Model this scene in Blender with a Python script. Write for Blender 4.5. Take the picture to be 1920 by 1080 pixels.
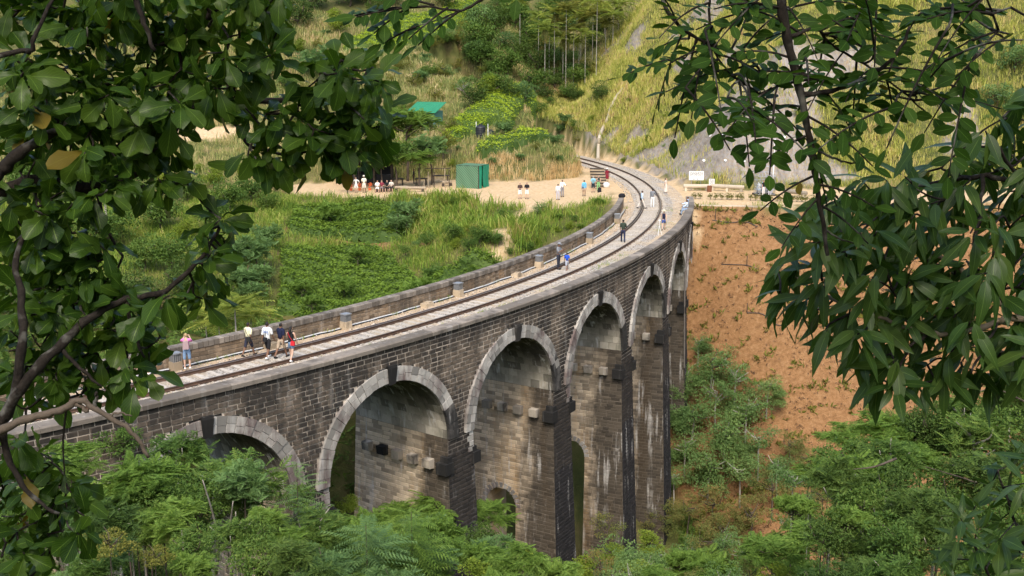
import bpy, math, random
import numpy as np
from mathutils import Vector, Matrix, noise as mnoise
for o in list(bpy.data.objects):
    bpy.data.objects.remove(o, do_unlink=True)
SC = bpy.context.scene
COL = SC.collection
RNG = np.random.default_rng(7)
random.seed(7)
R_ = math.radians
# ------------------------------------------------------------------ camera, world, sun, exposure
F_PX, PITCH, CAM_H = 2073.4561, 0.2109, 14.0594
cd = bpy.data.cameras.new('camera')
cd.sensor_width = 36.0
cd.lens = F_PX/1920*36
cd.clip_start = 0.05
cd.clip_end = 2000
cam = bpy.data.objects.new('camera', cd)
COL.objects.link(cam)
cam.location = (0, 0, CAM_H)
cam.rotation_euler = (math.pi/2-PITCH, 0, 0)
SC.camera = cam
SUN_EL, SUN_AZ = 50.0, -176.0     # elevation; azimuth measured from +Y towards +X
w = bpy.data.worlds.new('World')
SC.world = w
w.use_nodes = True
nt = w.node_tree
nt.nodes.clear()
sky = nt.nodes.new('ShaderNodeTexSky')
sky.sky_type = 'NISHITA'
sky.sun_disc = False
sky.sun_elevation = R_(SUN_EL)
sky.sun_rotation = R_(SUN_AZ)
sky.air_density = 1.2
sky.dust_density = 3.0
sky.ozone_density = 1.0
bg = nt.nodes.new('ShaderNodeBackground')
bg.inputs['Strength'].default_value = 0.15
wo = nt.nodes.new('ShaderNodeOutputWorld')
nt.links.new(sky.outputs[0], bg.inputs[0])
nt.links.new(bg.outputs[0], wo.inputs[0])
sd = bpy.data.lights.new('sun', 'SUN')
sd.energy = 1.45
sd.angle = R_(18.0)
sd.color = (1.0, 0.93, 0.82)
sun = bpy.data.objects.new('sun', sd)
COL.objects.link(sun)
sv = Vector((math.sin(R_(SUN_AZ))*math.cos(R_(SUN_EL)), math.cos(R_(SUN_AZ))*math.cos(R_(SUN_EL)), math.sin(R_(SUN_EL))))
sun.rotation_euler = sv.to_track_quat('Z', 'Y').to_euler()
sun.location = (-60, 40, 90)
SC.view_settings.view_transform = 'Standard'
SC.view_settings.look = 'None'
SC.view_settings.exposure = 1.0
SC.view_settings.gamma = 1.0
SC.view_settings.use_curve_mapping = False
SC.cycles.max_bounces = 6
SC.cycles.diffuse_bounces = 3
SC.cycles.glossy_bounces = 2
SC.cycles.transmission_bounces = 4
SC.cycles.transparent_max_bounces = 4
SC.cycles.use_denoising = True
SC.cycles.caustics_reflective = False
SC.cycles.caustics_refractive = False

# ------------------------------------------------------------------ helpers
def ray(px, py):
    yv = -(py-540)/F_PX
    c, s = math.cos(PITCH), math.sin(PITCH)
    d = np.array([(px-960)/F_PX, c+yv*s, -s+yv*c])
    return d/d[1]
def at(px, py, Y):
    """world point seen at that photo pixel, Y metres in front of the camera"""
    d = ray(px, py)
    return np.array([0, 0, CAM_H])+d*Y
def onz(px, py, z):
    d = ray(px, py)
    return np.array([0, 0, CAM_H])+d*((z-CAM_H)/d[2])
CX, CY, RAD = -85.6223, 116.4925, 100.468     # the track runs on this circle
def pol(r, a, z=0.0):
    return np.array([CX+(RAD+r)*math.cos(a), CY+(RAD+r)*math.sin(a), z])
def rel(x, y):
    return np.hypot(x-CX, y-CY)-RAD, np.arctan2(y-CY, x-CX)

def tag(o, label=None, cat=None, group=None, kind=None):
    if label: o['label'] = label
    if cat: o['category'] = cat
    if group: o['group'] = group
    if kind: o['kind'] = kind
    return o
def link(o, parent=None):
    COL.objects.link(o)
    if parent is not None: o.parent = parent
    return o
def empty(name, loc=(0, 0, 0), rz=0.0):
    o = bpy.data.objects.new(name, None)
    o.location = tuple(float(v) for v in loc)
    o.rotation_euler = (0, 0, rz)
    o.empty_display_size = 0.3
    return link(o)
def mesh(name, V, F, mats=(), mi=None, smooth=False, uv=None):
    """V (n,3); F an int array (m,3|4) or a list of such arrays / lists"""
    V = np.asarray(V, dtype=np.float64)
    blocks = []
    if isinstance(F, np.ndarray): blocks = [F]
    else:
        arrs = [f for f in F if isinstance(f, np.ndarray) and f.ndim == 2]
        if len(arrs) == len(F) and len(F) > 0: blocks = arrs
        else:
            by = {}
            order = []
            me = bpy.data.meshes.new(name)
            me.from_pydata([tuple(v) for v in V.tolist()], [], [tuple(int(i) for i in f) for f in F])
            if mi is not None: me.polygons.foreach_set('material_index', np.asarray(mi, dtype=np.int32))
            if smooth: me.polygons.foreach_set('use_smooth', np.ones(len(me.polygons), dtype=bool))
            for m in mats: me.materials.append(m)
            me.update()
            return me
    me = bpy.data.meshes.new(name)
    me.vertices.add(len(V))
    me.vertices.foreach_set('co', V.astype(np.float32).ravel())
    loops = np.concatenate([b.ravel() for b in blocks]).astype(np.int32)
    tot = np.concatenate([np.full(len(b), b.shape[1]) for b in blocks]).astype(np.int32)
    start = np.concatenate([[0], np.cumsum(tot)[:-1]]).astype(np.int32)
    me.loops.add(len(loops))
    me.loops.foreach_set('vertex_index', loops)
    me.polygons.add(len(tot))
    me.polygons.foreach_set('loop_start', start)
    if mi is not None: me.polygons.foreach_set('material_index', np.asarray(mi, dtype=np.int32))
    me.polygons.foreach_set('use_smooth', np.full(len(tot), bool(smooth)))
    if uv is not None:
        l = me.uv_layers.new(name='UVMap')
        l.data.foreach_set('uv', np.asarray(uv, dtype=np.float32)[loops].ravel())
    for m in mats: me.materials.append(m)
    me.update(calc_edges=True)
    me.validate()
    return me
def ob(name, me, parent=None, loc=(0, 0, 0), rot=(0, 0, 0), scale=(1, 1, 1)):
    o = bpy.data.objects.new(name, me)
    o.location = tuple(float(v) for v in loc)
    o.rotation_euler = tuple(float(v) for v in rot)
    o.scale = tuple(float(v) for v in scale) if hasattr(scale, '__len__') else (scale,)*3
    return link(o, parent)
class MB:
    """collects shapes for one mesh"""
    def __init__(s): s.v = []; s.f = []; s.m = []; s.n = 0
    def add(s, V, F, mi=0):
        V = np.asarray(V, dtype=float).reshape(-1, 3)
        s.v.append(V)
        for f in F: s.f.append([int(i)+s.n for i in f]); s.m.append(mi)
        s.n += len(V)
        return s
    def box(s, c, d, rz=0.0, mi=0, taper=1.0, tilt=None):
        x, y, z = d[0]/2, d[1]/2, d[2]/2
        V = np.array([[-x, -y, -z], [x, -y, -z], [x, y, -z], [-x, y, -z], [-x*taper, -y*taper, z], [x*taper, -y*taper, z], [x*taper, y*taper, z], [-x*taper, y*taper, z]])
        if tilt is not None: V = V@np.array(tilt.to_matrix()).T
        ca, sa = math.cos(rz), math.sin(rz)
        V = V@np.array([[ca, sa, 0], [-sa, ca, 0], [0, 0, 1]])+np.array(c)
        return s.add(V, [(0, 3, 2, 1), (4, 5, 6, 7), (0, 1, 5, 4), (1, 2, 6, 5), (2, 3, 7, 6), (3, 0, 4, 7)], mi)
    def tube(s, pts, rad, n=6, mi=0, cap=True):
        V, F = tube(pts, rad, n, cap)
        return s.add(V, F, mi)
    def lathe(s, prof, c=(0, 0, 0), n=12, mi=0):
        V = []; F = []
        for r, z in prof:
            for i in range(n):
                t = 2*math.pi*i/n
                V.append((c[0]+r*math.cos(t), c[1]+r*math.sin(t), c[2]+z))
        for k in range(len(prof)-1):
            for i in range(n):
                j = (i+1) % n
                F.append((k*n+i, k*n+j, (k+1)*n+j, (k+1)*n+i))
        F.append(tuple(range(n))[::-1]); F.append(tuple((len(prof)-1)*n+i for i in range(n)))
        return s.add(V, F, mi)
    def build(s, name, mats, parent=None, loc=(0, 0, 0), rot=(0, 0, 0), smooth=False):
        if not isinstance(mats, (list, tuple)): mats = [mats]
        me = mesh(name, np.concatenate(s.v), s.f, mats, s.m, smooth)
        return ob(name, me, parent, loc, rot)
def frame_of(d):
    d = d/np.linalg.norm(d)
    u = np.cross(d, [0, 0, 1.0])
    if np.linalg.norm(u) < 1e-3: u = np.cross(d, [1.0, 0, 0])
    u /= np.linalg.norm(u)
    return u, np.cross(u, d), d
def tube(pts, rad, n=6, cap=True):
    pts = np.asarray(pts, dtype=float)
    rad = np.broadcast_to(np.asarray(rad, dtype=float), (len(pts),))
    V = []; F = []
    pu = None
    for i, p in enumerate(pts):
        d = pts[min(i+1, len(pts)-1)]-pts[max(i-1, 0)]
        d = d/(np.linalg.norm(d)+1e-9)
        if pu is None: u, v, _ = frame_of(d)
        else:
            u = pu-d*np.dot(pu, d)
            u /= (np.linalg.norm(u)+1e-9)
            v = np.cross(u, d)
        pu = u
        for k in range(n):
            t = 2*math.pi*k/n
            V.append(p+(u*math.cos(t)+v*math.sin(t))*rad[i])
    for i in range(len(pts)-1):
        for k in range(n):
            j = (k+1) % n
            F.append((i*n+k, i*n+j, (i+1)*n+j, (i+1)*n+k))
    if cap:
        F.append(tuple(range(n))[::-1]); F.append(tuple((len(pts)-1)*n+k for k in range(n)))
    return np.array(V), F
def smoothline(P, n=6):
    """Catmull-Rom through points"""
    P = [np.array(p, dtype=float) for p in P]
    Q = [2*P[0]-P[1]]+P+[2*P[-1]-P[-2]]
    out = []
    for i in range(1, len(Q)-2):
        for k in range(n):
            t = k/n
            a, b, c, d = Q[i-1], Q[i], Q[i+1], Q[i+2]
            out.append(0.5*((2*b)+(-a+c)*t+(2*a-5*b+4*c-d)*t*t+(-a+3*b-3*c+d)*t**3))
    out.append(P[-1])
    return np.array(out)
def dup(root, loc, rz=0.0, label=None, scale=None):
    """copy of a thing with copies of its parts and sub-parts"""
    r = root.copy(); COL.objects.link(r)
    r.location = tuple(float(v) for v in loc); r.rotation_euler = (0, 0, rz)
    if scale is not None: r.scale = (scale,)*3
    if label: r['label'] = label
    for ch in list(root.children):
        c = ch.copy(); COL.objects.link(c); c.parent = r
        for g in list(ch.children):
            d = g.copy(); COL.objects.link(d); d.parent = c
    return r
def scatter(tv, tf, M, P):
    """template verts (k,3), faces (m,q); M (N,3,3), P (N,3) -> V, F"""
    N, k = len(P), len(tv)
    V = np.einsum('nij,kj->nki', M, tv)+P[:, None, :]
    F = (tf[None, :, :]+(np.arange(N)*k)[:, None, None]).reshape(-1, tf.shape[1])
    return V.reshape(-1, 3), F
def unit(a):
    return a/(np.linalg.norm(a, axis=-1, keepdims=True)+1e-9)
def frames(D, Nn):
    """matrices whose columns are x=side, y=D (length), z=normal"""
    D = unit(D)
    X = unit(np.cross(D, Nn))
    Z = np.cross(X, D)
    return np.stack([X, D, Z], axis=-1)

# ------------------------------------------------------------------ materials
class N:
    def __init__(s, name):
        s.m = bpy.data.materials.new(name); s.m.use_nodes = True
        s.t = s.m.node_tree; s.t.nodes.clear()
        s.out = s.t.nodes.new('ShaderNodeOutputMaterial')
    def nd(s, typ, **kw):
        n = s.t.nodes.new(typ)
        for k, v in kw.items():
            if k.startswith('i_'):
                key = k[2:]
                n.inputs[int(key) if key.isdigit() else key.replace('_', ' ')].default_value = v
            else: setattr(n, k, v)
        return n
    def ln(s, a, b): s.t.links.new(a, b)
    def pos(s, scale=(1, 1, 1), obj=False):
        mp = s.nd('ShaderNodeMapping'); mp.inputs['Scale'].default_value = scale
        if obj: s.ln(s.nd('ShaderNodeTexCoord').outputs['Object'], mp.inputs[0])
        else: s.ln(s.nd('ShaderNodeNewGeometry').outputs['Position'], mp.inputs[0])
        return mp.outputs[0]
    def noise(s, vec, scale, detail=4, rough=0.55, dist=0.0):
        n = s.nd('ShaderNodeTexNoise'); n.inputs['Scale'].default_value = scale; n.inputs['Detail'].default_value = detail
        n.inputs['Roughness'].default_value = rough; n.inputs['Distortion'].default_value = dist
        if vec is not None: s.ln(vec, n.inputs['Vector'])
        return n.outputs[0]
    def ramp(s, fac, stops, interp='LINEAR'):
        r = s.nd('ShaderNodeValToRGB'); cr = r.color_ramp; cr.interpolation = interp
        while len(cr.elements) < len(stops): cr.elements.new(0.5)
        for e, (p, c) in zip(cr.elements, stops):
            e.position = p; e.color = (c[0], c[1], c[2], 1) if hasattr(c, '__len__') else (c, c, c, 1)
        s.ln(fac, r.inputs[0]); return r.outputs[0]
    def mix(s, fac, a, b, mode='MIX'):
        m = s.nd('ShaderNodeMix'); m.data_type = 'RGBA'; m.blend_type = mode; m.clamp_factor = True
        for v, sock in ((fac, m.inputs[0]), (a, m.inputs[6]), (b, m.inputs[7])):
            if hasattr(v, 'is_linked') or hasattr(v, 'links'): s.ln(v, sock)
            elif hasattr(v, '__len__'): sock.default_value = (v[0], v[1], v[2], 1)
            else: sock.default_value = v
        return m.outputs[2]
    def math(s, op, a, b=None, clamp=False):
        m = s.nd('ShaderNodeMath'); m.operation = op; m.use_clamp = clamp
        for i, v in enumerate((a, b)):
            if v is None: continue
            if hasattr(v, 'links'): s.ln(v, m.inputs[i])
            else: m.inputs[i].default_value = v
        return m.outputs[0]
    def attr(s, name):
        return s.nd('ShaderNodeAttribute', attribute_name=name)
    def rnd(s):
        """one random number per loose piece, whatever object it is in"""
        a = s.nd('ShaderNodeNewGeometry').outputs['Random Per Island']
        b = s.nd('ShaderNodeObjectInfo').outputs['Random']
        return s.math('FRACT', s.math('ADD', a, s.math('MULTIPLY', b, 7.31)))
    def fin(s, color, rough=0.8, spec=0.3, bump=None, bstr=0.3, bdist=0.02, transl=0.0, tcol=None, metal=0.0, alpha=None):
        p = s.nd('ShaderNodeBsdfPrincipled')
        p.inputs['Roughness'].default_value = rough if not hasattr(rough, 'links') else 0.5
        if hasattr(rough, 'links'): s.ln(rough, p.inputs['Roughness'])
        p.inputs['Specular IOR Level'].default_value = spec
        p.inputs['Metallic'].default_value = metal
        if hasattr(color, 'links'): s.ln(color, p.inputs['Base Color'])
        else: p.inputs['Base Color'].default_value = (*color, 1)
        if bump is not None:
            b = s.nd('ShaderNodeBump'); b.inputs['Strength'].default_value = bstr; b.inputs['Distance'].default_value = bdist
            s.ln(bump, b.inputs['Height']); s.ln(b.outputs[0], p.inputs['Normal'])
        sh = p.outputs[0]
        if transl > 0:
            t = s.nd('ShaderNodeBsdfTranslucent')
            c = tcol if tcol is not None else color
            if hasattr(c, 'links'): s.ln(c, t.inputs[0])
            else: t.inputs[0].default_value = (*c, 1)
            mx = s.nd('ShaderNodeMixShader'); mx.inputs[0].default_value = transl
            s.ln(sh, mx.inputs[1]); s.ln(t.outputs[0], mx.inputs[2]); sh = mx.outputs[0]
        s.ln(sh, s.out.inputs[0])
        return s.m
MATS = {}
def plain(name, col, rough=0.7, spec=0.3, var=0.12, scale=8.0, metal=0.0, bump=0.1):
    """a plain painted or cloth colour with slight uneven wear"""
    if name in MATS: return MATS[name]
    n = N(name)
    nz = n.noise(n.pos(obj=True), scale, 4)
    c = n.mix(nz, tuple(v*(1-var) for v in col), tuple(min(1, v*(1+var)) for v in col))
    MATS[name] = n.fin(c, rough, spec, nz, bump, 0.01, metal=metal)
    return MATS[name]
def leafmat(name, cols, transl=0.3, rough=0.55, spec=0.12, zone=0.25, tint=(1.25, 1.2, 0.55), veins=False, rw=0.5):
    """foliage: cols = (dark, mid, light) pigment; varies by leaf, by tree and slowly over the place"""
    n = N(name)
    gain = 1.0 if veins else 1.72 if 'tea' in name else 1.42
    cols = tuple(tuple(v*gain for v in c) for c in cols)
    r = n.rnd()
    tr = n.nd('ShaderNodeObjectInfo').outputs['Random']
    z = n.noise(n.pos(), zone, 3)
    f = n.math('ADD', n.math('ADD', n.math('MULTIPLY', r, rw), (0.5-rw)*.5), n.math('ADD', n.math('MULTIPLY', z, 0.7), n.math('MULTIPLY', tr, 0.25)))
    f = n.math('MULTIPLY', f, 0.72)
    c = n.ramp(f, [(0.18, cols[0]), (0.5, cols[1]), (0.82, cols[2])])
    if veins:
        uv = n.nd('ShaderNodeTexCoord').outputs['UV']
        sx = n.nd('ShaderNodeSeparateXYZ'); n.ln(uv, sx.inputs[0])
        au = n.math('ABSOLUTE', n.math('SUBTRACT', sx.outputs[0], 0.5))
        mid = n.math('LESS_THAN', au, 0.022)
        lat = n.math('FRACT', n.math('SUBTRACT', n.math('MULTIPLY', sx.outputs[1], 8.0), n.math('MULTIPLY', au, 7.0)))
        lat = n.math('MULTIPLY', n.math('LESS_THAN', lat, 0.10), 0.30)
        c = n.mix(n.math('MAXIMUM', n.math('MULTIPLY', mid, 0.65), lat), c, tuple(min(1, v*2.0+0.02) for v in cols[2]))
        # yellowed and brown leaves, one in forty
        old = n.math('GREATER_THAN', n.math('FRACT', n.math('MULTIPLY', r, 13.7)), 0.993)
        c = n.mix(n.math('MULTIPLY', old, 0.8), c, (0.28, 0.19, 0.03))
    tc = n.mix(1.0, c, tint, 'MULTIPLY')
    return n.fin(c, rough, spec, None, transl=transl, tcol=tc)
# ------------------------------------------------------------------ the lie of the land
PIX = [  # photo pixel, distance in front of the camera
 (690,400,112),(690,450,105),(690,462,104),(690,520,96),(600,580,88),(520,600,84),(470,500,90),(300,480,95),(470,430,102),(560,400,112),
 (400,258,146),(400,285,140),(300,300,130),(200,300,125),(560,330,124),(250,60,190),(100,20,200),(100,150,165),(300,160,165),(450,160,165),(800,235,147),(740,250,143),
 (860,262,138),(900,290,131),(1000,170,158),(950,215,146),(1010,262,138),(1010,300,130),(940,322,126.5),(900,100,185),(700,60,190),(600,150,165),(700,150,164),(800,150,166),(800,-10,208),(600,-20,208),
 (1000,-20,232),(1050,140,190),(1110,250,150),(1070,215,152),(1080,60,215),
 (1120,182,174),(1150,130,172),(1200,60,175),(1250,-20,181),
 (1090,420,102),(1000,450,98),(900,480,96),(860,500,95),(950,420,105),(800,450,104),(1120,430,95),
 (1000,500,88),(880,540,82),(760,590,74),(640,620,66)]
CTRL = [tuple(at(*p)) for p in PIX]
CTRL += [ # ravine, banks and the camera's own hillside
 (-45,25,1.0),(-36,29,-0.6),(-60,60,2),(-50,50,-3),(-35,55,-8),(-28,70,-8),(-40,80,-3),(-60,90,2),(-75,120,5),(-90,160,16),(-60,160,7),(-60,190,20),(-40,120,-0.8),(-30,115,-1.2),
 (-22,38,-8),(-15,45,-14),(-8,52,-18),(-2,60,-21),(3,68,-23),(8,77,-23),(12,84,-21.5),(14,92,-16),(14,98,-9),
 (-16,60,-14),(-10,70,-14),(-4,80,-13),(0,90,-9),(4,97,-5),
 (0,0,12.4),(0,3,11.2),(-6,2,12.3),(6,2,12.2),(0,10,6),(-10,10,6.0),(10,10,6.5),(0,20,-2),(-12,22,-1),(12,22,-1.5),(0,32,-10),(-12,32,-7),(12,34,-10),
 (0,45,-19),(14,48,-18),(20,62,-22),(30,60,-20),(28,45,-15),(30,25,-1),(25,10,7),(-25,10,7),(-30,18,3.5),(-22,26,-2),(45,40,-8),(50,60,-14),(45,10,8),
 (18,77,-23),(26,78,-23),(36,76,-21),(20,86,-16.8),(30,86,-16.0),(42,86,-14.5),(20,95,-8.4),(30,95,-8),(42,95,-7),(17.5,103,-1.0),(30,103,-0.9),(45,103,-0.8),(60,100,0),(75,90,-3),
 (20,108,-.15),(30,110,-.05),(45,110,0.1),(60,112,1),(80,105,3),
 (0,-20,22),(-30,-20,20),(30,-20,22),(0,-60,35),(60,-20,20),(-60,-10,12),(80,30,5),(-90,40,8),
 (110,100,15),(90,140,34),(40,200,44),(-20,230,34),(-60,230,36),(-110,200,36),(-120,100,12),(100,200,50),
 (0,300,70),(-100,300,70),(100,300,80),(-160,250,60),(-170,120,25),(-170,20,18),(170,150,40),(170,40,12),(-150,-60,30),(150,-60,34)]
# cut slope on the right of the railway, and the bank on its left, given along the track
for a, r, z in ((0.10, -6.5, 1.2), (0.17, -6.5, 2.0), (0.25, -6.5, 2.4), (0.33, -6.5, 2.6), (0.12, -10, 1.6), (0.2, -11, 3.2), (0.3, -11, 4.2)):
    CTRL.append(tuple(pol(r, a, z)))
CTRL = np.array(CTRL)
def _phi(d2): return 0.5*d2*np.log(d2+1e-6)
def _fit():
    S = 60.0
    P = CTRL[:, :2]/S
    n = len(P)
    d2 = ((P[:, None]-P[None])**2).sum(-1)
    A = np.zeros((n+3, n+3))
    A[:n, :n] = _phi(d2)+np.eye(n)*2e-4
    A[:n, n] = 1; A[:n, n+1:] = P; A[n, :n] = 1; A[n+1:, :n] = P.T
    b = np.zeros(n+3); b[:n] = CTRL[:, 2]
    return P, np.linalg.solve(A, b), S
_RP, _RW, _RS = _fit()
def vnoise(x, y, s, seed=0):
    """smooth value noise, vectorised"""
    x = np.asarray(x)/s+seed*17.3; y = np.asarray(y)/s-seed*9.1
    xi = np.floor(x).astype(np.int64); yi = np.floor(y).astype(np.int64)
    fx = x-xi; fy = y-yi
    fx = fx*fx*(3-2*fx); fy = fy*fy*(3-2*fy)
    def hsh(a, b):
        h = (a*374761393+b*668265263+seed*1442695) & 0x7fffffff
        h = ((h ^ (h >> 13))*1274126177) & 0x7fffffff
        return ((h ^ (h >> 16)) & 0xffff)/65535.0
    return (hsh(xi, yi)*(1-fx)+hsh(xi+1, yi)*fx)*(1-fy)+(hsh(xi, yi+1)*(1-fx)+hsh(xi+1, yi+1)*fx)*fy
def sdf(poly, x, y):
    """signed distance to a polygon, negative inside"""
    P = np.array(poly, dtype=float)
    d = np.full(x.shape, 1e18); ins = np.zeros(x.shape, dtype=bool)
    for i in range(len(P)):
        a, b = P[i], P[(i+1) % len(P)]
        e = b-a
        t = np.clip(((x-a[0])*e[0]+(y-a[1])*e[1])/(e@e), 0, 1)
        d = np.minimum(d, (x-a[0]-t*e[0])**2+(y-a[1]-t*e[1])**2)
        c = (a[1] <= y) != (b[1] <= y)
        with np.errstate(divide='ignore', invalid='ignore'):
            xi = a[0]+(y-a[1])/(b[1]-a[1]+1e-30)*e[0]
        ins ^= c & (x < xi)
    d = np.sqrt(d)
    return np.where(ins, -d, d)
def sm(t):
    t = np.clip(t, 0, 1); return t*t*(3-2*t)
# flat trodden ground left of the line (dusty) and right of it, from photo pixels on the level z
def gp(pts, z): return [tuple(onz(px, py, z)[:2]) for px, py in pts]
POLY_L = gp([(640, 362), (700, 362), (800, 360), (870, 368), (960, 385), (1030, 388), (1080, 380), (1150, 372), (1160, 352), (1110, 330), (1050, 335), (960, 340), (860, 336), (740, 332), (640, 334), (540, 340), (540, 356)], -0.5)
POLY_R = [tuple(pol(-1.5, -0.13)[:2]), tuple(pol(1.2, -0.18)[:2]), (17.4, 105.0), (22, 104.2), (31, 103.5), (42, 103), (55, 103), (55, 112), (42, 114), (30, 115.3), (20.5, 117), tuple(pol(4.2, 0.03)[:2]), tuple(pol(0, 0.05)[:2])]
BASE = np.array([tuple(pol(4.3, a)[:2]) for a in np.linspace(.62, .06, 15)]+[(21, 117.6), (26, 116.6), (34, 115.6), (45, 114.6), (60, 113.5), (90, 107), (130, 90)])
def base_dist(x, y):
    d = np.full(x.shape, 1e18); side = np.zeros(x.shape)
    for i in range(len(BASE)-1):
        a, b = BASE[i], BASE[i+1]; e = b-a
        t = np.clip(((x-a[0])*e[0]+(y-a[1])*e[1])/(e@e), 0, 1)
        qx, qy = x-a[0]-t*e[0], y-a[1]-t*e[1]
        dd = qx*qx+qy*qy
        cr = e[0]*(y-a[1])-e[1]*(x-a[0])
        m = dd < d
        side = np.where(m, np.sign(cr), side); d = np.where(m, dd, d)
    return np.sqrt(d)*side
def height(x, y):
    x = np.atleast_1d(np.asarray(x, dtype=float)); y = np.atleast_1d(np.asarray(y, dtype=float))
    sh = x.shape
    x = x.ravel(); y = y.ravel()
    z = np.zeros(len(x))
    for i in range(0, len(x), 20000):
        X = x[i:i+20000]/_RS; Y = y[i:i+20000]/_RS
        d2 = (X[:, None]-_RP[None, :, 0])**2+(Y[:, None]-_RP[None, :, 1])**2
        n = len(_RP)
        z[i:i+20000] = _phi(d2)@_RW[:n]+_RW[n]+X*_RW[n+1]+Y*_RW[n+2]
    redm = sm(.5-sdf(POLY_RED, x, y)) if 'POLY_RED' in globals() else 0
    rough = (vnoise(x, y, 6, 1)-.5)*0.9+redm*((vnoise(x+y*.15, y*.3, 1.6, 17)-.5)*0.55+(vnoise(x, y, .9, 18)-.5)*.22)+(vnoise(x, y, 2.3, 2)-.5)*0.45
    r, a = rel(x, y)
    # tea terraces: steps on the slope left of the bridge
    ter = sm((vnoise(x, y, 30, 5)-.1)*2)*((x < -2) & (x > -45) & (y > 78) & (y < 110))
    zz = z+ter*0.0
    z = z+rough*0.8
    bd = base_dist(x, y)
    hb = -0.15+np.clip(bd, 0, 3)*0.9+np.clip(bd-3, 0, 30)*1.06+np.clip(bd-33, 0, 400)*0.55+rough*1.3*sm(bd/3)+(vnoise(x, y, 13, 21)-.5)*3.0*sm(bd/8)
    wh = sm((bd+0.6)/1.2)*sm((0.60-a)/0.2)*(x > 0)
    z = z*(1-wh)+hb*wh
    dl = sdf(POLY_L, x, y); dr = sdf(POLY_R, x, y)
    wl = sm(1-(dl-0.0)/3.0)
    zl = -0.55+(vnoise(x, y, 3, 3)-.5)*0.12-0.4*sm((-x-4)/14)-0.02*np.clip(118-y, 0, 12)
    z = z*(1-wl)+zl*wl
    wr = sm(1-dr/1.6)
    zr = -0.30+(vnoise(x, y, 3, 4)-.5)*0.06+0.02*np.clip(x-20, 0, 30)
    z = z*(1-wr)+zr*wr
    # railway formation beyond the bridge and before it
    on = ((a > -0.15) & (a < 0.75)) | (a < -1.03)
    wt = sm(1-(np.maximum(np.maximum(r-3.2, -4.6-r), 0))/1.6)*on
    z = z*(1-wt)+(-0.32)*wt
    # nothing may rise above the deck along the bridge
    under = (a > -1.03) & (a < -0.125)
    wb = sm(1-np.maximum(np.maximum(r-3.3, -4.2-r), 0)/2.0)*under
    lim = -1.6-12*np.clip((-0.14-a)/.1, 0, 1)*(a > -0.6)-5*(a <= -.6)*0
    z = np.where(wb > 0, z*(1-wb)+np.minimum(z, np.where(a > -0.24, -1.0-60*np.clip(-0.125-a, 0, 1), -6.0))*wb, z)
    return z.reshape(sh)
def h1(x, y): return float(height(np.array([x]), np.array([y]))[0])

# zones, as pigment of the soil
POLY_RED = [(17.0, 104.6), (24, 103.4), (34, 102.9), (60, 102.4), (70, 80), (50, 66), (20, 72), (12.5, 86), (13.6, 96)]
POLY_ROCK = None
def zone_sand(x, y):
    dl = sdf(POLY_L, x, y); dr = sdf(POLY_R, x, y)
    r, a = rel(x, y)
    trk = np.where((a > -0.15) & (a < .6), np.maximum(r-3.6, -4.6-r), 9)
    pth = sdf(gp([(1010, 385), (1045, 388), (960, 440), (890, 480), (850, 505), (838, 500), (900, 455), (960, 420)], -2.2), x, y)
    path2 = sdf([tuple(at(*p)[:2]) for p in ((330, 262, 144), (470, 262, 147), (470, 246, 152), (330, 246, 151))], x, y)
    bank = sdf([tuple(at(*p)[:2]) for p in ((990, 335, 124), (1100, 335, 122), (1110, 315, 126), (1060, 305, 129), (1000, 318, 127))], x, y)
    d = np.minimum(np.minimum(np.minimum(dl, dr), trk), np.minimum(np.minimum(pth+.3, bank), path2))
    return sm(0.5-(d+(vnoise(x, y, 1.1, 8)-.5)*1.8)/1.2)*np.where((y > 100) & (bank > 1.5) & (path2 > 2), sm((1.1-height(x, y))/.8), 1)
RISER1 = [tuple(at(*p)[:2]) for p in ((520, 462, 104), (560, 452, 105.2), (640, 456, 104.8), (740, 452, 105), (790, 470, 103.5), (860, 500, 99.5), (780, 482, 102), (640, 468, 103.6), (540, 470, 103.4))]
RISER2 = [tuple(at(*p)[:2]) for p in ((480, 600, 84.5), (560, 596, 85), (620, 612, 83.5), (560, 618, 83), (480, 618, 83))]
def zone_red(x, y):
    d = sdf(POLY_RED, x, y)
    t1 = sdf(RISER1, x, y)+.3; t2 = sdf(RISER2, x, y)+.3
    return np.maximum(sm(0.5-(d+(vnoise(x, y, 2, 9)-.5)*1.2)/1.0), .75*sm(.5-(np.minimum(t1, t2)+(vnoise(x, y, 1.5, 9)-.5)*1.2)/.8))
def surf(px, py, lo=60, hi=240):
    """where the ray through that pixel first meets the ground"""
    d = ray(px, py)
    Ys = np.arange(lo, hi, .5)
    hz = height(d[0]*Ys, Ys)
    zr = CAM_H+d[2]*Ys
    k = np.argmax(zr < hz)
    return np.array([d[0]*Ys[k], Ys[k], hz[k]]), Ys[k]
ROCKPX = [(1252, 342), (1285, 290), (1330, 225), (1372, 160), (1440, 100), (1530, 120), (1540, 220), (1520, 290), (1600, 345), (1420, 350), (1330, 345)]
ROCK = [tuple(surf(px, py, 100)[0][:2]) for px, py in ROCKPX]
def zone_rock(x, y):
    d = sdf(ROCK, x, y)
    r, a = rel(x, y)
    lo = np.where((a > .04) & (a < .40) & (r > 3.8) & (r < 12), (r-6.2)*0.7+(vnoise(x, y, 4, 12)-.5)*6, 9)
    up = np.where((x > 10) & (x < 60) & (y > 118), (0.80-vnoise(x, y, 5, 14))*14, 9)
    d = np.minimum(d, np.minimum(lo, up))
    return sm(0.5-(d+(vnoise(x, y, 1.5, 10)-.5)*1.5)/1.2)
m_ground = N('ground_soil')
_p = m_ground.pos()
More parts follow.
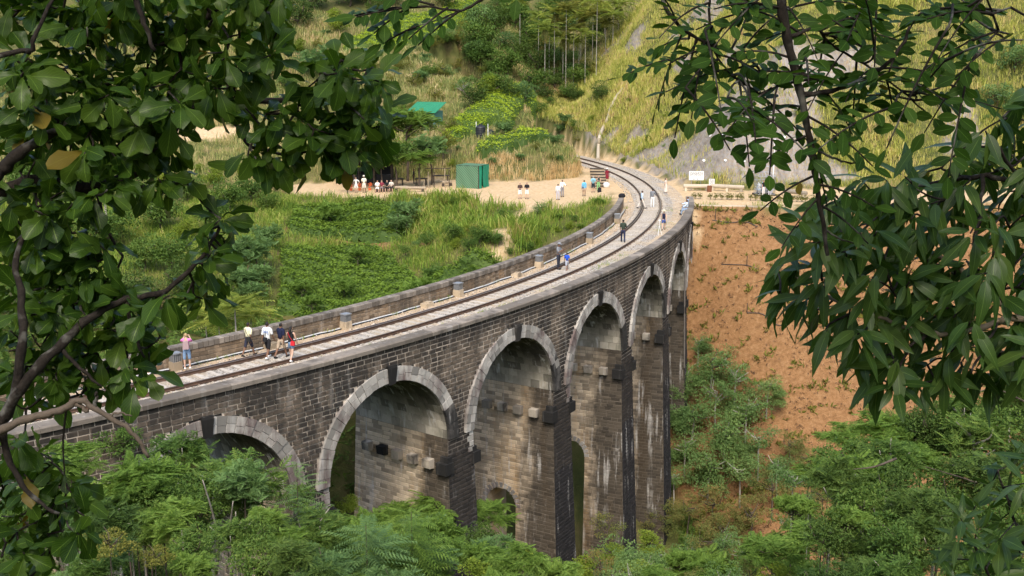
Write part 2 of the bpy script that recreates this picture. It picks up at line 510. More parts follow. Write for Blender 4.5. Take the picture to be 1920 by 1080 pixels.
_n1 = m_ground.noise(_p, 0.35, 6, 0.6); _n2 = m_ground.noise(_p, 3.0, 6, 0.7); _n3 = m_ground.noise(_p, 14.0, 3, 0.6)
_grass = m_ground.ramp(_n1, [(0.3, (0.055, 0.075, 0.02)), (0.5, (0.12, 0.13, 0.035)), (0.7, (0.20, 0.16, 0.07))])
_grass = m_ground.mix(m_ground.math('MULTIPLY', _n2, 0.6), _grass, (0.06, 0.055, 0.03))
_sand = m_ground.ramp(_n2, [(0.25, (0.42, 0.27, 0.135)), (0.5, (0.58, 0.42, 0.245)), (0.75, (0.66, 0.52, 0.34))])
_red = m_ground.ramp(_n2, [(0.25, (0.145, 0.076, 0.034)), (0.48, (0.26, 0.138, 0.060)), (0.72, (0.345, 0.205, 0.10))])
_red = m_ground.mix(m_ground.math('MULTIPLY', m_ground.ramp(_n3, [(.5, 0), (.75, 1)]), 0.5), _red, (0.16, 0.085, 0.045))
_st = m_ground.noise(m_ground.pos((1.4, 0.25, 0.25)), 2.0, 5, 0.65)
_rock = m_ground.ramp(_st, [(0.3, (0.15, 0.13, 0.115)), (0.5, (0.27, 0.245, 0.22)), (0.7, (0.36, 0.32, 0.27))])
_rock = m_ground.mix(m_ground.math('MULTIPLY', m_ground.math('GREATER_THAN', _n2, 0.52), 0.6), _rock, (0.27, 0.20, 0.12))
_c = m_ground.mix(m_ground.attr('rock').outputs['Fac'], _grass, _rock)
_c = m_ground.mix(m_ground.attr('red').outputs['Fac'], _c, _red)
_c = m_ground.mix(m_ground.attr('sand').outputs['Fac'], _c, _sand)
M_GROUND = m_ground.fin(_c, 0.95, 0.1, m_ground.math('ADD', _n2, m_ground.math('MULTIPLY', _n3, 0.5)), 0.9, 0.12)
def axis(lo, hi, flo, fhi, fine, coarse):
    a = list(np.arange(flo, fhi+1e-6, fine))
    v = flo; st = fine
    while v > lo: st = min(st*1.3, coarse); v -= st; a.insert(0, v)
    v = fhi; st = fine
    while v < hi: st = min(st*1.3, coarse); v += st; a.append(v)
    return np.array(a)
GX = axis(-420, 420, -50, 62, 0.7, 30); GY = axis(-150, 600, 20, 182, 0.7, 30)
gx, gy = np.meshgrid(GX, GY)
gz = height(gx.ravel(), gy.ravel()).reshape(gx.shape)
def grid_faces(ny, nx):
    i = np.arange(ny-1)[:, None]*nx+np.arange(nx-1)[None]
    i = i.ravel()
    return np.stack([i, i+1, i+nx+1, i+nx], 1)
me = mesh('ground', np.stack([gx.ravel(), gy.ravel(), gz.ravel()], 1), grid_faces(*gx.shape), [M_GROUND], smooth=True)
for nm, fn in (('sand', zone_sand), ('red', zone_red), ('rock', zone_rock)):
    at_ = me.attributes.new(nm, 'FLOAT', 'POINT')
    at_.data.foreach_set('value', fn(gx.ravel(), gy.ravel()).astype(np.float32))
tag(ob('ground', me), kind='structure')
# ------------------------------------------------------------------ stone materials
def stonemat(name, base, dark, amount, streak_light=0.0, moss=0.0, warm=None, lightcol=(0.52, 0.50, 0.47), rscale=0.28, topdark=None, lowdark=None, outdark=None):
    """weathered block stone: each block its own tone, black water stains and lime streaks running down"""
    n = N(name)
    r = n.rnd()
    p = n.pos(); pv = n.pos((1.3, 1.3, 0.13)); pv2 = n.pos((2.1, 2.1, 0.2))
    tone = n.ramp(r, [(0.0, tuple(v*0.42 for v in base)), (0.5, base), (1.0, tuple(min(1, v*1.4) for v in base))])
    fine = n.noise(p, 9.0, 5, 0.7)
    c = n.mix(n.math('MULTIPLY', fine, 0.55), tone, tuple(v*0.45 for v in base))
    if warm is not None:
        wz = n.noise(pv, 0.55, 3)
        c = n.mix(n.ramp(wz, [(0.52, 0), (0.7, 0.75)]), c, warm)
    big = n.noise(p, rscale, 4, 0.6); st = n.noise(pv, 0.9, 5, 0.65)
    s = n.math('ADD', n.math('MULTIPLY', big, 0.55), n.math('ADD', n.math('MULTIPLY', st, 0.5), n.math('MULTIPLY', r, 0.10)))
    lo = 0.85-amount*0.6
    sm_ = n.ramp(s, [(lo-0.05, 0), (lo+0.10, 1)])
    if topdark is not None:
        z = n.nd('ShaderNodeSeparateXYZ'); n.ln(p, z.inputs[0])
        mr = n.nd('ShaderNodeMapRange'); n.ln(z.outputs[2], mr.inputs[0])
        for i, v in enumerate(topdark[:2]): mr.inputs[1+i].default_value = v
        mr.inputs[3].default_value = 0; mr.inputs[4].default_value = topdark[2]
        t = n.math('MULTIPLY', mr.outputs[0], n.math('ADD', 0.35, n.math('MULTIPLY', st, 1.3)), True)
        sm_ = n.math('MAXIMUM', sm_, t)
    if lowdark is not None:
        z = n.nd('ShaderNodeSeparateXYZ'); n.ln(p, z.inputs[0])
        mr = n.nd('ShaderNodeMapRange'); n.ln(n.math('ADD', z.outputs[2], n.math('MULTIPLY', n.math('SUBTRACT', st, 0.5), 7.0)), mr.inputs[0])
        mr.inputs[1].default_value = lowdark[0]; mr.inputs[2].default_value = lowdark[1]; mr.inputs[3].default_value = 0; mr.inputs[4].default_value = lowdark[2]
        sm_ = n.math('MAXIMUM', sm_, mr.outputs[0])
    if outdark is not None:      # soot and water run down the weather edge of each pier: measured across the bridge
        z = n.nd('ShaderNodeSeparateXYZ'); n.ln(p, z.inputs[0])
        dx = n.math('SUBTRACT', z.outputs[0], CX); dy = n.math('SUBTRACT', z.outputs[1], CY)
        rr = n.math('SUBTRACT', n.math('SQRT', n.math('ADD', n.math('MULTIPLY', dx, dx), n.math('MULTIPLY', dy, dy))), RAD)
        q = n.math('ADD', rr, n.math('MULTIPLY', n.math('SUBTRACT', n.noise(n.pos((1, 1, .35)), 0.8, 4, 0.7), 0.5), 3.2))
        q = n.math('ADD', q, n.math('MULTIPLY', z.outputs[2], -0.06))
        mr = n.nd('ShaderNodeMapRange'); n.ln(q, mr.inputs[0])
        mr.inputs[1].default_value = outdark[0]; mr.inputs[2].default_value = outdark[1]; mr.inputs[3].default_value = 0; mr.inputs[4].default_value = outdark[2]
        sm_ = n.math('MAXIMUM', sm_, mr.outputs[0])
    c = n.mix(n.math('MULTIPLY', sm_, 0.9), c, dark)
    if moss > 0:
        mz = n.noise(p, 1.1, 4)
        c = n.mix(n.math('MULTIPLY', n.ramp(mz, [(0.45, 0), (0.65, 1)]), moss), c, (0.055, 0.07, 0.03))
    if streak_light > 0:
        ls = n.noise(pv2, 1.3, 4, 0.6)
        fl = n.noise(p, 0.6, 3)
        m2 = n.math('MULTIPLY', n.ramp(ls, [(0.56, 0), (0.66, 1)]), n.ramp(fl, [(0.40, 0), (0.6, 1)]))
        c = n.mix(n.math('MULTIPLY', m2, streak_light), c, lightcol)
    return n.fin(c, 0.9, 0.2, n.math('ADD', fine, n.math('MULTIPLY', st, 0.3)), 0.5, 0.03)
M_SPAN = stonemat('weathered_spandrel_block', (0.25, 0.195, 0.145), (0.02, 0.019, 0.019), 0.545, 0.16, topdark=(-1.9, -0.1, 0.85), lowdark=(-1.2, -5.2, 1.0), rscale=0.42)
M_FRONT = stonemat('blackened_pier_block', (0.15, 0.13, 0.12), (0.014, 0.014, 0.016), 0.84, 0.5, rscale=0.4)
M_SIDE = stonemat('tan_pier_block', (0.60, 0.485, 0.35), (0.03, 0.026, 0.022), 0.27, 0.75, warm=(0.46, 0.29, 0.13), outdark=(1.0, 2.3, 1.0))
M_RING = stonemat('pale_voussoir_stone', (0.45, 0.425, 0.385), (0.12, 0.085, 0.08), 0.42, 0.4, lightcol=(0.6, 0.585, 0.56), rscale=0.7)
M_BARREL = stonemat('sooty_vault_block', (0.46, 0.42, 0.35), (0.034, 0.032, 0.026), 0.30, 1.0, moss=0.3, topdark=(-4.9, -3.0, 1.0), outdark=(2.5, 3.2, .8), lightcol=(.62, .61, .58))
M_MORT = stonemat('mortar_spandrel', (0.66, 0.56, 0.45), (0.12, 0.105, 0.09), 0.34, 0.3, lowdark=(-2.2, -6.0, 0.95), topdark=(-1.4, -.1, .5))
M_MORTD = stonemat('mortar_dark', (0.17, 0.155, 0.145), (0.02, 0.02, 0.02), 0.72, 0.5)
M_MORTS = stonemat('mortar_pier', (0.46, 0.39, 0.30), (0.06, 0.05, 0.04), 0.3, 0.4, outdark=(1.0, 2.3, .9))
M_KEY = stonemat('black_keystone', (0.06, 0.055, 0.05), (0.015, 0.015, 0.015), 0.7, 0.25)
M_COPE = stonemat('grey_coping', (0.27, 0.232, 0.192), (0.10, 0.088, 0.076), 0.40, 0.25, rscale=0.6)
M_CORB = stonemat('corbel_stone', (0.50, 0.44, 0.36), (0.05, 0.045, 0.04), 0.40, 0.4, rscale=0.8)
M_CORBD = stonemat('black_corbel', (0.07, 0.065, 0.06), (0.015, 0.015, 0.015), 0.7, 0.15)
M_PARW = stonemat('brown_parapet_block', (0.27, 0.20, 0.135), (0.08, 0.065, 0.05), 0.42, 0.2, warm=(0.31, 0.19, 0.10))
# ------------------------------------------------------------------ the viaduct
K0, DK = -0.7864, 10.1235/(RAD+3.05)
ZC, SP = -1.42, 4.04            # crown, radius of the vault
ZS = ZC-SP                     # springing
RO = SP+0.72                   # back of the arch ring
RF, RB = 2.90, -3.72           # faces of the spandrel wall
RFACE = RAD+RF
KS = [-2, -1, 0, 1, 2, 3, 4, 5, 6]
bridge = empty('stone_viaduct', pol(0, K0+2*DK, 0)*[1, 1, 0]+[0, 0, 0])
BO = np.array(bridge.location)
tag(bridge, 'curved viaduct of blackened stone blocks with tall round arches crossing the valley', 'bridge')
def half_open(z):
    """half width of the opening at that height"""
    if z >= ZS: 
        d = RO**2-(z-ZS)**2
        return math.sqrt(d) if d > 0 and z-ZS < RO else 0.0
    return SP-0.022*(ZS-z)
def front_r(z):
    return RF+(0.0 if z > ZS else 0.042*(ZS-z))
A_END = -0.112                 # far abutment
A_NEAR = K0-2*DK-6.0/RFACE
def runs(z, inset=0.0):
    """solid stretches of the front face at height z, as angle pairs"""
    out = []; a = A_NEAR
    w = half_open(z)
    for k in KS:
        c = K0+k*DK
        if w-inset > 0:
            out.append((a, c-(w-inset)/RFACE)); a = c+(w-inset)/RFACE
    out.append((a, A_END))
    return out
GB = {}
def ground_pier(k2):
    if k2 not in GB:
        a = K0+k2*DK
        GB[k2] = min(h1(*pol(r, a)[:2]) for r in (-4, 0, 4))-0.8
    return GB[k2]
# --- spandrel and pier fronts: mortar skin + blocks
CH, BL = 0.235, 0.50
zt = 0.28
mortar = MB(); blocks = []     # (a, z, w, h, r, zone)
nrow = 0
z = zt
while z > -27:
    zb = z-CH
    zm = (z+zb)/2
    for (a0, a1) in runs(zm):
        if a1 <= a0: continue
        below = zm < ZS
        mid = (a0+a1)/2
        kk = (mid-K0)/DK
        if below:
            # skip what is underground
            if zm < ground_pier(round(kk-.5)+.5): continue
        ext = 0.10/RFACE if zm >= ZS and zm < ZS+RO else 0
        # mortar skin, front and back
        n = max(1, int((a1-a0)*RFACE/1.2))
        aa = np.linspace(a0-ext, a1+ext, n+1)
        rf = front_r(zm)
        rb = RB-(0.0 if zm > ZS else 0.042*(ZS-zm))
        mi = 1 if zm < ZS-.8 else 0
        for i in range(n):
            V = [pol(front_r(zb), aa[i], zb), pol(front_r(zb), aa[i+1], zb), pol(front_r(z), aa[i+1], z), pol(front_r(z), aa[i], z)]
            mortar.add(np.array(V)-BO, [(0, 1, 2, 3)], mi)
            V = [pol(rb, aa[i], zb), pol(rb, aa[i+1], zb), pol(rb, aa[i+1], z), pol(rb, aa[i], z)]
            mortar.add(np.array(V)-BO, [(3, 2, 1, 0)], mi)
        # blocks
        L = (a1-a0)*RFACE
        x = -(nrow % 2)*BL*0.5
        while x < L:
            bw = BL*(0.8+0.4*random.random())
            x0, x1 = max(0, x), min(L, x+bw)
            if x1-x0 > 0.12:
                blocks.append((a0+(x0+x1)/2/RFACE, zm, x1-x0-0.040, CH-0.045, rf, below, kk))
            x += bw
    nrow += 1
    z = zb
def block_verts(w, h, d, jit=0.012):
    """a rough-faced block, five faces; local x along the wall, y outwards, z up"""
    j = lambda: (random.random()-.5)*2*jit
    V = [(-w/2, 0, -h/2), (w/2, 0, -h/2), (w/2, 0, h/2), (-w/2, 0, h/2)]
    e = 0.018
    V += [(-w/2+e+j(), d, -h/2+e+j()), (w/2-e+j(), d+j(), -h/2+e+j()), (w/2-e+j(), d+j(), h/2-e+j()), (-w/2+e+j(), d+j(), h/2-e+j())]
    return np.array(V), [(4, 7, 6, 5), (0, 4, 5, 1), (1, 5, 6, 2), (2, 6, 7, 3), (3, 7, 4, 0)]
proj_scale = lambda p: F_PX/max(1.0, p[1])
def seen_weight(b):
    p = pol(b[4], b[0], b[1])
    return p
# the 300 spandrel blocks that show largest are parts of their own: nearest whole ones right of the near foliage
cand = []
for i, b in enumerate(blocks):
    p = pol(b[4], b[0], b[1])
    c, s = math.cos(PITCH), math.sin(PITCH)
    zz = p[2]-CAM_H
    fw = p[1]*c-zz*s; up = p[1]*s+zz*c
    px, py = 960+F_PX*p[0]/fw, 540-F_PX*up/fw
    if 215 < px < 700 and 690 < py < 905 and b[2] > 0.3 and not b[5]:
        cand.append((fw, i))
cand.sort()
single = set(i for _, i in cand[:300])
def wall_mats(b): return 1 if b[5] else 0
stone_mass = MB()
BVAR = []
for v in range(6):
    V, F = block_verts(0.47, CH-0.045, 0.035+0.004*v)
    BVAR.append(mesh('brick_%d' % v, V, F, [M_SPAN]))
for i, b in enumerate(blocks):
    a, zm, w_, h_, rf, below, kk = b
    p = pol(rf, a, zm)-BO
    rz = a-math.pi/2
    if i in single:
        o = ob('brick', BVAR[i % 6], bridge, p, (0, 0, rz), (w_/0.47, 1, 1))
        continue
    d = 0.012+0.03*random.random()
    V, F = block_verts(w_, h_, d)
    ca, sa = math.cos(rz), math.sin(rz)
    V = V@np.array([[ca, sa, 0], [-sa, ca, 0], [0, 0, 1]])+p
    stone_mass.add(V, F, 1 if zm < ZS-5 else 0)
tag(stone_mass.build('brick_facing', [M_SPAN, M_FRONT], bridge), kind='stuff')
# --- pier sides
side = MB(); PIERS = [k+.5 for k in KS]
TUN = {2.5: (-12.2, 1.05), 3.5: (-12.2, 1.05), 4.5: (-12.2, 1.05)}      # tall piers are pierced: (crown of the hole, half width)
RT = -0.6
def side_pt(k2, sgn, r, z):
    """point on the side of a pier; sgn -1: the side that faces the near end"""
    c = K0+k2*DK
    half = 10.1235/2-half_open(min(z, ZS))*1.0
    off = half/RFACE
    return pol(r, c+sgn*off, z)
for k2 in PIERS:
    zg = ground_pier(k2)
    for sgn in (-1, 1):
        z = ZS; row = 0
        while z > zg:
            zb = z-CH; zm = (z+zb)/2
            r1 = front_r(zm)-0.01; r0 = RB-0.042*(ZS-zm)
            segs = [(r0, r1)]
            if k2 in TUN:
                zc_, hw = TUN[k2]
                if zm < zc_:
                    d = zc_-zm
                    hh = hw if d > hw else math.sqrt(max(0, hw**2-(hw-d)**2))
                    segs = [(r0, RT-hh), (RT+hh, r1)]
            for (q0, q1) in segs:
                V = np.array([side_pt(k2, sgn, q0, zb), side_pt(k2, sgn, q1, zb), side_pt(k2, sgn, q1, z), side_pt(k2, sgn, q0, z)])-BO
                side.add(V, [(0, 1, 2, 3) if sgn < 0 else (3, 2, 1, 0)], 1)
                if sgn > 0: continue
                x = q0-(row % 2)*0.3
                while x < q1:
                    bw = 0.55*(0.8+0.4*random.random())
                    x0, x1 = max(q0, x), min(q1, x+bw)
                    if x1-x0 > 0.12:
                        V, F = block_verts(x1-x0-0.02, CH-0.024, 0.010+0.026*random.random())
                        p = side_pt(k2, sgn, (x0+x1)/2, zm)-BO
                        # local x -> radial, y -> towards the near end
                        c = K0+k2*DK
                        er = np.array([math.cos(c), math.sin(c), 0]); et = np.array([math.sin(c), -math.cos(c), 0])
                        W = V[:, :1]*er+V[:, 1:2]*et+V[:, 2:]*np.array([0, 0, 1])+p
                        side.add(W, [f[::-1] for f in F], 0)
                    x += bw
            row += 1; z = zb
    if k2 in TUN:   # lining of the hole
        zc_, hw = TUN[k2]
        prof = [(RT+hw*math.cos(t), zc_-hw+hw*math.sin(t)) for t in np.linspace(0, math.pi, 9)]
        prof = [(RT+hw, zg)]+prof+[(RT-hw, zg)]
        for (ra, za), (rb_, zb_) in zip(prof[:-1], prof[1:]):
            V = np.array([side_pt(k2, -1, ra, za), side_pt(k2, -1, rb_, zb_), side_pt(k2, 1, rb_, zb_), side_pt(k2, 1, ra, za)])-BO
            side.add(V, [(0, 1, 2, 3)], 0)
        # ring of small stones round the hole
        for t in np.linspace(0.1, math.pi-0.1, 13):
            rr, zz = RT+(hw+.17)*math.cos(t), zc_-hw+(hw+.17)*math.sin(t)
            c = K0+k2*DK
            er = np.array([math.cos(c), math.sin(c), 0]); et = np.array([math.sin(c), -math.cos(c), 0])
            V, F = block_verts(0.24, 0.36, 0.055)
            ct, s_ = math.sin(t), math.cos(t)
            X = V[:, 0]*ct+V[:, 2]*s_; Z = -V[:, 0]*s_+V[:, 2]*ct
            side.add(X[:, None]*er+V[:, 1:2]*et+Z[:, None]*np.array([0, 0, 1])+side_pt(k2, -1, rr, zz)-BO, [f[::-1] for f in F], 3)
tag(side.build('pier_side', [M_SIDE, M_MORTS, M_FRONT, M_RING], bridge), kind='stuff')
# --- vaults: courses of blocks lining each arch
for k in KS:
    b = MB()
    c = K0+k*DK
    NT, NR = 26, 11
    for i in range(NT):
        t0, t1 = math.pi*i/NT, math.pi*(i+1)/NT
        def vp(t, r, R): return pol(r, c-(R*math.cos(t))/RFACE, ZS+R*math.sin(t))-BO
        b.add([vp(t0, RB, SP+.02), vp(t0, RF-.02, SP+.02), vp(t1, RF-.02, SP+.02), vp(t1, RB, SP+.02)], [(0, 1, 2, 3)], 1)
        for j in range(NR+1):
            q0 = RB+(RF-RB)*(j-(i % 2)*.5)/NR; q1 = q0+(RF-RB)/NR-0.022
            q0 = max(q0, RB); q1 = min(q1, RF-.03)
            if q1-q0 < .1: continue
            ta, tb = t0+.003, t1-.003
            R1 = SP-0.004-0.022*random.random()
            V = [vp(ta, q0, SP+.02), vp(ta, q1, SP+.02), vp(tb, q1, SP+.02), vp(tb, q0, SP+.02), vp(ta, q0, R1), vp(ta, q1, R1), vp(tb, q1, R1), vp(tb, q0, R1)]
            b.add(V, [(4, 5, 6, 7), (0, 1, 5, 4), (1, 2, 6, 5), (2, 3, 7, 6), (3, 0, 4, 7)], 0)
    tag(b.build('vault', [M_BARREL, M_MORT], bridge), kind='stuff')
# --- arch rings: two rows of wedge stones and a black keystone
def wedge(R0, R1, dt, d0, d1, gap=0.010):
    V = []
    for y in (d0, d1):
        for R, s in ((R0+gap, -1), (R0+gap, 1), (R1-gap, 1), (R1-gap, -1)):
            t = s*(dt/2-gap/R)
            jit = (random.random()-.5)*0.016 if y == d1 else 0
            V.append((R*math.sin(t)+jit, y+jit*.6, R*math.cos(t)+jit*.5))
    return np.array(V), [(4, 7, 6, 5), (0, 4, 5, 1), (1, 5, 6, 2), (2, 6, 7, 3), (3, 7, 4, 0)]
NV = 30
DT = math.pi/NV
M_RINGD = stonemat('blackened_voussoir', (0.20, 0.185, 0.17), (0.02, 0.02, 0.02), 0.62, 0.8, rscale=0.7)
W_IN = [mesh('voussoir_low_%d' % i, *wedge(SP-0.012, SP+(0.30, 0.38)[i % 2], DT, -0.45, 0.06+0.012*i), [M_RING]) for i in range(4)]
W_OUT = [mesh('voussoir_high_%d' % i, *wedge(SP+(0.30, 0.38)[i % 2], RO, DT*(1.0), -0.45, 0.055+0.012*i), [M_RING]) for i in range(4)]
WD = []
for L_ in (W_IN, W_OUT):
    WD.append([])
    for q in L_:
        c_ = q.copy(); c_.materials.clear(); c_.materials.append(M_RINGD); WD[-1].append(c_)
KEYM = mesh('keystone', *(lambda m: (np.concatenate(m.v), m.f))(MB().add([(-.20, -.5, -.10), (.20, -.5, -.10), (.27, -.5, .84), (-.27, -.5, .84), (-.20, .15, -.10), (.20, .15, -.10), (.27, .20, .84), (-.27, .20, .84), (-.28, .22, .72), (.28, .22, .72)], [(4, 8, 9, 5), (8, 7, 6, 9), (0, 4, 5, 1), (1, 5, 9, 6, 2), (2, 6, 7, 3), (3, 7, 8, 4, 0), (0, 1, 2, 3)])), [M_KEY])
ring_rest = MB()
nparts = 0
for k in (2, 1, 3, 0, 4, 5, 6, -1, -2):
    c = K0+k*DK
    rz = c-math.pi/2
    base = pol(RF, c, ZS)-BO
    if k >= 0: ob('keystone', KEYM, bridge, pol(RF, c, ZC)-BO, (0, 0, rz))
    for i in range(NV):
        for row, WW in ((0, W_IN), (1, W_OUT)):
            th = math.pi/2-(i+.5)*DT+(DT/2 if row else 0)*(1 if i < NV-1 else 0)*0
            v = i % 4
            if nparts < 300 and k in (0, 1, 2, 3, 4) and not (k == 0 and th < -0.9):
                o = ob('voussoir', WD[row][v] if (th < -0.95-.3*random.random()) else WW[v], bridge, base, (0, th, rz)); nparts += 1
            else:
                me_ = WW[v]
                V = np.array([q.co for q in me_.vertices])
                ct, s_ = math.cos(th), math.sin(th)
                V = np.stack([V[:, 0]*ct+V[:, 2]*s_, V[:, 1], -V[:, 0]*s_+V[:, 2]*ct], 1)
                ca, sa = math.cos(rz), math.sin(rz)
                V = V@np.array([[ca, sa, 0], [-sa, ca, 0], [0, 0, 1]])+base
                ring_rest.add(V, [tuple(p.vertices) for p in me_.polygons])
tag(ring_rest.build('voussoir_ring', [M_RING], bridge), kind='stuff')
# --- corbels at the springing: five in a row on each pier side and a big stepped one at the outer corner
CBM = []
for v in range(3):
    m = MB()
    m.add([(-.25, 0, -.27), (.25, 0, -.27), (.25, 0, .27), (-.25, 0, .27), (-.25, .40, -.20), (.25, .40, -.20), (.25, .44, .26), (-.25, .44, .26)], [(4, 7, 6, 5), (0, 4, 5, 1), (1, 5, 6, 2), (2, 6, 7, 3), (3, 7, 4, 0)])
    CBM.append(mesh('corbel_%d' % v, np.concatenate(m.v), m.f, [M_CORB if v < 2 else M_CORBD]))
m = MB(); m.box((0, 0.08, 0), (.70, .62, .62)); m.box((-.02, .0, .46), (.52, .34, .3))
CBB = mesh('corner_corbel', np.concatenate(m.v), m.f, [M_CORBD])
for k2 in PIERS:
    if k2 < -0.6: continue
    c = K0+k2*DK
    for sgn in (-1, 1):
        rz = c+(math.pi if sgn < 0 else 0)           # local y along the tangent (away from the pier)
        if sgn < 0:
            for i, r in enumerate((-2.65, -1.55, -.45, .65, 1.75)):
                z = ZS-1.5
                v = 2 if (i == 1 and k2 in (1.5,)) else (i+int(k2)) % 2
                ob('corbel', CBM[v], bridge, side_pt(k2, sgn, r, z)-BO, (0, 0, rz))
        ob('corner_corbel', CBB, bridge, side_pt(k2, sgn, RF-.12, ZS-1.55)-BO+np.array([0, 0, 0]), (0, 0, rz))
# pale quoins below the springing on the weather side of each pier
qm = MB()
for k2 in (-.5, .5, 1.5, 2.5):
    c = K0+k2*DK
    for i in range(11 if k2 == .5 else 4):
        z = ZS-.14-.30*i
        w_ = (.34, .5)[i % 2]
        p = side_pt(k2, 1, front_r(z)+.0, z)-BO
        V, F = block_verts(w_, .285, .05)
        V[:, 0] -= 0
        er = np.array([math.cos(c), math.sin(c), 0]); et = np.array([-math.sin(c), math.cos(c), 0])
        W_ = (V[:, :1]-w_/2)*et+V[:, 1:2]*er+V[:, 2:]*np.array([0, 0, 1])+p
        qm.add(W_, [f[::-1] for f in F], 0)
        W_ = -(V[:, :1]+w_/2)*er+V[:, 1:2]*et+V[:, 2:]*np.array([0, 0, 1])+p
        qm.add(W_, F, 0)
tag(qm.build('quoin', [M_RING], bridge), kind='stuff')
# string course under the parapet, parapet and copings
mb = MB()
for i in range(120):
    a0 = A_NEAR+(A_END-A_NEAR)*i/120; a1 = A_NEAR+(A_END-A_NEAR)*(i+1)/120
    def seg(r0, r1, z0, z1, mi, inner=True):
        V = np.array([pol(r0, a0, z0), pol(r1, a0, z0), pol(r1, a0, z1), pol(r0, a0, z1), pol(r0, a1, z0), pol(r1, a1, z0), pol(r1, a1, z1), pol(r0, a1, z1)])-BO
        F = [(1, 5, 6, 2), (0, 3, 7, 4), (0, 4, 5, 1), (3, 2, 6, 7)]
        if i == 0: F.append((0, 1, 2, 3))
        if i == 119: F.append((4, 7, 6, 5))
        mb.add(V, F, mi)
    seg(2.46, 2.88, -0.5, 0.29, 0)         # near parapet core
    seg(-3.86, -3.50, -1.6, 0.43, 1)       # far parapet core
    seg(-3.5, 2.46, -1.0, -0.40, 0)        # deck slab
mb.build('parapet_core', [M_MORT, M_MORTS], bridge)
# near coping: long flush slabs
na = int((A_END-A_NEAR)*RAD/1.9)
CPM = []
for v in range(4):
    d = (A_END-A_NEAR)/na
    W = []
    e = 0.004/RAD
    for aa in (-d/2+e, d/2-e):
        for r, z in ((2.38, .290), (3.06, .290), (3.07, .47), (3.00, .525), (2.42, .535), (2.37, .49)):
            q = pol(r, aa, z)-pol(2.7, 0, 0)
            W.append(q+np.array([0, 0, (random.random()-.5)*0.008]))
    F = [tuple((i, (i+1) % 6, (i+1) % 6+6, i+6)) for i in range(6)]+[(5, 4, 3, 2, 1, 0), (6, 7, 8, 9, 10, 11)]
    CPM.append(mesh('coping_slab_%d' % v, W, F, [M_COPE]))
for i in range(na):
    a = A_NEAR+(A_END-A_NEAR)*(i+.5)/na
    ob('coping_slab', CPM[i % 4], bridge, pol(2.7, a, 0)-BO, (0, 0, a))
# far coping: short blocks with open joints
FP0, FP1 = A_NEAR+0.05, -0.137
nb = 290
CPF = []
d = (FP1-FP0)/nb
for v in range(4):
    W = []
    e = 0.012/RAD
    for aa in (-d/2+e, d/2-e):
        for r, z in ((-3.92, .41), (-3.435, .41), (-3.43, .66), (-3.46, .69), (-3.90, .69), (-3.93, .66)):
            W.append(pol(r, aa, z)-pol(-3.7, 0, 0)+np.array([(random.random()-.5)*.012, 0, (random.random()-.5)*0.012]))
    F = [tuple((i, (i+1) % 6, (i+1) % 6+6, i+6)) for i in range(6)]+[(5, 4, 3, 2, 1, 0), (6, 7, 8, 9, 10, 11)]
    CPF.append(mesh('coping_block_%d' % v, W, F, [M_COPE]))
for i in range(nb):
    a = FP0+d*(i+.5)
    ob('coping_block', CPF[(i*7) % 4], bridge, pol(-3.7, a, 0)-BO, (0, 0, a))
pw = MB()
z = 0.40; row = 0
while z > -0.45:
    zm = z-.10
    x = FP0-(row % 2)*.2/RAD
    while x < FP1:
        bw = (0.40*(.8+.4*random.random()))/RAD
        V, F = block_verts(bw*RAD-.02, .185, .012+.02*random.random())
        a = x+bw/2
        er = np.array([math.cos(a), math.sin(a), 0]); et = np.array([-math.sin(a), math.cos(a), 0])
        pw.add(V[:, :1]*et+V[:, 1:2]*er+V[:, 2:]*np.array([0, 0, 1])+pol(-3.5, a, zm)-BO, [f[::-1] for f in F])
        x += bw
    row += 1; z -= .205
tag(pw.build('parapet_brick', [M_PARW], bridge), kind='stuff')
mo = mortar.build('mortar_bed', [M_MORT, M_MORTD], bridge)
# rainwater pipe down the last pier face
# ------------------------------------------------------------------ deck: ballast, track
m_bal = N('ballast_gravel')
_p = m_bal.pos(); _a = m_bal.noise(_p, 0.5, 4); _b = m_bal.nd('ShaderNodeTexVoronoi'); _b.inputs['Scale'].default_value = 14; m_bal.ln(_p, _b.inputs['Vector'])
_c = m_bal.ramp(_b.outputs['Color'], [(0.15, (0.17, 0.145, 0.12)), (0.5, (0.36, 0.32, 0.27)), (0.85, (0.56, 0.52, 0.46))])
_c = m_bal.mix(m_bal.ramp(_a, [(0.42, 0), (0.62, .8)]), _c, (0.45, 0.36, 0.25))
M_BAL = m_bal.fin(_c, 0.95, 0.15, _b.outputs['Distance'], 0.8, 0.05)
m_walk = N('sandy_walkway')
_p = m_walk.pos(); _a = m_walk.noise(_p, 1.2, 6, 0.65); _b = m_walk.noise(_p, 22, 3, 0.7)
_c = m_walk.ramp(_a, [(0.3, (0.36, 0.26, 0.165)), (0.52, (0.50, 0.38, 0.25)), (0.7, (0.58, 0.48, 0.36))])
_c = m_walk.mix(m_walk.ramp(_b, [(0.5, 0), (0.72, .6)]), _c, (0.30, 0.27, 0.23))
M_WALK = m_walk.fin(_c, 0.95, 0.15, _b, 0.7, 0.04)
def strip(name, cols, mat, a0, a1, n=400, zj=0.03, kind='structure'):
    V = []; F = []
    aa = np.linspace(a0, a1, n)
    for i, a in enumerate(aa):
        for (r, z) in cols:
            V.append(pol(r, a, z+(random.random()-.5)*zj))
    m_ = len(cols)
    for i in range(n-1):
        for j in range(m_-1):
            F.append((i*m_+j, i*m_+j+1, (i+1)*m_+j+1, (i+1)*m_+j))
    o = ob(name, mesh(name, np.array(V), np.array(F), [mat], smooth=True))
    tag(o, kind=kind); return o
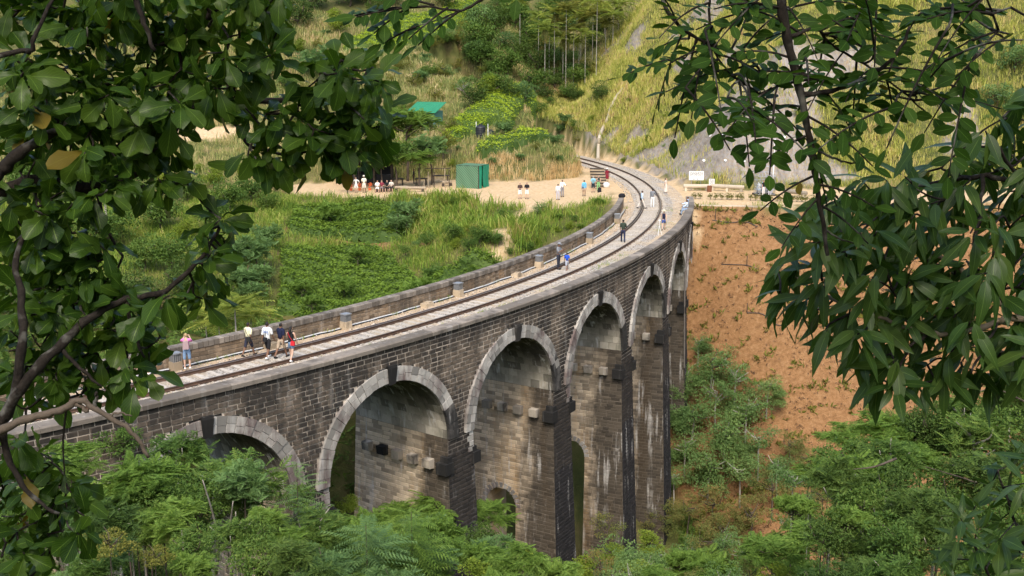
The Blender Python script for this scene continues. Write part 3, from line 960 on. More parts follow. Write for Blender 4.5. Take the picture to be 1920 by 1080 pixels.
strip('path', [(-3.5, -.30), (-3.2, -.29), (-2.9, -.28), (-2.6, -.27), (-2.35, -.25)], M_WALK, -1.06, -0.10, 900)
strip('path', [(1.15, -.229), (1.5, -.240), (2.0, -.245), (2.5, -.240)], M_WALK, -.34, 0.06, 400, .02)
strip('ballast', [(-2.55, -.29), (-2.3, -.215), (-2.0, -.19), (-1.7, -.18), (-1.45, -.185), (-1.1, -.18), (-.85, -.185), (-.5, -.18), (-.2, -.19), (.1, -.19), (.4, -.20), (.8, -.21), (1.2, -.235), (1.7, -.255), (2.1, -.255), (2.5, -.25)], M_BAL, -1.06, 0.52, 1300, 0.035)
# track
m_rust = N('rusty_rail_steel')
_p = m_rust.pos(); _a = m_rust.noise(_p, 3, 5)
M_RUST = m_rust.fin(m_rust.ramp(_a, [(0.3, (0.055, 0.032, 0.022)), (0.7, (0.12, 0.07, 0.045))]), 0.6, 0.4, _a, 0.2, 0.01)
M_RAILTOP = plain('worn_rail_head', (0.30, 0.25, 0.22), 0.35, 0.5, metal=0.6)
m_sl = N('weathered_concrete_sleeper')
_r = m_sl.rnd(); _a = m_sl.noise(m_sl.pos(), 5, 5, .7)
_c = m_sl.mix(_r, (0.41, 0.37, 0.31), (0.54, 0.495, 0.43)); _c = m_sl.mix(m_sl.ramp(_a, [(0.4, 0), (0.7, .65)]), _c, (0.30, 0.24, 0.18))
M_SLEEP = m_sl.fin(_c, 0.9, 0.2, _a, 0.4, 0.02)
track = empty('railway_track', pol(-.87, -.35, -.2))
TO = np.array(track.location)
tag(track, 'single curved railway track with rusty rails on pale sleepers over the viaduct', 'railway track')
def rail(name, r, a0, a1, w=.07, h=.155, parent=track, top=0.0):
    V = []; F = []; mi = []
    prof = [(-.07, top-h), (.07, top-h), (.07, top-h+.02), (.012, top-h+.045), (.012, top-.045), (w/2, top-.038), (w/2, top), (-w/2, top), (-w/2, top-.038), (-.012, top-.045), (-.012, top-h+.045), (-.07, top-h+.02)]
    n = max(4, int((a1-a0)*RAD/1.0)); m_ = len(prof)
    for i in range(n+1):
        a = a0+(a1-a0)*i/n
        for x, z in prof: V.append(pol(r+x, a, z)-TO)
    for i in range(n):
        for j in range(m_):
            k = (j+1) % m_
            F.append((i*m_+j, i*m_+k, (i+1)*m_+k, (i+1)*m_+j)); mi.append(1 if j == 6 else 0)
    F.append(tuple(range(m_))[::-1]); F.append(tuple(n*m_+j for j in range(m_))); mi += [0, 0]
    return ob(name, mesh(name, np.array(V), F, [M_RUST, M_RAILTOP], mi), parent)
rail('rail', 0.0, -1.06, 0.5)
rail('rail', -1.745, -1.06, 0.5)
rail('guard_rail', -1.745+.16, -0.95, -.13, top=-.01)
SLM = []
for v in range(4):
    m = MB(); m.box((0, 0, 0), (2.7+.06*random.random(), .24, .2), taper=.985)
    for s in (-.87, .87): m.box((s, 0, .108), (.34, .15, .025)); m.box((s+.12, 0, .125), (.05, .06, .05)); m.box((s-.12, 0, .125), (.05, .06, .05))
    mi = [0]*6+[1]*36
    SLM.append(mesh('sleeper_%d' % v, np.concatenate(m.v), m.f, [M_SLEEP, M_RUST], mi))
a = -1.055; i = 0
while a < 0.44:
    ob('sleeper', SLM[(i*5+i//3) % 4], track, pol(-.87+(random.random()-.5)*.08, a, -.262+(random.random()-.5)*.016)-TO, (0, 0, a+(random.random()-.5)*.02))
    a += (.66+.03*random.random())/RAD; i += 1
# ------------------------------------------------------------------ foliage materials
LM = {
 'broad': leafmat('leaf_mid_green', ((0.028, 0.06, 0.012), (0.06, 0.11, 0.022), (0.12, 0.17, 0.035)), 0.3),
 'bright': leafmat('leaf_yellow_green', ((0.06, 0.10, 0.014), (0.12, 0.17, 0.022), (0.21, 0.25, 0.035)), 0.35),
 'dark': leafmat('leaf_dark_green', ((0.022, 0.043, 0.010), (0.044, 0.078, 0.016), (0.08, 0.118, 0.025)), 0.2),
 'blue': leafmat('leaf_blue_green', ((0.042, 0.085, 0.032), (0.085, 0.15, 0.05), (0.14, 0.21, 0.07)), 0.3),
 'feather': leafmat('leaf_feathery_green', ((0.045, 0.088, 0.017), (0.092, 0.158, 0.028), (0.165, 0.235, 0.048)), 0.35),
 'pale': leafmat('leaf_pale_green', ((0.055, 0.105, 0.035), (0.10, 0.17, 0.055), (0.17, 0.24, 0.075)), 0.35),
 'olive': leafmat('leaf_olive', ((0.05, 0.06, 0.012), (0.10, 0.11, 0.022), (0.19, 0.18, 0.04)), 0.3),
 'palm': leafmat('leaf_palm', ((0.07, 0.11, 0.025), (0.16, 0.20, 0.04), (0.30, 0.30, 0.07)), 0.35),
 'tea': leafmat('leaf_tea', ((0.042, 0.075, 0.012), (0.085, 0.135, 0.018), (0.135, 0.19, 0.026)), 0.25, zone=0.5, rw=.25),
 'young_tea': leafmat('leaf_young_tea', ((0.09, 0.14, 0.014), (0.19, 0.25, 0.022), (0.27, 0.32, 0.035)), 0.3, zone=0.5, rw=.22),  # yellow-green of young tea, its own leaf colour
 'red': leafmat('leaf_reddish', ((0.065, 0.09, 0.025), (0.115, 0.135, 0.038), (0.22, 0.14, 0.05)), 0.3),
}
m = N('bark_grey_brown'); _a = m.noise(m.pos((1, 1, .3)), 6, 5)
M_BARK = m.fin(m.ramp(_a, [(0.3, (0.05, 0.038, 0.028)), (0.7, (0.14, 0.11, 0.085))]), 0.9, 0.2, _a, 0.6, 0.02)
m = N('bark_pale'); _a = m.noise(m.pos((1, 1, .4)), 5, 5)
M_BARKP = m.fin(m.ramp(_a, [(0.3, (0.22, 0.19, 0.15)), (0.7, (0.45, 0.42, 0.37))]), 0.9, 0.2, _a, 0.4, 0.02)
def grassmat(name, stops, zs=0.35, transl=0.35):
    n = N(name)
    r = n.rnd(); z = n.noise(n.pos(), zs, 4, 0.6); z2 = n.noise(n.pos(), zs*4, 2)
    f = n.math('ADD', n.math('MULTIPLY', r, 0.30), n.math('ADD', n.math('MULTIPLY', z, 0.75), n.math('MULTIPLY', n.math('SUBTRACT', z2, .5), 0.35)))
    c = n.ramp(n.math('SUBTRACT', f, 0.03), [(p, tuple(v*1.45 for v in q)) for p, q in stops])
    return n.fin(c, 0.7, 0.15, transl=transl, tcol=n.mix(1.0, c, (1.2, 1.15, .7), 'MULTIPLY'))
G_HILL = grassmat('hill_grass_blades', [(0.24, (0.09, 0.135, 0.04)), (0.40, (0.18, 0.21, 0.07)), (0.53, (0.28, 0.265, 0.10)), (0.66, (0.40, 0.31, 0.17))])
G_SLOPE = grassmat('yellow_slope_grass_blades', [(0.26, (0.14, 0.18, 0.03)), (0.42, (0.27, 0.285, 0.06)), (0.57, (0.42, 0.385, 0.12)), (0.68, (0.40, 0.31, 0.15)), (0.80, (0.27, 0.16, 0.085))], 0.28)  # yellow-green to dry red-brown, the grass's own colour
G_LUSH = grassmat('lush_reed_blades', [(0.25, (0.06, 0.115, 0.018)), (0.45, (0.13, 0.20, 0.03)), (0.60, (0.22, 0.26, 0.05)), (0.78, (0.30, 0.23, 0.10))], 0.5)
G_DRY = grassmat('dry_straw_blades', [(0.3, (0.30, 0.20, 0.09)), (0.5, (0.44, 0.32, 0.16)), (0.7, (0.52, 0.41, 0.25))], 0.5)
# ------------------------------------------------------------------ leaf and frond templates
def leaf_t(w=0.4):
    V = np.array([[0, 0, 0], [-w/2, .45, .07], [w/2, .45, .07], [0, 1, -.08]])
    return V, np.array([[0, 2, 3], [0, 3, 1]])
def frond_t(n=8, lw=.13, ll=.30, droop=.25, taper=True):
    """a pinnate leaf: pairs of narrow leaflets along a stalk, one quad each"""
    V = []; F = []
    for i in range(n):
        t = .12+.88*(i+.5)/n
        L = ll*(math.sin(math.pi*min(1, t*.85+.12))*.85+.15) if taper else ll
        z = -droop*t*t
        for s in (-1, 1):
            k = len(V)
            V += [[0, t-lw*.5, z], [s*L*.55, t+.02-lw*.35, z-.015], [s*L, t+L*.35, z-.08], [s*L*.5, t+lw*.55, z-.015]]
            F.append([k, k+1, k+2, k+3] if s > 0 else [k, k+3, k+2, k+1])
    k = len(V)
    V += [[-.008, 0, 0], [.008, 0, 0], [.004, 1, -droop], [-.004, 1, -droop]]
    F.append([k, k+1, k+2, k+3])
    return np.array(V, float), np.array(F)
def sphere_dirs(n, rng):
    d = rng.normal(size=(n, 3)); return unit(d)
def crown_broad(name, seed, nclump=22, per=80, leaf=.10, mat='broad', flat=.75, crad=.36, w=.5):
    """unit crown of leaf clumps with gaps; centre at the origin"""
    rng = np.random.default_rng(seed)
    c = sphere_dirs(nclump, rng)*(rng.uniform(.25, .86, (nclump, 1)))
    c[:, 2] *= flat
    lo = c[:, 2] < -.35; c[lo, 2] *= .5
    P = []; D = []; Nn = []
    for i in range(nclump):
        rr = crad*rng.uniform(.65, 1.2)
        d = sphere_dirs(per, rng)
        d[:, 2] = np.abs(d[:, 2])*np.where(rng.random(per) < .8, 1, -1)
        p = c[i]+d*rr*np.array([1, 1, .62])*rng.uniform(.55, 1, (per, 1))
        P.append(p); D.append(d*.9+rng.normal(size=(per, 3))*.45+np.array([0, 0, -.25])); Nn.append(d*.6+np.array([0, 0, 1.0])+rng.normal(size=(per, 3))*.35)
    P = np.concatenate(P); D = np.concatenate(D); Nn = np.concatenate(Nn)
    tv, tf = leaf_t(w)
    s = leaf*rng.uniform(.7, 1.3, len(P))
    V, F = scatter(tv, tf, frames(D, Nn)*s[:, None, None], P)
    return mesh(name, V, F, [LM[mat]])
def crown_frond(name, seed, nb=16, per=22, flen=.34, mat='feather', flat=.7, up=.35, n=8, ll=.30, lw=.13, droop=.25, layered=False):
    rng = np.random.default_rng(seed)
    c = sphere_dirs(nb, rng)*rng.uniform(.3, .82, (nb, 1)); c[:, 2] = np.abs(c[:, 2])*flat*np.where(rng.random(nb) < .7, 1, -.55)
    P = []; D = []; Nn = []
    for i in range(nb):
        k = per
        az = rng.uniform(0, 2*math.pi, k)
        el = rng.normal(.12, .28, k) if layered else rng.normal(up, .5, k)
        d = np.stack([np.cos(az)*np.cos(el), np.sin(az)*np.cos(el), np.sin(el)], 1)
        p = c[i]+rng.normal(size=(k, 3))*np.array([.10, .10, .045 if layered else .11])
        P.append(p); D.append(d); Nn.append(np.array([0, 0, 1.0])+rng.normal(size=(k, 3))*.22)
    P = np.concatenate(P); D = np.concatenate(D); Nn = np.concatenate(Nn)
    tv, tf = frond_t(n, lw, ll, droop)
    s = flen*rng.uniform(.7, 1.25, len(P))
    V, F = scatter(tv, tf, frames(D, Nn)*s[:, None, None], P)
    return mesh(name, V, F, [LM[mat]])
def trunk_mesh(name, seed, nb=7, mat=None, r=.05, spread=.7, top=.35):
    """unit trunk: z from 0 (ground) to 1 (crown centre); limbs fan out around the crown centre. xy in crown radii"""
    rng = np.random.default_rng(seed)
    m_ = MB()
    pts = [(0, 0, -.05), (rng.normal(0, .04), rng.normal(0, .04), .35), (rng.normal(0, .07), rng.normal(0, .07), .7), (0, 0, 1.0)]
    m_.tube(smoothline(pts, 4), np.linspace(r*1.5, r*.6, 13), 7)
    return m_
def make_tree(kind, seed):
    """crown (unit radius) and limb meshes for one kind"""
    b = 'trunk_'+kind
    rng = np.random.default_rng(seed+99)
    tm = trunk_mesh(b, seed)
    lm = MB()
    for i in range(7):
        az = rng.uniform(0, 6.28); e = rng.uniform(.1, .7); L = rng.uniform(.45, .8)
        d = np.array([math.cos(az)*math.cos(e), math.sin(az)*math.cos(e), math.sin(e)])
        p0 = np.array([0, 0, -.45+rng.uniform(0, .5)])
        p1 = p0+d*L*.55+rng.normal(size=3)*.04; p2 = p0+d*L+np.array([0, 0, .12])+rng.normal(size=3)*.06
        lm.tube(smoothline([p0, p1, p2], 3), np.linspace(.035, .010, 7), 5)
    return tm, lm
TREES = {}
def def_tree(kind, crown, bark, seed):
    tm, lm = make_tree(kind, seed)
    TREES[kind] = (crown, mesh('trunk_'+kind, np.concatenate(tm.v), tm.f, [bark], smooth=True), mesh('limbs_'+kind, np.concatenate(lm.v), lm.f, [bark], smooth=True))
def_tree('round', crown_broad('crown_round', 1, 26, 85, .105, 'broad'), M_BARK, 1)
def_tree('round2', crown_broad('crown_round2', 2, 22, 90, .10, 'broad', .95, .34), M_BARK, 2)
def_tree('darkbush', crown_broad('crown_dark', 3, 24, 95, .095, 'dark', .85), M_BARK, 3)
def_tree('bright', crown_broad('crown_bright', 4, 22, 95, .10, 'bright', .8), M_BARK, 4)
def_tree('olive', crown_broad('crown_olive', 5, 22, 80, .09, 'olive', .9, .33), M_BARK, 5)
def_tree('blue', crown_broad('crown_blue', 6, 24, 90, .10, 'blue', .8), M_BARK, 6)
def_tree('pale', crown_broad('crown_pale', 7, 20, 75, .085, 'pale', .8, .30), M_BARKP, 7)
def_tree('sparse', crown_broad('crown_sparse', 8, 20, 60, .075, 'pale', .85, .24), M_BARKP, 8)
def_tree('sparse_red', crown_broad('crown_sparse_red', 9, 22, 55, .07, 'red', .85, .24), M_BARK, 9)
def_tree('feather', crown_frond('crown_feather', 10, 18, 22, .36, 'feather', .75, .3, 9), M_BARK, 10)
def_tree('feather2', crown_frond('crown_feather2', 11, 20, 20, .33, 'blue', .9, .5, 9), M_BARK, 11)
def_tree('layered', crown_frond('crown_layered', 12, 14, 30, .40, 'feather', .85, .1, 9, .26, .12, .35, True), M_BARK, 12)
def_tree('ash', crown_frond('crown_ash', 13, 26, 22, .27, 'broad', .85, .15, 6, .30, .17, .35), M_BARKP, 13)
def_tree('darkfrond', crown_frond('crown_darkfrond', 14, 24, 22, .30, 'dark', .85, .1, 6, .36, .17, .45), M_BARKP, 14)
def_tree('umbrella', crown_broad('crown_umbrella', 15, 26, 70, .10, 'broad', .55, .30), M_BARK, 15)
TREE_OBS = []
def tree(name, kind, c, R, label, group=None, sq=1.0, rz=None, cat='tree'):
    """c = centre of the crown; the trunk stands on the ground under it"""
    x, y, z = c
    g = h1(x, y)
    root = empty(name, (x, y, g), random.uniform(0, 6.28) if rz is None else rz)
    tag(root, label, cat, group)
    cr, tr, li = TREES[kind]
    H = max(z-g, R*.5)
    ob('crown', cr, root, (0, 0, H), scale=(R, R, R*sq))
    if H > R*.55:
        t = ob('trunk', tr, root, scale=(R*.6, R*.6, H))
        ob('limb', li, t, (0, 0, 1.0), scale=(1.5, 1.5, R*sq/H))
    TREE_OBS.append(root)
    return root
def ptree(name, kind, px, py, rpx, Y, label, group=None, sq=1.0, cat='tree'):
    c = at(px, py, Y)
    return tree(name, kind, c, rpx/F_PX*Y*1.02, label, group, sq, cat=cat)
def strees(name, kind, lst, label, group=None, sq=1.0, cat='tree', lift=0.0):
    """trees on the hillsides: (px, py, radius px) of the crown; they stand where the ray through the foot meets the slope"""
    for (px, py, rp) in lst:
        p, Y = surf(px, py+rp*.8)
        R = rp/F_PX*Y
        c = at(px, py, Y)
        c[2] = max(c[2], p[2]+R*.3)+lift
        tree(name, kind, c, R, label, group, sq, cat=cat)
# ------------------------------------------------------------------ grass
def blades(name, pts, hgt, mat, nb=6, spread=.35, wid=.035, lean=.5, seed=0, label=None):
    rng = np.random.default_rng(seed)
    n = len(pts)
    P = np.repeat(pts, nb, axis=0)+np.concatenate([rng.normal(size=(n*nb, 2))*spread*.5, np.zeros((n*nb, 1))], 1)
    h = np.repeat(hgt, nb)*rng.uniform(.55, 1.15, n*nb)
    az = rng.uniform(0, 6.283, n*nb)
    ln_ = rng.uniform(.1, lean, n*nb)*h
    dx = np.stack([np.cos(az), np.sin(az), np.zeros_like(az)], 1)
    wv = np.stack([-np.sin(az+rng.normal(size=n*nb)), np.cos(az), np.zeros_like(az)], 1)*(wid*h*rng.uniform(.6, 1.4, n*nb))[:, None]
    up = np.array([0, 0, 1.0])
    b = P-up*.08
    mdl = P+up*(h*.6)[:, None]+dx*(ln_*.35)[:, None]
    tip = P+up*(h*.92)[:, None]+dx*ln_[:, None]
    V = np.stack([b-wv, b+wv, mdl+wv*.8, mdl-wv*.8, tip], 1).reshape(-1, 3)
    k = np.arange(n*nb)[:, None]*5
    F4 = k+np.array([[0, 1, 2, 3]]); F3 = k+np.array([[3, 2, 4]])
    o = ob(name, mesh(name, V, [F4, F3], [mat]))
    tag(o, kind='stuff')
    return o
def sample(poly_bbox, n, rng):
    x0, y0, x1, y1 = poly_bbox
    return rng.uniform(x0, x1, n), rng.uniform(y0, y1, n)
def in_view(x, y, z, m=60):
    c, s = math.cos(PITCH), math.sin(PITCH)
    zz = z-CAM_H; fw = y*c-zz*s; up = y*s+zz*c
    px = 960+F_PX*x/fw; py = 540-F_PX*up/fw
    return (px > -m) & (px < 1920+m) & (py > -m) & (py < 1080+m), px, py
rng = np.random.default_rng(21)
gx_, gy_ = sample((-75, 80, 75, 215), 150000, rng)
_x2, _y2 = sample((4, 112, 78, 190), 70000, rng); gx_ = np.concatenate([gx_, _x2]); gy_ = np.concatenate([gy_, _y2])
gz_ = height(gx_, gy_)
_sl = np.abs(height(gx_, gy_+.4)-gz_)/.4          # steep banks need more tufts for the same cover
_k = np.repeat(np.where((_sl > 1.1) & (base_dist(gx_, gy_) < 0))[0], 4)
_x2 = gx_[_k]+rng.uniform(-.4, .4, len(_k)); _y2 = gy_[_k]+rng.uniform(-.4, .4, len(_k))
gx_ = np.concatenate([gx_, _x2]); gy_ = np.concatenate([gy_, _y2]); gz_ = np.concatenate([gz_, height(_x2, _y2)])
ok, pxs, pys = in_view(gx_, gy_, gz_)
gx_, gy_, gz_, pxs, pys = gx_[ok], gy_[ok], gz_[ok], pxs[ok], pys[ok]
sand = zone_sand(gx_, gy_); red = zone_red(gx_, gy_); rock = zone_rock(gx_, gy_)
r_, a_ = rel(gx_, gy_)
deck = (r_ > -5.2) & (r_ < 4.2)
bd_ = base_dist(gx_, gy_)
right = (bd_ > 0) & (a_ < .62) & (gx_ > 0)
TEA = [  # tea patches on the ground, by photo pixels of their outline
 [(520, 545), (530, 470), (700, 462), (860, 505), (950, 520), (760, 600), (640, 625), (560, 600), (490, 610)],
 [(535, 440), (550, 405), (690, 380), (770, 395), (760, 450), (650, 458)],
]
TEA_UP = [
 [(822, 268), (835, 245), (900, 200), (950, 165), (1000, 172), (1012, 205), (1008, 240), (960, 250), (935, 232), (880, 258), (830, 290)],
 [(890, 290), (905, 272), (960, 262), (1000, 250), (1045, 255), (1030, 268), (960, 290), (905, 300)],
 [(640, 100), (700, 55), (820, 25), (900, 0), (900, 30), (830, 70), (740, 95)],
]
TEAW = [[tuple(surf(px, py)[0][:2]) for px, py in q] for q in TEA]
TEAUW = [[tuple(surf(px, py)[0][:2]) for px, py in q] for q in TEA_UP]
tea_d = np.minimum.reduce([sdf(q, gx_, gy_) for q in TEAW+TEAUW])
lush = (~right) & (gy_ < 118) & (pys > 365)
dens = vnoise(gx_, gy_, 5, 31)
free = (sand < .3) & (red < .25) & (~deck) & (tea_d > .3)
P3 = np.stack([gx_, gy_, gz_], 1)
hn = vnoise(gx_, gy_, 4, 33)
sel = free & right & (rng.random(len(gx_)) < np.where(rock > .5, .05+.34*(dens > .62), .95))
blades('slope_grass', P3[sel], (.35+.65*hn[sel])*rng.uniform(.6, 1.3, sel.sum()), G_SLOPE, 5, .6, .044, .8, 1)
drypx = ((np.hypot((pxs-1000)/70, (pys-185)/28) < 1) | (np.hypot((pxs-830)/45, (pys-90)/26) < 1) | (np.hypot((pxs-1050)/60, (pys-330)/20) < 1) | (np.hypot((pxs-940)/60, (pys-315)/22) < 1)) & ~right
sel = free & ~right & ~lush & ~drypx & (rng.random(len(gx_)) < .66)
blades('hill_grass', P3[sel], (.4+.9*hn[sel])*rng.uniform(.6, 1.3, sel.sum()), G_HILL, 5, .55, .045, .6, 2)
sel = free & drypx & ~lush
blades('dry_grass', P3[sel], .6+.7*hn[sel], G_DRY, 7, .5, .03, .5, 3)
sel = free & lush & (rng.random(len(gx_)) < .95)
blades('reed_grass', P3[sel], (.35+.95*hn[sel])*np.where(np.hypot((pxs-860)/190, (pys-420)/70) < 1, 1.15, .8)[sel]*rng.uniform(.6, 1.25, sel.sum()), G_LUSH, 8, .65, .034, .9, 4)
# ------------------------------------------------------------------ tea: a carpet of clipped bushes in contour rows
def tea(name, polys, mat, nleaf, hb, seed, rowlen=2.1):
    rng = np.random.default_rng(seed)
    Ps = []; Ds = []; Ns = []
    VV = []; FF = []; off = 0
    for q in polys:
        Q = np.array(q); x0, y0 = Q.min(0)-1; x1, y1 = Q.max(0)+1
        step = .22
        X, Y = np.meshgrid(np.arange(x0, x1, step), np.arange(y0, y1, step))
        sh = X.shape
        d = sdf(q, X.ravel(), Y.ravel()).reshape(sh)+(vnoise(X, Y, 1.8, 47)-.5)*.9
        g = height(X.ravel(), Y.ravel()).reshape(sh)
        # rows follow the contours of a smooth version of the slope; bushes bulge and break
        def top(x, y, gg, dd):
            row = (y*.95+x*.18+(vnoise(x, y, 9, 41)-.5)*5)/rowlen
            w = np.abs((row % 1)-.5)*2
            bx = (x+np.floor(row)*1.37+(vnoise(x, y, 3, 42)-.5)*1.2)/1.1
            wb = np.abs((bx % 1)-.5)*2
            hh = hb*(1-.85*np.clip((w-.50)/.5, 0, 1)**1.6)*(1-.35*np.clip((wb-.7)/.3, 0, 1)**2)
            hh = hh*(0.82+.36*vnoise(x, y, 1.7, 43))
            return gg+hh*sm(-dd/.5)-.25*(1-sm(-dd/.5))
        Z = top(X, Y, g, d)
        keep = d < 0.1
        idx = -np.ones(sh, int); idx[keep] = np.arange(keep.sum())
        VV.append(np.stack([X[keep], Y[keep], Z[keep]-.10], 1))
        a, b, c, e = idx[:-1, :-1], idx[:-1, 1:], idx[1:, 1:], idx[1:, :-1]
        m_ = (a >= 0) & (b >= 0) & (c >= 0) & (e >= 0)
        FF.append(np.stack([a[m_], b[m_], c[m_], e[m_]], 1)+off); off += keep.sum()
        area = (d < -.1).sum()*step*step
        n = int(area*nleaf)
        x = rng.uniform(x0, x1, n*4); y = rng.uniform(y0, y1, n*4)
        dd = sdf(q, x, y)+(vnoise(x, y, 1.8, 47)-.5)*.9; k = dd < -.05; x, y, dd = x[k][:n*2], y[k][:n*2], dd[k][:n*2]
        rw_ = np.abs((((y*.95+x*.18+(vnoise(x, y, 9, 41)-.5)*5)/rowlen) % 1)-.5)*2
        kk = (rw_ < .80) | (rng.random(len(x)) < .15); x, y, dd = x[kk], y[kk], dd[kk]
        zz = top(x, y, height(x, y), dd)
        Ps.append(np.stack([x, y, zz+rng.uniform(-.07, .09, len(x))], 1))
        az = rng.uniform(0, 6.283, len(x))
        Ds.append(np.stack([np.cos(az), np.sin(az), rng.uniform(-.1, .9, len(x))], 1)); Ns.append(np.array([0, 0, 1.0])+rng.normal(size=(len(x), 3))*.5)
    P = np.concatenate(Ps); D = np.concatenate(Ds); Nn = np.concatenate(Ns)
    tv, tf = leaf_t(.48)
    s = .25*rng.uniform(.7, 1.35, len(P))
    V, F = scatter(tv, tf, frames(D, Nn)*s[:, None, None], P)
    VB = np.concatenate(VV); FB = np.concatenate(FF)
    me = mesh(name, np.concatenate([V, VB]), [F, FB+len(V)], [mat, LM['dark']], np.concatenate([np.zeros(len(F)), np.ones(len(FB))]))
    o = ob(name, me); tag(o, kind='stuff'); return o
tea('tea_bushes', TEAW, LM['tea'], 58, .95, 51)
tea('tea_bushes', TEAUW, LM['young_tea'], 50, 1.0, 52)
ADJ = {'round': 'leafy round tree', 'ash': 'compound leaved tree', 'feather': 'feathery green tree', 'round2': 'upright leafy tree', 'darkbush': 'dark dense tree', 'feather2': 'blue green feathery tree', 'blue': 'blue green leafy tree', 'pale': 'pale leafy tree', 'layered': 'layered feathery tree', 'darkfrond': 'dark drooping tree', 'bright': 'yellow green tree', 'sparse_red': 'thin reddish tree', 'olive': 'olive leaved tree', 'sparse': 'airy thin tree', 'umbrella': 'flat topped leafy tree'}
# ------------------------------------------------------------------ hillside trees and shrubs, left to right
strees('hillside_tree', 'bright', [(632, 38, 34)], 'yellow green leafy bush above the terraces, below the dark trees at the top')
strees('hillside_tree', 'darkbush', [(560, 22, 40), (590, -12, 42), (655, -18, 40), (735, -14, 36), (520, 50, 40), (700, 10, 22), (835, -10, 34), (690, -30, 50)], 'dark tree in the belt along the top of the left hillside', 'dark trees along the top of the hill')
strees('bamboo_clump', 'feather2', [(598, 118, 46), (640, 150, 28)], 'blue green feathery clump on the left hillside', 'feathery clumps high on the left hill')
strees('hillside_tree', 'round', [(905, 62, 42), (952, 112, 40), (992, 66, 40), (1002, 148, 36), (935, 152, 34), (968, 24, 40), (1035, 20, 34), (900, 118, 34), (1062, 170, 22)], 'leafy tree in the dense grove left of the palms', 'trees of the grove beside the palms')
strees('hillside_tree', 'darkbush', [(1012, 110, 36), (975, 95, 30), (1025, 172, 24), (960, 170, 26), (1045, 30, 34), (930, 40, 30), (1040, 150, 26), (1080, 175, 20), (1120, 50, 30)], 'dark tree deep in the grove behind the palms', 'dark trees of the grove behind the palms')
strees('hillside_tree', 'blue', [(985, 172, 28), (895, 30, 34), (1070, 30, 30), (945, 78, 26)], 'blue green tree in the grove left of the palms', 'blue green trees of the grove')
strees('hillside_bush', 'bright', [(915, 160, 34)], 'round bush with a bright top just above the light green tea patch', cat='bush')
strees('hillside_bush', 'darkbush', [(888, 178, 34)], 'dark bush behind the upper edge of the light green tea patch', cat='bush')
strees('bare_tree', 'sparse', [(868, 160, 26)], 'thin pale trunked tree with few leaves between the hut and the tea patch')
strees('hillside_bush', 'olive', [(760, 195, 22), (720, 165, 24), (690, 195, 20), (845, 235, 22), (560, 225, 26), (620, 235, 24), (665, 225, 22), (775, 150, 20), (830, 130, 18), (740, 110, 16), (815, 175, 18), (700, 120, 16)], 'low olive bush scattered over the grassy slope above the hut', 'olive bushes on the grassy slope', cat='bush')
strees('hillside_bush', 'round2', [(1015, 205, 18), (1030, 192, 14), (600, 190, 22), (540, 160, 24), (500, 130, 26), (660, 165, 18), (1075, 240, 12)], 'small round green bush on the slope beyond the platform', 'small green bushes on the slope', cat='bush')
strees('slope_bush', 'darkbush', [(1128, 172, 24)], 'lone dark bush on the yellow slope above the railway cutting', cat='bush')
strees('slope_bush', 'bright', [(1112, 222, 11), (1180, 190, 9), (1170, 300, 9), (1155, 225, 8), (1215, 260, 12), (1250, 215, 10), (1390, 300, 9), (1340, 330, 8), (1500, 210, 14), (1640, 300, 16)], 'small yellow green tuft of shrub on the steep cutting slope', 'shrubs on the cutting slope', cat='bush')
strees('slope_tree', 'blue', [(1905, 110, 40), (1870, 180, 34), (1915, 200, 40), (1830, 60, 26)], 'bluish tree at the far right edge of the slope, behind the overhanging branch', 'trees at the right edge of the slope')
strees('wispy_shrub', 'feather2', [(945, 240, 22), (1060, 225, 16), (1040, 262, 18), (1052, 240, 14)], 'wispy grey green shrub between the water tanks and the cutting', 'wispy shrubs by the tanks', cat='bush')
# palms
def frond_palm(): return frond_t(14, .085, .30, .55)
tv, tf = frond_palm()
_rng = np.random.default_rng(61)
def palm_crown(name, nf, mat, seed, up=(.1, 1.0)):
    rng = np.random.default_rng(seed)
    az = np.arange(nf)*2.4+rng.uniform(-.3, .3, nf); el = rng.uniform(*up, nf)
    D = np.stack([np.cos(az)*np.cos(el), np.sin(az)*np.cos(el), np.sin(el)], 1)
    Nn = np.array([0, 0, 1.0])+rng.normal(size=(nf, 3))*.1
    V, F = scatter(tv, tf, frames(D, Nn)*rng.uniform(.85, 1.15, nf)[:, None, None], np.zeros((nf, 3)))
    return mesh(name, V, F, [LM[mat]])
PC = [palm_crown('crown_palm', 19, 'palm', 1), palm_crown('crown_palm2', 17, 'palm', 2, (-.1, .9)), palm_crown('crown_palm3', 18, 'olive', 3)]
tm = MB(); tm.tube([(0, 0, -.05), (.0, .0, .5), (0, 0, 1)], [.06, .05, .04], 6)
PT = mesh('trunk_palm', np.concatenate(tm.v), tm.f, [M_BARKP], smooth=True)
dm = palm_crown('crown_palm_dead', 5, 'red', 7, (-1.3, -.7))
def palm(px, pytop, pybase, Y, L, label, group, i):
    top = at(px, pytop, Y); x, y = top[0], top[1]
    g = h1(x, y)
    root = empty('areca_palm', (x, y, g), random.uniform(0, 6.28)); tag(root, label, 'palm', group)
    H = max(2.0, top[2]-g)
    ob('trunk', PT, root, scale=(1, 1, H)); ob('crown', PC[i % 3], root, (0, 0, H), scale=L)
    if i % 3 == 0: ob('dead_frond', dm, root, (0, 0, H-.1), scale=L*.8)
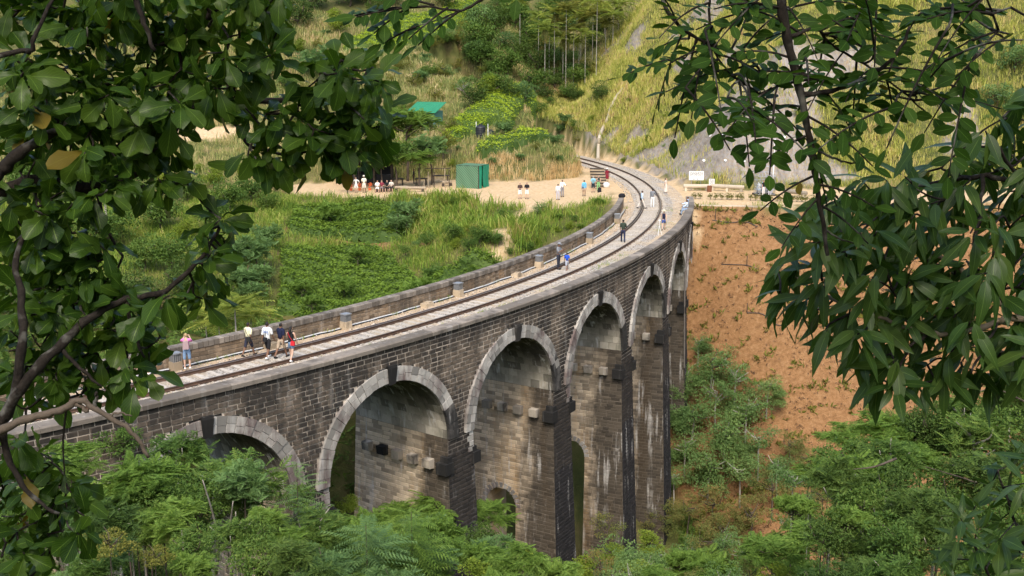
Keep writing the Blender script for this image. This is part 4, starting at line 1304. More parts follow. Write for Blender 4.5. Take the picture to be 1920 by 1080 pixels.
for i, (px, t, b, L) in enumerate([(1022, 52, 128, 2.3), (1030, 62, 128, 2.1), (1048, 42, 140, 2.4), (1056, 70, 140, 2.2), (1066, 80, 140, 2.1), (1076, 55, 138, 2.3), (1090, 30, 120, 2.4), (1098, 62, 120, 2.2), (1112, 28, 70, 2.5), (1134, 18, 70, 2.5), (1150, 26, 74, 2.5), (1082, 8, 60, 2.4), (1040, 22, 80, 2.3), (1010, 30, 90, 2.3), (1062, 18, 90, 2.3), (1160, 8, 60, 2.5), (1120, 2, 60, 2.4), (1136, 44, 75, 2.1), (1018, 78, 128, 2.0), (1086, 76, 130, 2.0)]):
    palm(px, t, b, 181+(i*7) % 16, L*1.12, 'slender pale trunked palm in the grove in the notch of the hills', 'palms in the notch of the hills', i)
palm(975, 2, 30, 196, 2.2, 'pale bare palm trunk standing alone above the grove, left of the palms', None, 4)
for i, (px, py) in enumerate([(440, 575), (410, 600), (385, 590), (470, 590)]):
    c = at(px, py, 70+i*1.5)
    g = h1(c[0], c[1])
    root = empty('fan_palm', (c[0], c[1], g), i*1.3); tag(root, 'low bushy palm behind the far parapet, left of the tea terraces', 'palm', 'low palms behind the parapet')
    ob('trunk', PT, root, scale=(1.2, 1.2, max(1, c[2]-g))); ob('crown', PC[i % 2], root, (0, 0, max(1, c[2]-g)), scale=2.0)
# trees round the cafe
for px, py, rp, Y, k in ((700, 262, 50, 125, 'bright'), (762, 236, 56, 129, 'feather'), (808, 276, 40, 124, 'feather2'), (742, 285, 46, 122.5, 'round'), (665, 280, 48, 124, 'umbrella'), (786, 296, 32, 121.5, 'layered'), (728, 226, 46, 132, 'round2'), (650, 312, 26, 119, 'bright'), (640, 262, 44, 130, 'round'), (715, 300, 34, 122, 'layered'), (830, 262, 30, 131, 'olive')):
    c = at(px, py, Y)
    tree('shade_tree', k, c, rp/F_PX*Y*1.08, ADJ[k]+' beside the dark cafe shack on the dusty ground', 'shade trees round the cafe', .85)
# shrubs on the tea terraces
strees('terrace_shrub', 'feather', [(620, 408, 30)], 'round feathery shrub at the edge of the upper tea terrace', cat='bush', lift=.5)
strees('terrace_shrub', 'feather', [(671, 498, 25)], 'feathery shrub growing alone in the middle of the lower tea terrace', cat='bush', lift=.9)
strees('terrace_shrub', 'feather', [(566, 558, 30), (646, 552, 28), (585, 585, 26)], 'feathery shrub close behind the far parapet at the foot of the tea terrace', 'feathery shrubs at the foot of the terrace', cat='bush', lift=.7)
strees('terrace_shrub', 'feather2', [(762, 405, 34), (745, 428, 28)], 'blue green wispy shrub between the upper terrace and the tall grass', 'wispy shrubs beside the tall grass', cat='bush', lift=.6)
strees('terrace_shrub', 'round', [(850, 440, 26), (900, 445, 24), (800, 455, 22), (880, 465, 20), (930, 455, 18), (990, 470, 14), (760, 475, 16)], 'dark green bush at the lower edge of the tall grass bank', 'bushes below the tall grass bank', cat='bush', lift=.4)
strees('terrace_shrub', 'feather2', [(480, 470, 44), (455, 520, 40), (500, 440, 34), (440, 470, 40), (470, 545, 34), (490, 510, 30)], 'tall blue green feathery shrub at the left end of the tea terraces', 'feathery shrubs left of the tea terraces', cat='bush')
strees('valley_tree', 'round', [(430, 365, 44), (395, 400, 40), (300, 390, 55), (250, 345, 46), (350, 350, 40), (200, 420, 60), (470, 350, 36), (320, 470, 50), (510, 335, 30), (270, 470, 50), (180, 340, 55), (100, 420, 70), (60, 330, 60), (500, 375, 28)], 'leafy tree on the far bank seen through the near branches', 'trees on the far bank at the left')
strees('valley_tree', 'bright', [(400, 330, 34), (455, 320, 22), (350, 430, 34), (230, 300, 34), (300, 330, 30), (440, 410, 28)], 'yellow green tree on the far bank seen through the near branches', 'yellow green trees on the far bank')
strees('valley_tree', 'darkbush', [(340, 520, 50), (400, 470, 40), (250, 540, 60), (380, 540, 40), (150, 540, 60), (60, 560, 70), (420, 545, 34)], 'dark tree in the dip behind the far parapet', 'dark trees behind the far parapet')
strees('dead_bush', 'sparse_red', [(300, 560, 40), (275, 590, 26), (390, 555, 20), (420, 560, 16), (335, 385, 16)], 'reddish half dead bush behind the far parapet near the woman in pink', 'reddish bushes behind the parapet', cat='bush')
# pale pole trunks on the far bank
for px, a, b in ((285, 352, 405), (424, 450, 485), (200, 380, 420)):
    p, Y = surf(px, b)
    m_ = MB(); t = at(px, a, Y); m_.tube([(0, 0, -.2), (0, 0, t[2]-p[2])], [.14, .1], 7)
    o = m_.build('bare_tree', M_BARKP, loc=p); tag(o, 'bare pale tree trunk on the far bank, seen through the near branches', 'tree', 'bare pale trunks on the far bank')
# ------------------------------------------------------------------ valley trees on this side of the viaduct
V = []
def vt(kind, px, py, rpx, Y, label, group=None, sq=.85, name='valley_tree'):
    return ptree(name, kind, px, py, rpx, Y, label, group, sq)
vt('ash', 440, 925, 118, 34, 'large tree with drooping compound leaves and pale forked branches, under the leftmost arch')
# its pale forked limbs, seen through the leaves
def limbs(px_pts, Y, r0, r1, bark, parent):
    pts = smoothline([at(px, py, Y+dy) for px, py, dy in px_pts], 5)
    m_ = MB(); m_.tube(pts-np.array(parent.location), np.linspace(r0, r1, len(pts)), 6)
    o = m_.build('limb', bark, parent, smooth=True)
    o.rotation_euler = (0, 0, -parent.rotation_euler.z); return o
T_ = TREE_OBS[-1]
for q in ([(405, 1075, -1), (410, 1020, -1.6), (398, 960, -2.2), (380, 900, -2.8)], [(410, 1025, -1.6), (430, 985, -2), (437, 940, -2.6)], [(410, 1028, -1.6), (450, 1000, -2.2), (490, 960, -2.8)], [(434, 1080, -1), (440, 1010, -1.4), (442, 960, -2)]):
    limbs(q, 33.2, .055, .016, M_BARKP, T_)
vt('feather', 265, 905, 80, 31, 'bright feathery tree under the near viaduct end, left of the pale branched tree')
vt('layered', 130, 860, 66, 27, 'feathery tree touching the near parapet at the left, under the bare curved branch')
vt('feather', 330, 985, 80, 29, 'feathery tree low at the bottom left, in front of the tree with pale branches')
vt('darkfrond', 205, 985, 70, 25, 'dark leafy tree low at the bottom left beside the yellowish shrub')
vt('olive', 205, 1015, 56, 22, 'yellow olive shrub at the bottom left', name='valley_shrub')
vt('olive', 290, 1040, 40, 22.5, 'small upright olive shrub at the bottom left, right of the larger one', name='valley_shrub')
vt('ash', 330, 855, 70, 38, 'compound leaved tree reaching up to the ring of the leftmost arch')
vt('round2', 230, 830, 52, 40, 'round tree against the dark stones left of the leftmost arch')
vt('ash', 590, 1000, 80, 36, 'compound leaved tree at the bottom between the leftmost and the second arch')
vt('darkfrond', 500, 1010, 70, 33, 'dark tree with drooping leaves at the bottom, right of the pale forked branches')
vt('feather', 690, 1030, 76, 38, 'feathery tree with upright fronds at the bottom under the second arch')
vt('feather2', 600, 1060, 60, 30, 'blue green feathery tree at the bottom edge under the second arch')
vt('layered', 790, 965, 74, 54, 'bright layered feathery tree in front of the second pier')
vt('layered', 900, 965, 62, 57, 'bright layered feathery tree in front of the third arch, left of the small pier opening')
vt('feather', 720, 985, 50, 50, 'feathery tree low in front of the second arch')
vt('bright', 655, 945, 34, 52, 'yellow green tree in the left half of the second arch')
vt('darkbush', 860, 1025, 56, 48, 'glossy dark tree at the bottom under the third arch')
vt('bright', 985, 1050, 44, 52, 'glossy yellow green tree at the bottom left of the tall pier foot')
vt('feather', 930, 1060, 60, 42, 'feathery tree at the bottom edge under the third arch')
vt('feather2', 800, 1060, 66, 37, 'blue green feathery tree at the bottom edge left of the glossy dark tree')
vt('round2', 560, 935, 44, 44, 'leafy tree at the foot of the pier between the leftmost and the second arch')
vt('pale', 1130, 1050, 78, 60, 'pale leafy tree at the bottom right of the tall pier foot')
vt('sparse_red', 1140, 990, 50, 66, 'thin tree with reddish leaf tips at the foot of the fourth arch')
vt('pale', 1240, 1040, 70, 62, 'pale leafy tree at the bottom below the fifth arch')
vt('feather', 1330, 1075, 70, 50, 'bright feathery tree at the bottom edge below the red slope')
vt('feather', 1040, 1085, 60, 45, 'feathery tree at the bottom edge before the tall pier foot')
vt('bright', 1190, 1085, 60, 48, 'yellow green tree at the bottom edge below the fourth arch')
# saplings with fronds up one stem, standing before the stones
def sapling(px, y0, y1, Y, n, L, kind, label):
    b = at(px, y1, Y); t = at(px-4, y0, Y); g = h1(b[0], b[1])
    root = empty('feathery_sapling', (b[0], b[1], g)); tag(root, label, 'tree')
    m_ = MB(); top = t-np.array(root.location); m_.tube([(0, 0, -.2), (0, 0, top[2]*.6), top], [.06, .04, .012], 6)
    m_.build('trunk', M_BARK, root)
    rng = np.random.default_rng(int(px)); z = rng.uniform((b[2]-g), top[2], n); az = rng.uniform(0, 6.28, n); el = rng.uniform(-.1, .5, n)
    D = np.stack([np.cos(az)*np.cos(el), np.sin(az)*np.cos(el), np.sin(el)], 1)
    tv, tf = frond_t(12, .06, .22, .3)
    sc = L*(0.45+.7*np.sin(np.pi*np.clip((top[2]-z)/(top[2]-(b[2]-g)), .08, .75)))
    V_, F_ = scatter(tv, tf, frames(D, np.array([0, 0, 1.0])+rng.normal(size=(n, 3))*.15)*sc[:, None, None], np.stack([0*z, 0*z, z], 1))
    ob('crown', mesh('crown_sapling', V_, F_, [LM[kind]]), root)
sapling(560, 868, 1010, 38, 46, 1.0, 'blue', 'slim feathery sapling standing up against the pier right of the leftmost arch')
sapling(690, 985, 1090, 34, 60, 1.5, 'blue', 'feathery sapling with fronds in ranks at the bottom under the second arch')
sapling(775, 960, 1090, 36, 60, 1.4, 'feather', 'tall feathery sapling with fronds in ranks at the bottom, right of its twin')
# airy trees standing on the red soil slope
rng5 = np.random.default_rng(55)
def on_slope(kind, px, py, rp, label, group, lift=.5):
    p, Y = surf(px, py+rp*.9, 50, 110)
    Y = Y-1.2; c = at(px, py, Y); R = rp/F_PX*Y
    t = tree('slope_tree', kind, c, R, label, group, .9)
    cr = TREES[kind][0]; H = max(c[2]-t.location.z, R*.5)
    for k in range(3):
        az = rng5.uniform(0, 6.28); ob('crown', cr, t, (R*.75*math.cos(az), R*.75*math.sin(az), max(R*.35, H-R*rng5.uniform(.2, .9))), (0, 0, az), R*rng5.uniform(.6, .85))
for (px, py, rp) in ((1335, 672, 56), (1290, 700, 48), (1380, 700, 50), (1345, 735, 56), (1262, 735, 40), (1300, 770, 52), (1400, 760, 54), (1440, 720, 36), (1360, 800, 56), (1285, 830, 50), (1425, 820, 52), (1330, 860, 54), (1265, 890, 46), (1390, 880, 54), (1460, 870, 44), (1310, 640, 26)):
    on_slope('sparse' if (px+py) % 3 else 'pale', px, py, rp, 'airy small leaved tree standing on the red soil right of the last arches', 'airy trees on the red soil')
for (px, py, rp) in ((1340, 935, 50), (1450, 910, 50), (1500, 930, 44), (1290, 950, 44), (1410, 960, 52), (1530, 870, 44), (1480, 830, 36), (1360, 990, 46), (1240, 960, 36)):
    on_slope('sparse_red', px, py, rp, 'thin tree with reddish leaves low on the red slope', 'reddish thin trees low on the red slope')
for px, py, r, Y in ((1565, 870, 44, 52), (1540, 1010, 66, 42), (1450, 1030, 60, 46), (1610, 935, 50, 46)):
    vt('layered', px, py, r, Y, 'bright layered feathery tree at the bottom right, before the red slope', 'bright feathery trees at the bottom right')
for px, py, r, Y in ((1650, 890, 90, 30), (1760, 830, 90, 33), (1720, 980, 100, 26), (1840, 900, 90, 28), (1880, 790, 80, 36), (1620, 1010, 70, 30), (1700, 1060, 70, 24)):
    vt('darkfrond', px, py, r, Y, 'dark tree with long drooping leaves filling the bottom right', 'dark drooping trees at the bottom right')
for q in ([(1920, 945, 0), (1830, 905, -1.5), (1735, 875, -3)], [(1680, 860, -3), (1640, 875, -3.4), (1600, 880, -3.6)], [(1800, 1060, 0), (1780, 960, -2), (1770, 900, -3)], [(1935, 760, 3), (1870, 730, 2), (1830, 735, 1)]):
    limbs(q, 29, .035, .010, M_BARK, TREE_OBS[-4])

# the thicket that closes the bottom of the view: crowns stacked over one another in front of the viaduct
def fill(poly, n, Yr, rpx, kinds, where, seed, sp=26):
    rng = np.random.default_rng(seed); Q = np.array(poly); x0, y0 = Q.min(0); x1, y1 = Q.max(0); pts = []
    k = 0
    for _ in range(4000):
        p = rng.uniform((x0, y0), (x1, y1))
        if sdf(poly, p[:1], p[1:])[0] > 0: continue
        if pts and np.min(np.hypot(*(np.array(pts)-p).T)) < sp: continue
        pts.append(p)
        if len(pts) >= n: break
    for p in sorted(pts, key=lambda q: q[1]):
        t = (p[1]-y0)/(y1-y0+1e-6)
        Y = Yr[1]+(Yr[0]-Yr[1])*t+rng.uniform(-2, 2)
        c = at(p[0], p[1], Y); g = h1(c[0], c[1])
        rp = rng.uniform(*rpx); R = rp/F_PX*Y
        if c[2] < g+R*.2: c[2] = g+R*.3
        kd = kinds[k % len(kinds)]; k += 1
        tree('thicket_tree', kd, c, R, ADJ[kd]+' '+where, ADJ[kd]+'s '+where, rng.uniform(.8, 1.1))
fill([(40, 850), (200, 890), (330, 880), (480, 900), (540, 985), (600, 1015), (600, 1130), (0, 1130)], 42, (21, 37), (44, 70), ['ash', 'feather', 'round2', 'ash', 'feather2', 'darkfrond', 'round', 'feather'], 'in the thicket at the bottom left', 81)
fill([(600, 1010), (680, 990), (760, 985), (860, 985), (960, 1020), (1000, 1060), (1000, 1130), (600, 1130)], 26, (30, 48), (40, 62), ['feather', 'layered', 'feather2', 'darkbush', 'feather', 'bright'], 'in the thicket under the second and third arch', 82)
fill([(1000, 1070), (1090, 1040), (1200, 1000), (1300, 1010), (1420, 990), (1560, 960), (1560, 1130), (1000, 1130)], 32, (40, 62), (38, 58), ['pale', 'feather', 'sparse_red', 'pale', 'bright', 'layered'], 'in the thicket below the red slope', 83)
fill([(1560, 880), (1620, 820), (1760, 780), (1930, 700), (1930, 1110), (1540, 1110)], 46, (20, 38), (50, 84), ['darkfrond', 'ash', 'darkbush', 'round', 'feather', 'round2'], 'in the thicket at the bottom right', 84, 34)
fill([(1480, 850), (1600, 800), (1640, 900), (1600, 1000), (1480, 960)], 10, (44, 56), (34, 50), ['layered', 'feather', 'sparse_red', 'pale'], 'at the foot of the red slope, right', 85)
# behind the viaduct, seen through the arches and above the far parapet
for i, (r, a) in enumerate([(r, a) for a in np.arange(-.92, -.3, .052) for r in (-10, -16)]):
    p = pol(r+rng5.uniform(-1.5, 1.5), a+rng5.uniform(-.015, .015)); g = h1(p[0], p[1]); kd = ['round', 'feather', 'darkbush', 'ash'][i % 4]
    R = rng5.uniform(1.6, 2.4); z = min(g+rng5.uniform(1.5, 4), -2.6-R)
    if z < g: continue
    tree('thicket_tree', kd, (p[0], p[1], z), R, ADJ[kd]+' in the ravine behind the viaduct', ADJ[kd]+'s in the ravine behind the viaduct')
# scrub over the left hillside
def scrub(poly, n, rpx, kinds, where, seed, sp=12):
    rng = np.random.default_rng(seed); Q = np.array(poly); x0, y0 = Q.min(0); x1, y1 = Q.max(0); pts = []
    for _ in range(6000):
        p = rng.uniform((x0, y0), (x1, y1))
        if sdf(poly, p[:1], p[1:])[0] > 0: continue
        if pts and np.min(np.hypot(*(np.array(pts)-p).T)) < sp: continue
        pts.append(p)
        if len(pts) >= n: break
    for i, p in enumerate(pts):
        kd = kinds[i % len(kinds)]
        q, Y = surf(p[0], p[1])
        if zone_sand(q[:1], q[1:2])[0] > .2 or min(sdf(t, q[:1], q[1:2])[0] for t in TEAW+TEAUW) < .6: continue
        R = rng.uniform(*rpx)/F_PX*Y
        tree('hillside_shrub', kd, (q[0], q[1], q[2]+R*.35), R, ADJ[kd].replace('tree', 'shrub')+' '+where, ADJ[kd].replace('tree', 'shrub')+'s '+where, rng.uniform(.75, 1.05), cat='shrub')
scrub([(540, 60), (700, 60), (880, 80), (890, 180), (830, 250), (730, 260), (560, 330), (420, 330), (380, 200), (450, 90)], 85, (9, 24), ['olive', 'pale', 'feather2', 'round2', 'olive', 'bright', 'blue'], 'on the grassy slope above the cafe', 91)
scrub([(800, 70), (900, 50), (920, 150), (850, 160), (790, 140)], 16, (13, 26), ['round', 'olive', 'pale', 'blue'], 'in the fold of the hill above the hut', 90, 14)
scrub([(0, 0), (540, 0), (540, 120), (380, 200), (380, 330), (0, 400)], 46, (18, 40), ['olive', 'round', 'pale', 'bright', 'round2'], 'on the hillside behind the left branches', 92, 24)
scrub([(870, 10), (1080, 0), (1120, 60), (1110, 190), (1010, 200), (880, 190)], 46, (16, 32), ['round', 'darkbush', 'round2', 'blue', 'olive'], 'in the grove beside the palms', 93, 12)
scrub([(640, 375), (760, 370), (960, 375), (1020, 400), (960, 450), (880, 480), (760, 470), (700, 400)], 30, (10, 22), ['round2', 'olive', 'bright', 'feather', 'pale'], 'on the grass bank below the dusty ground', 94, 16)
scrub([(1010, 420), (1130, 385), (1110, 420), (1000, 480), (940, 490)], 12, (8, 16), ['round2', 'bright', 'feather'], 'on the grass bank close to the far parapet', 95, 14)
scrub([(820, 300), (880, 270), (1100, 250), (1110, 300), (1000, 320), (840, 325)], 18, (6, 13), ['olive', 'sparse', 'feather2', 'bright'], 'on the bank behind the netted cage', 96, 14)
scrub([(1130, 240), (1200, 130), (1260, 20), (1700, 20), (1900, 200), (1900, 320), (1600, 330), (1500, 200), (1350, 180), (1240, 320)], 46, (5, 11), ['bright', 'olive', 'pale', 'sparse_red'], 'on the sunlit cutting slope', 97, 16)
# undergrowth on the valley floor and the near bank
ux, uy = sample((-48, 6, 48, 84), 66000, np.random.default_rng(98)); uz = height(ux, uy)
ok, upx, upy = in_view(ux, uy, uz, 80); ur, ua = rel(ux, uy)
k = ok & ~((ur > -4.8) & (ur < 4.5)) & (zone_red(ux, uy) < .3)
ux, uy, uz = ux[k], uy[k], uz[k]
n = len(ux); rngu = np.random.default_rng(99)
tv, tf = frond_t(5, .17, .34, .3)
az = rngu.uniform(0, 6.28, n)
Vv, Ff = scatter(tv, tf, frames(np.stack([np.cos(az), np.sin(az), rngu.uniform(.2, 1.2, n)], 1), np.array([0, 0, 1.0])+rngu.normal(size=(n, 3))*.3)*rngu.uniform(.5, 1.1, n)[:, None, None], np.stack([ux, uy, uz+rngu.uniform(0, .5, n)], 1))
tag(ob('undergrowth', mesh('undergrowth', Vv, Ff, [LM['broad']])), kind='stuff')
# ------------------------------------------------------------------ things on and beside the line
M_CONC = stonemat('cream_concrete', (0.58, 0.50, 0.38), (0.30, 0.25, 0.18), 0.30, 0.1, rscale=1.2)
M_PLINTH = stonemat('tan_plinth', (0.45, 0.36, 0.25), (0.18, 0.14, 0.10), 0.30, 0.15, rscale=1.5)
M_STEEL = plain('galvanised_steel', (0.48, 0.49, 0.50), 0.4, 0.5, metal=0.7)
M_OPENING = plain('dark_opening', (0.035, 0.035, 0.04), 0.5, 0.4)
M_WHITE = plain('white_paint', (0.78, 0.78, 0.76), 0.5, 0.3, .05)
M_BLACKP = plain('black_plastic', (0.022, 0.023, 0.026), 0.45, 0.4)
M_WOODD = plain('dark_weathered_wood', (0.068, 0.054, 0.043), 0.85, 0.2, .3, 5)
M_WOODL = plain('pale_weathered_wood', (0.34, 0.27, 0.19), 0.85, 0.2, .25, 5)
M_GREENROOF = plain('green_roof_sheet', (0.028, 0.20, 0.10), 0.6, 0.2, .35, 2)
M_GREENWALL = plain('green_wall_sheet', (0.11, 0.25, 0.20), 0.7, 0.2, .3, 3)
M_TEXT = plain('black_lettering', (0.03, 0.03, 0.035), 0.6, 0.2)
M_PIPEW = plain('pale_conduit', (0.55, 0.56, 0.56), 0.5, 0.3)
# cable conduits along the foot of the far parapet
for r, rad, mt, lab in ((-3.33, .05, M_PIPEW, 'pale conduit pipe lying along the foot of the far parapet'), (-3.20, .035, M_BLACKP, 'black cable lying beside the pale pipe along the far parapet')):
    pts = [pol(r+.03*math.sin(i*.9)+.015*math.sin(i*2.3), a, -.25+.012*math.sin(i*1.7)) for i, a in enumerate(np.linspace(-1.0, -.155, 130))]
    mb = MB(); mb.tube(np.array(pts)-pts[60], rad, 6)
    tag(mb.build('conduit_pipe', mt, loc=pts[60], smooth=True), lab, 'pipe')
# floor lights on plinths
def floor_light():
    t = empty('floor_light', (0, 0, 0))
    mb = MB(); mb.box((0, 0, .22), (.46, .5, .44), taper=.94); mb.build('plinth', M_PLINTH, t)
    mb = MB(); mb.box((0, .02, .62), (.40, .36, .36)); h = mb.build('lamp_housing', plain('grey_lamp_glass', (.16, .165, .17), .3, .5), t)
    for i in range(5):
        b = MB(); b.box((-.19+.095*i, -.19, .62), (.022, .02, .38)); b.build('grille_bar', M_STEEL, h)
    b = MB(); b.box((0, 0, .83), (.46, .46, .05)); b.box((0, -.14, .86), (.34, .14, .03)); b.build('cover_plate', M_STEEL, t)
    return t
fl = floor_light()
LIGHTS = [(320, 690, 'floor light in a metal cage between the crouching person and the woman in pink'), (637, 614, 'floor light in a metal cage, first one right of the walking group'),
          (855, 555, 'floor light in a metal cage, second one right of the walking group'), (996, 500, 'floor light in a metal cage just left of the man in the grey cap'),
          (1085, 455, 'floor light in a metal cage, first one beyond the man and the boy'), (1136, 418, 'floor light in a metal cage nearest the end of the far parapet')]
for i, (px, py, lab) in enumerate(LIGHTS):
    p = onz(px, py, -.28); r, a = rel(p[0], p[1])
    q = pol(-3.08, float(a), -.30)
    if i == 0: o = fl; o.location = tuple(q); o.rotation_euler = (0, 0, a+math.pi/2)
    else: o = dup(fl, q, a+math.pi/2)
    tag(o, lab, 'floor light', 'floor lights along the far parapet')
for px, py, lab in ((518, 655, 'low tan concrete block by the parapet behind the walking group'), (797, 574, 'low tan concrete block by the parapet between two floor lights'), (962, 518, 'small low concrete block by the parapet left of the man in the grey shirt')):
    p = onz(px, py, -.28); r, a = rel(p[0], p[1])
    mb = MB(); mb.box((0, 0, .11), (.75, .5, .26), taper=.9); mb.box((.1, 0, .26), (.4, .35, .06), .2)
    tag(mb.build('concrete_block', M_PLINTH, loc=pol(-3.0, float(a), -.3), rot=(0, 0, a+math.pi/2)), lab, 'block', 'low blocks along the far parapet')
# green netted cage
cg = empty('netted_cage', (*at(886, 350, 121.6)[:2], -.65), -.42); tag(cg, 'box shaped cage of green shade netting standing on the dusty ground', 'cage')
m = N('green_shade_net'); _w = m.nd('ShaderNodeTexWave'); _w.wave_type = 'BANDS'; _w.bands_direction = 'DIAGONAL'; _w.inputs['Scale'].default_value = 2.2; m.ln(m.pos(obj=True), _w.inputs[0])
_c = m.mix(_w.outputs[1], (0.06, 0.22, 0.12), (0.30, 0.42, 0.29))
M_NET = m.fin(_c, 0.8, 0.1, transl=.45, tcol=(0.10, 0.42, 0.22))
m = N('green_tarp'); M_TARP = m.fin(m.mix(m.noise(m.pos(obj=True), 3), (0.01, 0.20, 0.12), (0.03, 0.36, 0.22)), 0.5, 0.3, transl=.2)
CW, CD, CHT = 2.7, 2.4, 2.55
for x, y in ((-CW/2, -CD/2), (CW/2, -CD/2), (CW/2, CD/2), (-CW/2, CD/2)):
    b = MB(); b.tube([(x, y, -.1), (x, y, CHT)], .05, 6); b.build('post', M_WOODD, cg)
for (x0, y0), (x1, y1) in (((-CW/2, -CD/2), (CW/2, -CD/2)), ((CW/2, -CD/2), (CW/2, CD/2)), ((-CW/2, CD/2), (CW/2, CD/2)), ((-CW/2, -CD/2), (-CW/2, CD/2))):
    b = MB(); b.tube([(x0, y0, CHT-.04), (x1, y1, CHT-.04)], .04, 5); b.build('rail', M_WOODD, cg)
def net(name, p0, p1, mat, hs, seed, gap=0.06, thick=.015, bot=0.05):
    """a wavy hanging sheet with real thickness between two posts"""
    rng = np.random.default_rng(seed); nx, nz = 18, 8
    p0, p1 = np.array(p0), np.array(p1); d = (p1-p0); nrm = np.array([d[1], -d[0]])/np.hypot(*d)
    V = []
    for s in (0, 1):
        for i in range(nx+1):
            for k in range(nz+1):
                t = i/nx; z = bot+(hs-bot)*k/nz
                o = nrm*(gap+.05*math.sin(t*13+k*.7+seed)*(1-.6*k/nz)+.03*rng.normal()*0+thick*s)
                V.append((*(p0+d*t+o), z-.06*abs(math.sin(t*math.pi*3))*(k == nz)))
    F = []
    n1 = (nx+1)*(nz+1)
    for i in range(nx):
        for k in range(nz):
            a = i*(nz+1)+k; F.append((a, a+nz+1, a+nz+2, a+1)); F.append((a+n1, a+1+n1, a+nz+2+n1, a+nz+1+n1))
    return ob(name, mesh(name, V, F, [mat], smooth=True), cg)
net('net_front', (-CW/2, -CD/2), (CW/2-.05, -CD/2), M_NET, CHT, 1)
net('net_side', (CW/2, -CD/2+.9), (CW/2, CD/2), M_TARP, CHT, 2)
net('net_curtain', (CW/2-.05, -CD/2), (CW/2+.05, -CD/2+.5), M_TARP, CHT, 3)
net('net_back', (CW/2, CD/2), (-CW/2, CD/2), M_NET, CHT, 4)
net('net_left', (-CW/2, CD/2), (-CW/2, -CD/2), M_NET, CHT, 5)
b = MB(); V = []
for i in range(9):
    for k in range(9): V.append((-CW/2-.06+(CW+.12)*i/8, -CD/2-.06+(CD+.12)*k/8, CHT-.10*math.sin(math.pi*i/8)*math.sin(math.pi*k/8)))
b.add(V, [(i*9+k, (i+1)*9+k, (i+1)*9+k+1, i*9+k+1) for i in range(8) for k in range(8)]); b.add(np.array(V)-[0, 0, .02], [(i*9+k, i*9+k+1, (i+1)*9+k+1, (i+1)*9+k) for i in range(8) for k in range(8)])
b.build('net_roof', M_NET, cg, smooth=True)
# hut with the green roof
p, Y = surf(800, 240)
hut = empty('green_roofed_hut', p, -.35); tag(hut, 'small green hut with a bright green sloping sheet roof on the hillside', 'hut')
b = MB(); b.box((0, 0, .9), (3.4, 2.8, 2.6)); b.build('wall', M_GREENWALL, hut)
b = MB(); b.box((1.15, -1.41, .75), (.85, .06, 1.7)); b.build('doorway', M_OPENING, hut)  # near-black slab on the wall stands in for the dark opening
b = MB(); b.box((-1.2, -1.6, -.25), (2.0, 1.0, .5)); b.build('step', M_CONC, hut)
rf = MB()
n = 22
V = []
for i in range(n+1):
    for k, (y, z) in enumerate(((-1.9, 2.05), (1.7, 3.25))):
        V.append((-2.1+4.2*i/n, y, z+.035*(i % 2))); V.append((-2.1+4.2*i/n, y, z+.035*(i % 2)-.03))
F = []
for i in range(n):
    a = i*4; c = a+4
    F += [(a, c, c+2, a+2), (a+1, a+3, c+3, c+1), (a, a+1, c+1, c), (a+2, c+2, c+3, a+3)]
rf.add(V, F); rf.build('roof', M_GREENROOF, hut)
# water tanks
p, Y = surf(901, 258)
tk = empty('water_tank', p); tag(tk, 'large black ribbed plastic water tank on the hill below the tea patch', 'water tank')
prof = [(.62, 0), (.64, .05)]
for i in range(5): prof += [(.64, .1+i*.22), (.60, .15+i*.22), (.60, .2+i*.22), (.64, .26+i*.22)]
prof += [(.60, 1.25), (.42, 1.42), (.24, 1.46)]
b = MB(); b.lathe(prof, n=18); b.build('drum', M_BLACKP, tk)
b = MB(); b.lathe([(.25, 1.45), (.26, 1.56), (.2, 1.6)], n=14); b.build('lid', M_BLACKP, tk)
t2 = dup(tk, p+np.array([1.25, .5, -.25]), 1.0, 'smaller black water tank right behind the large one on the hill', .72)
for (px, a, b_, lab) in ((893, 228, 252, 'white pole standing beside the large black water tank'), (915, 232, 270, 'thin pale leaning pole right of the water tanks')):
    p, Y = surf(px, b_); t = at(px-1, a, Y)
    m_ = MB(); m_.tube([(0, 0, -.2), (0, 0, t[2]-p[2])], .045, 6); tag(m_.build('pole', M_WHITE, loc=p), lab, 'pole')
# sign boards on the right platform
def lines(parent, w, h, z0, rows, seed, y=-.03, mat=M_TEXT):
    """lettering too small to read: rows of separate marks"""
    rng = np.random.default_rng(seed)
    b = MB()
    for i in range(rows):
        x = -w/2+.05; zz = z0+h-(i+.6)*h/rows
        while x < w/2-.12:
            L = rng.uniform(.05, .22); L = min(L, w/2-.05-x)
            b.box((x+L/2, y, zz), (L, .006, h/rows*.42)); x += L+rng.uniform(.03, .07)
    b.build('lettering', mat, parent)
def board(name, px, py, Y, w, h, zb, legs, lab, rows, seed, rz=0):
    q = at(px, py, Y); g = h1(q[0], q[1])
    t = empty(name, (q[0], q[1], g), rz); tag(t, lab, 'sign')
    b = MB(); b.box((0, 0, zb+h/2), (w, .05, h)); b.build('board', M_WHITE, t)
    for x in legs:
        b = MB(); b.tube([(x, .05, -.1), (x, .05, zb+h*.6)], .03, 6); b.build('leg', M_STEEL, t)
    lines(t, w*.92, h*.55, zb+h*.42, rows, seed)
    return t
sg = board('information_board', 1305, 350, 116.6, 1.55, .95, 1.05, (-.5, .5), 'wide white notice board on two thin legs in front of the cutting slope', 4, 5)
b = MB(); b.box((-.25, -.03, 1.17), (.2, .006, .07)); b.box((.12, -.03, 1.17), (.16, .006, .07)); b.build('pictogram', M_TEXT, sg)
board('notice_board', 1334, 357, 115.8, .58, 1.0, .25, (-.2, .2), 'narrow upright white notice board standing right of the wide one', 9, 6)
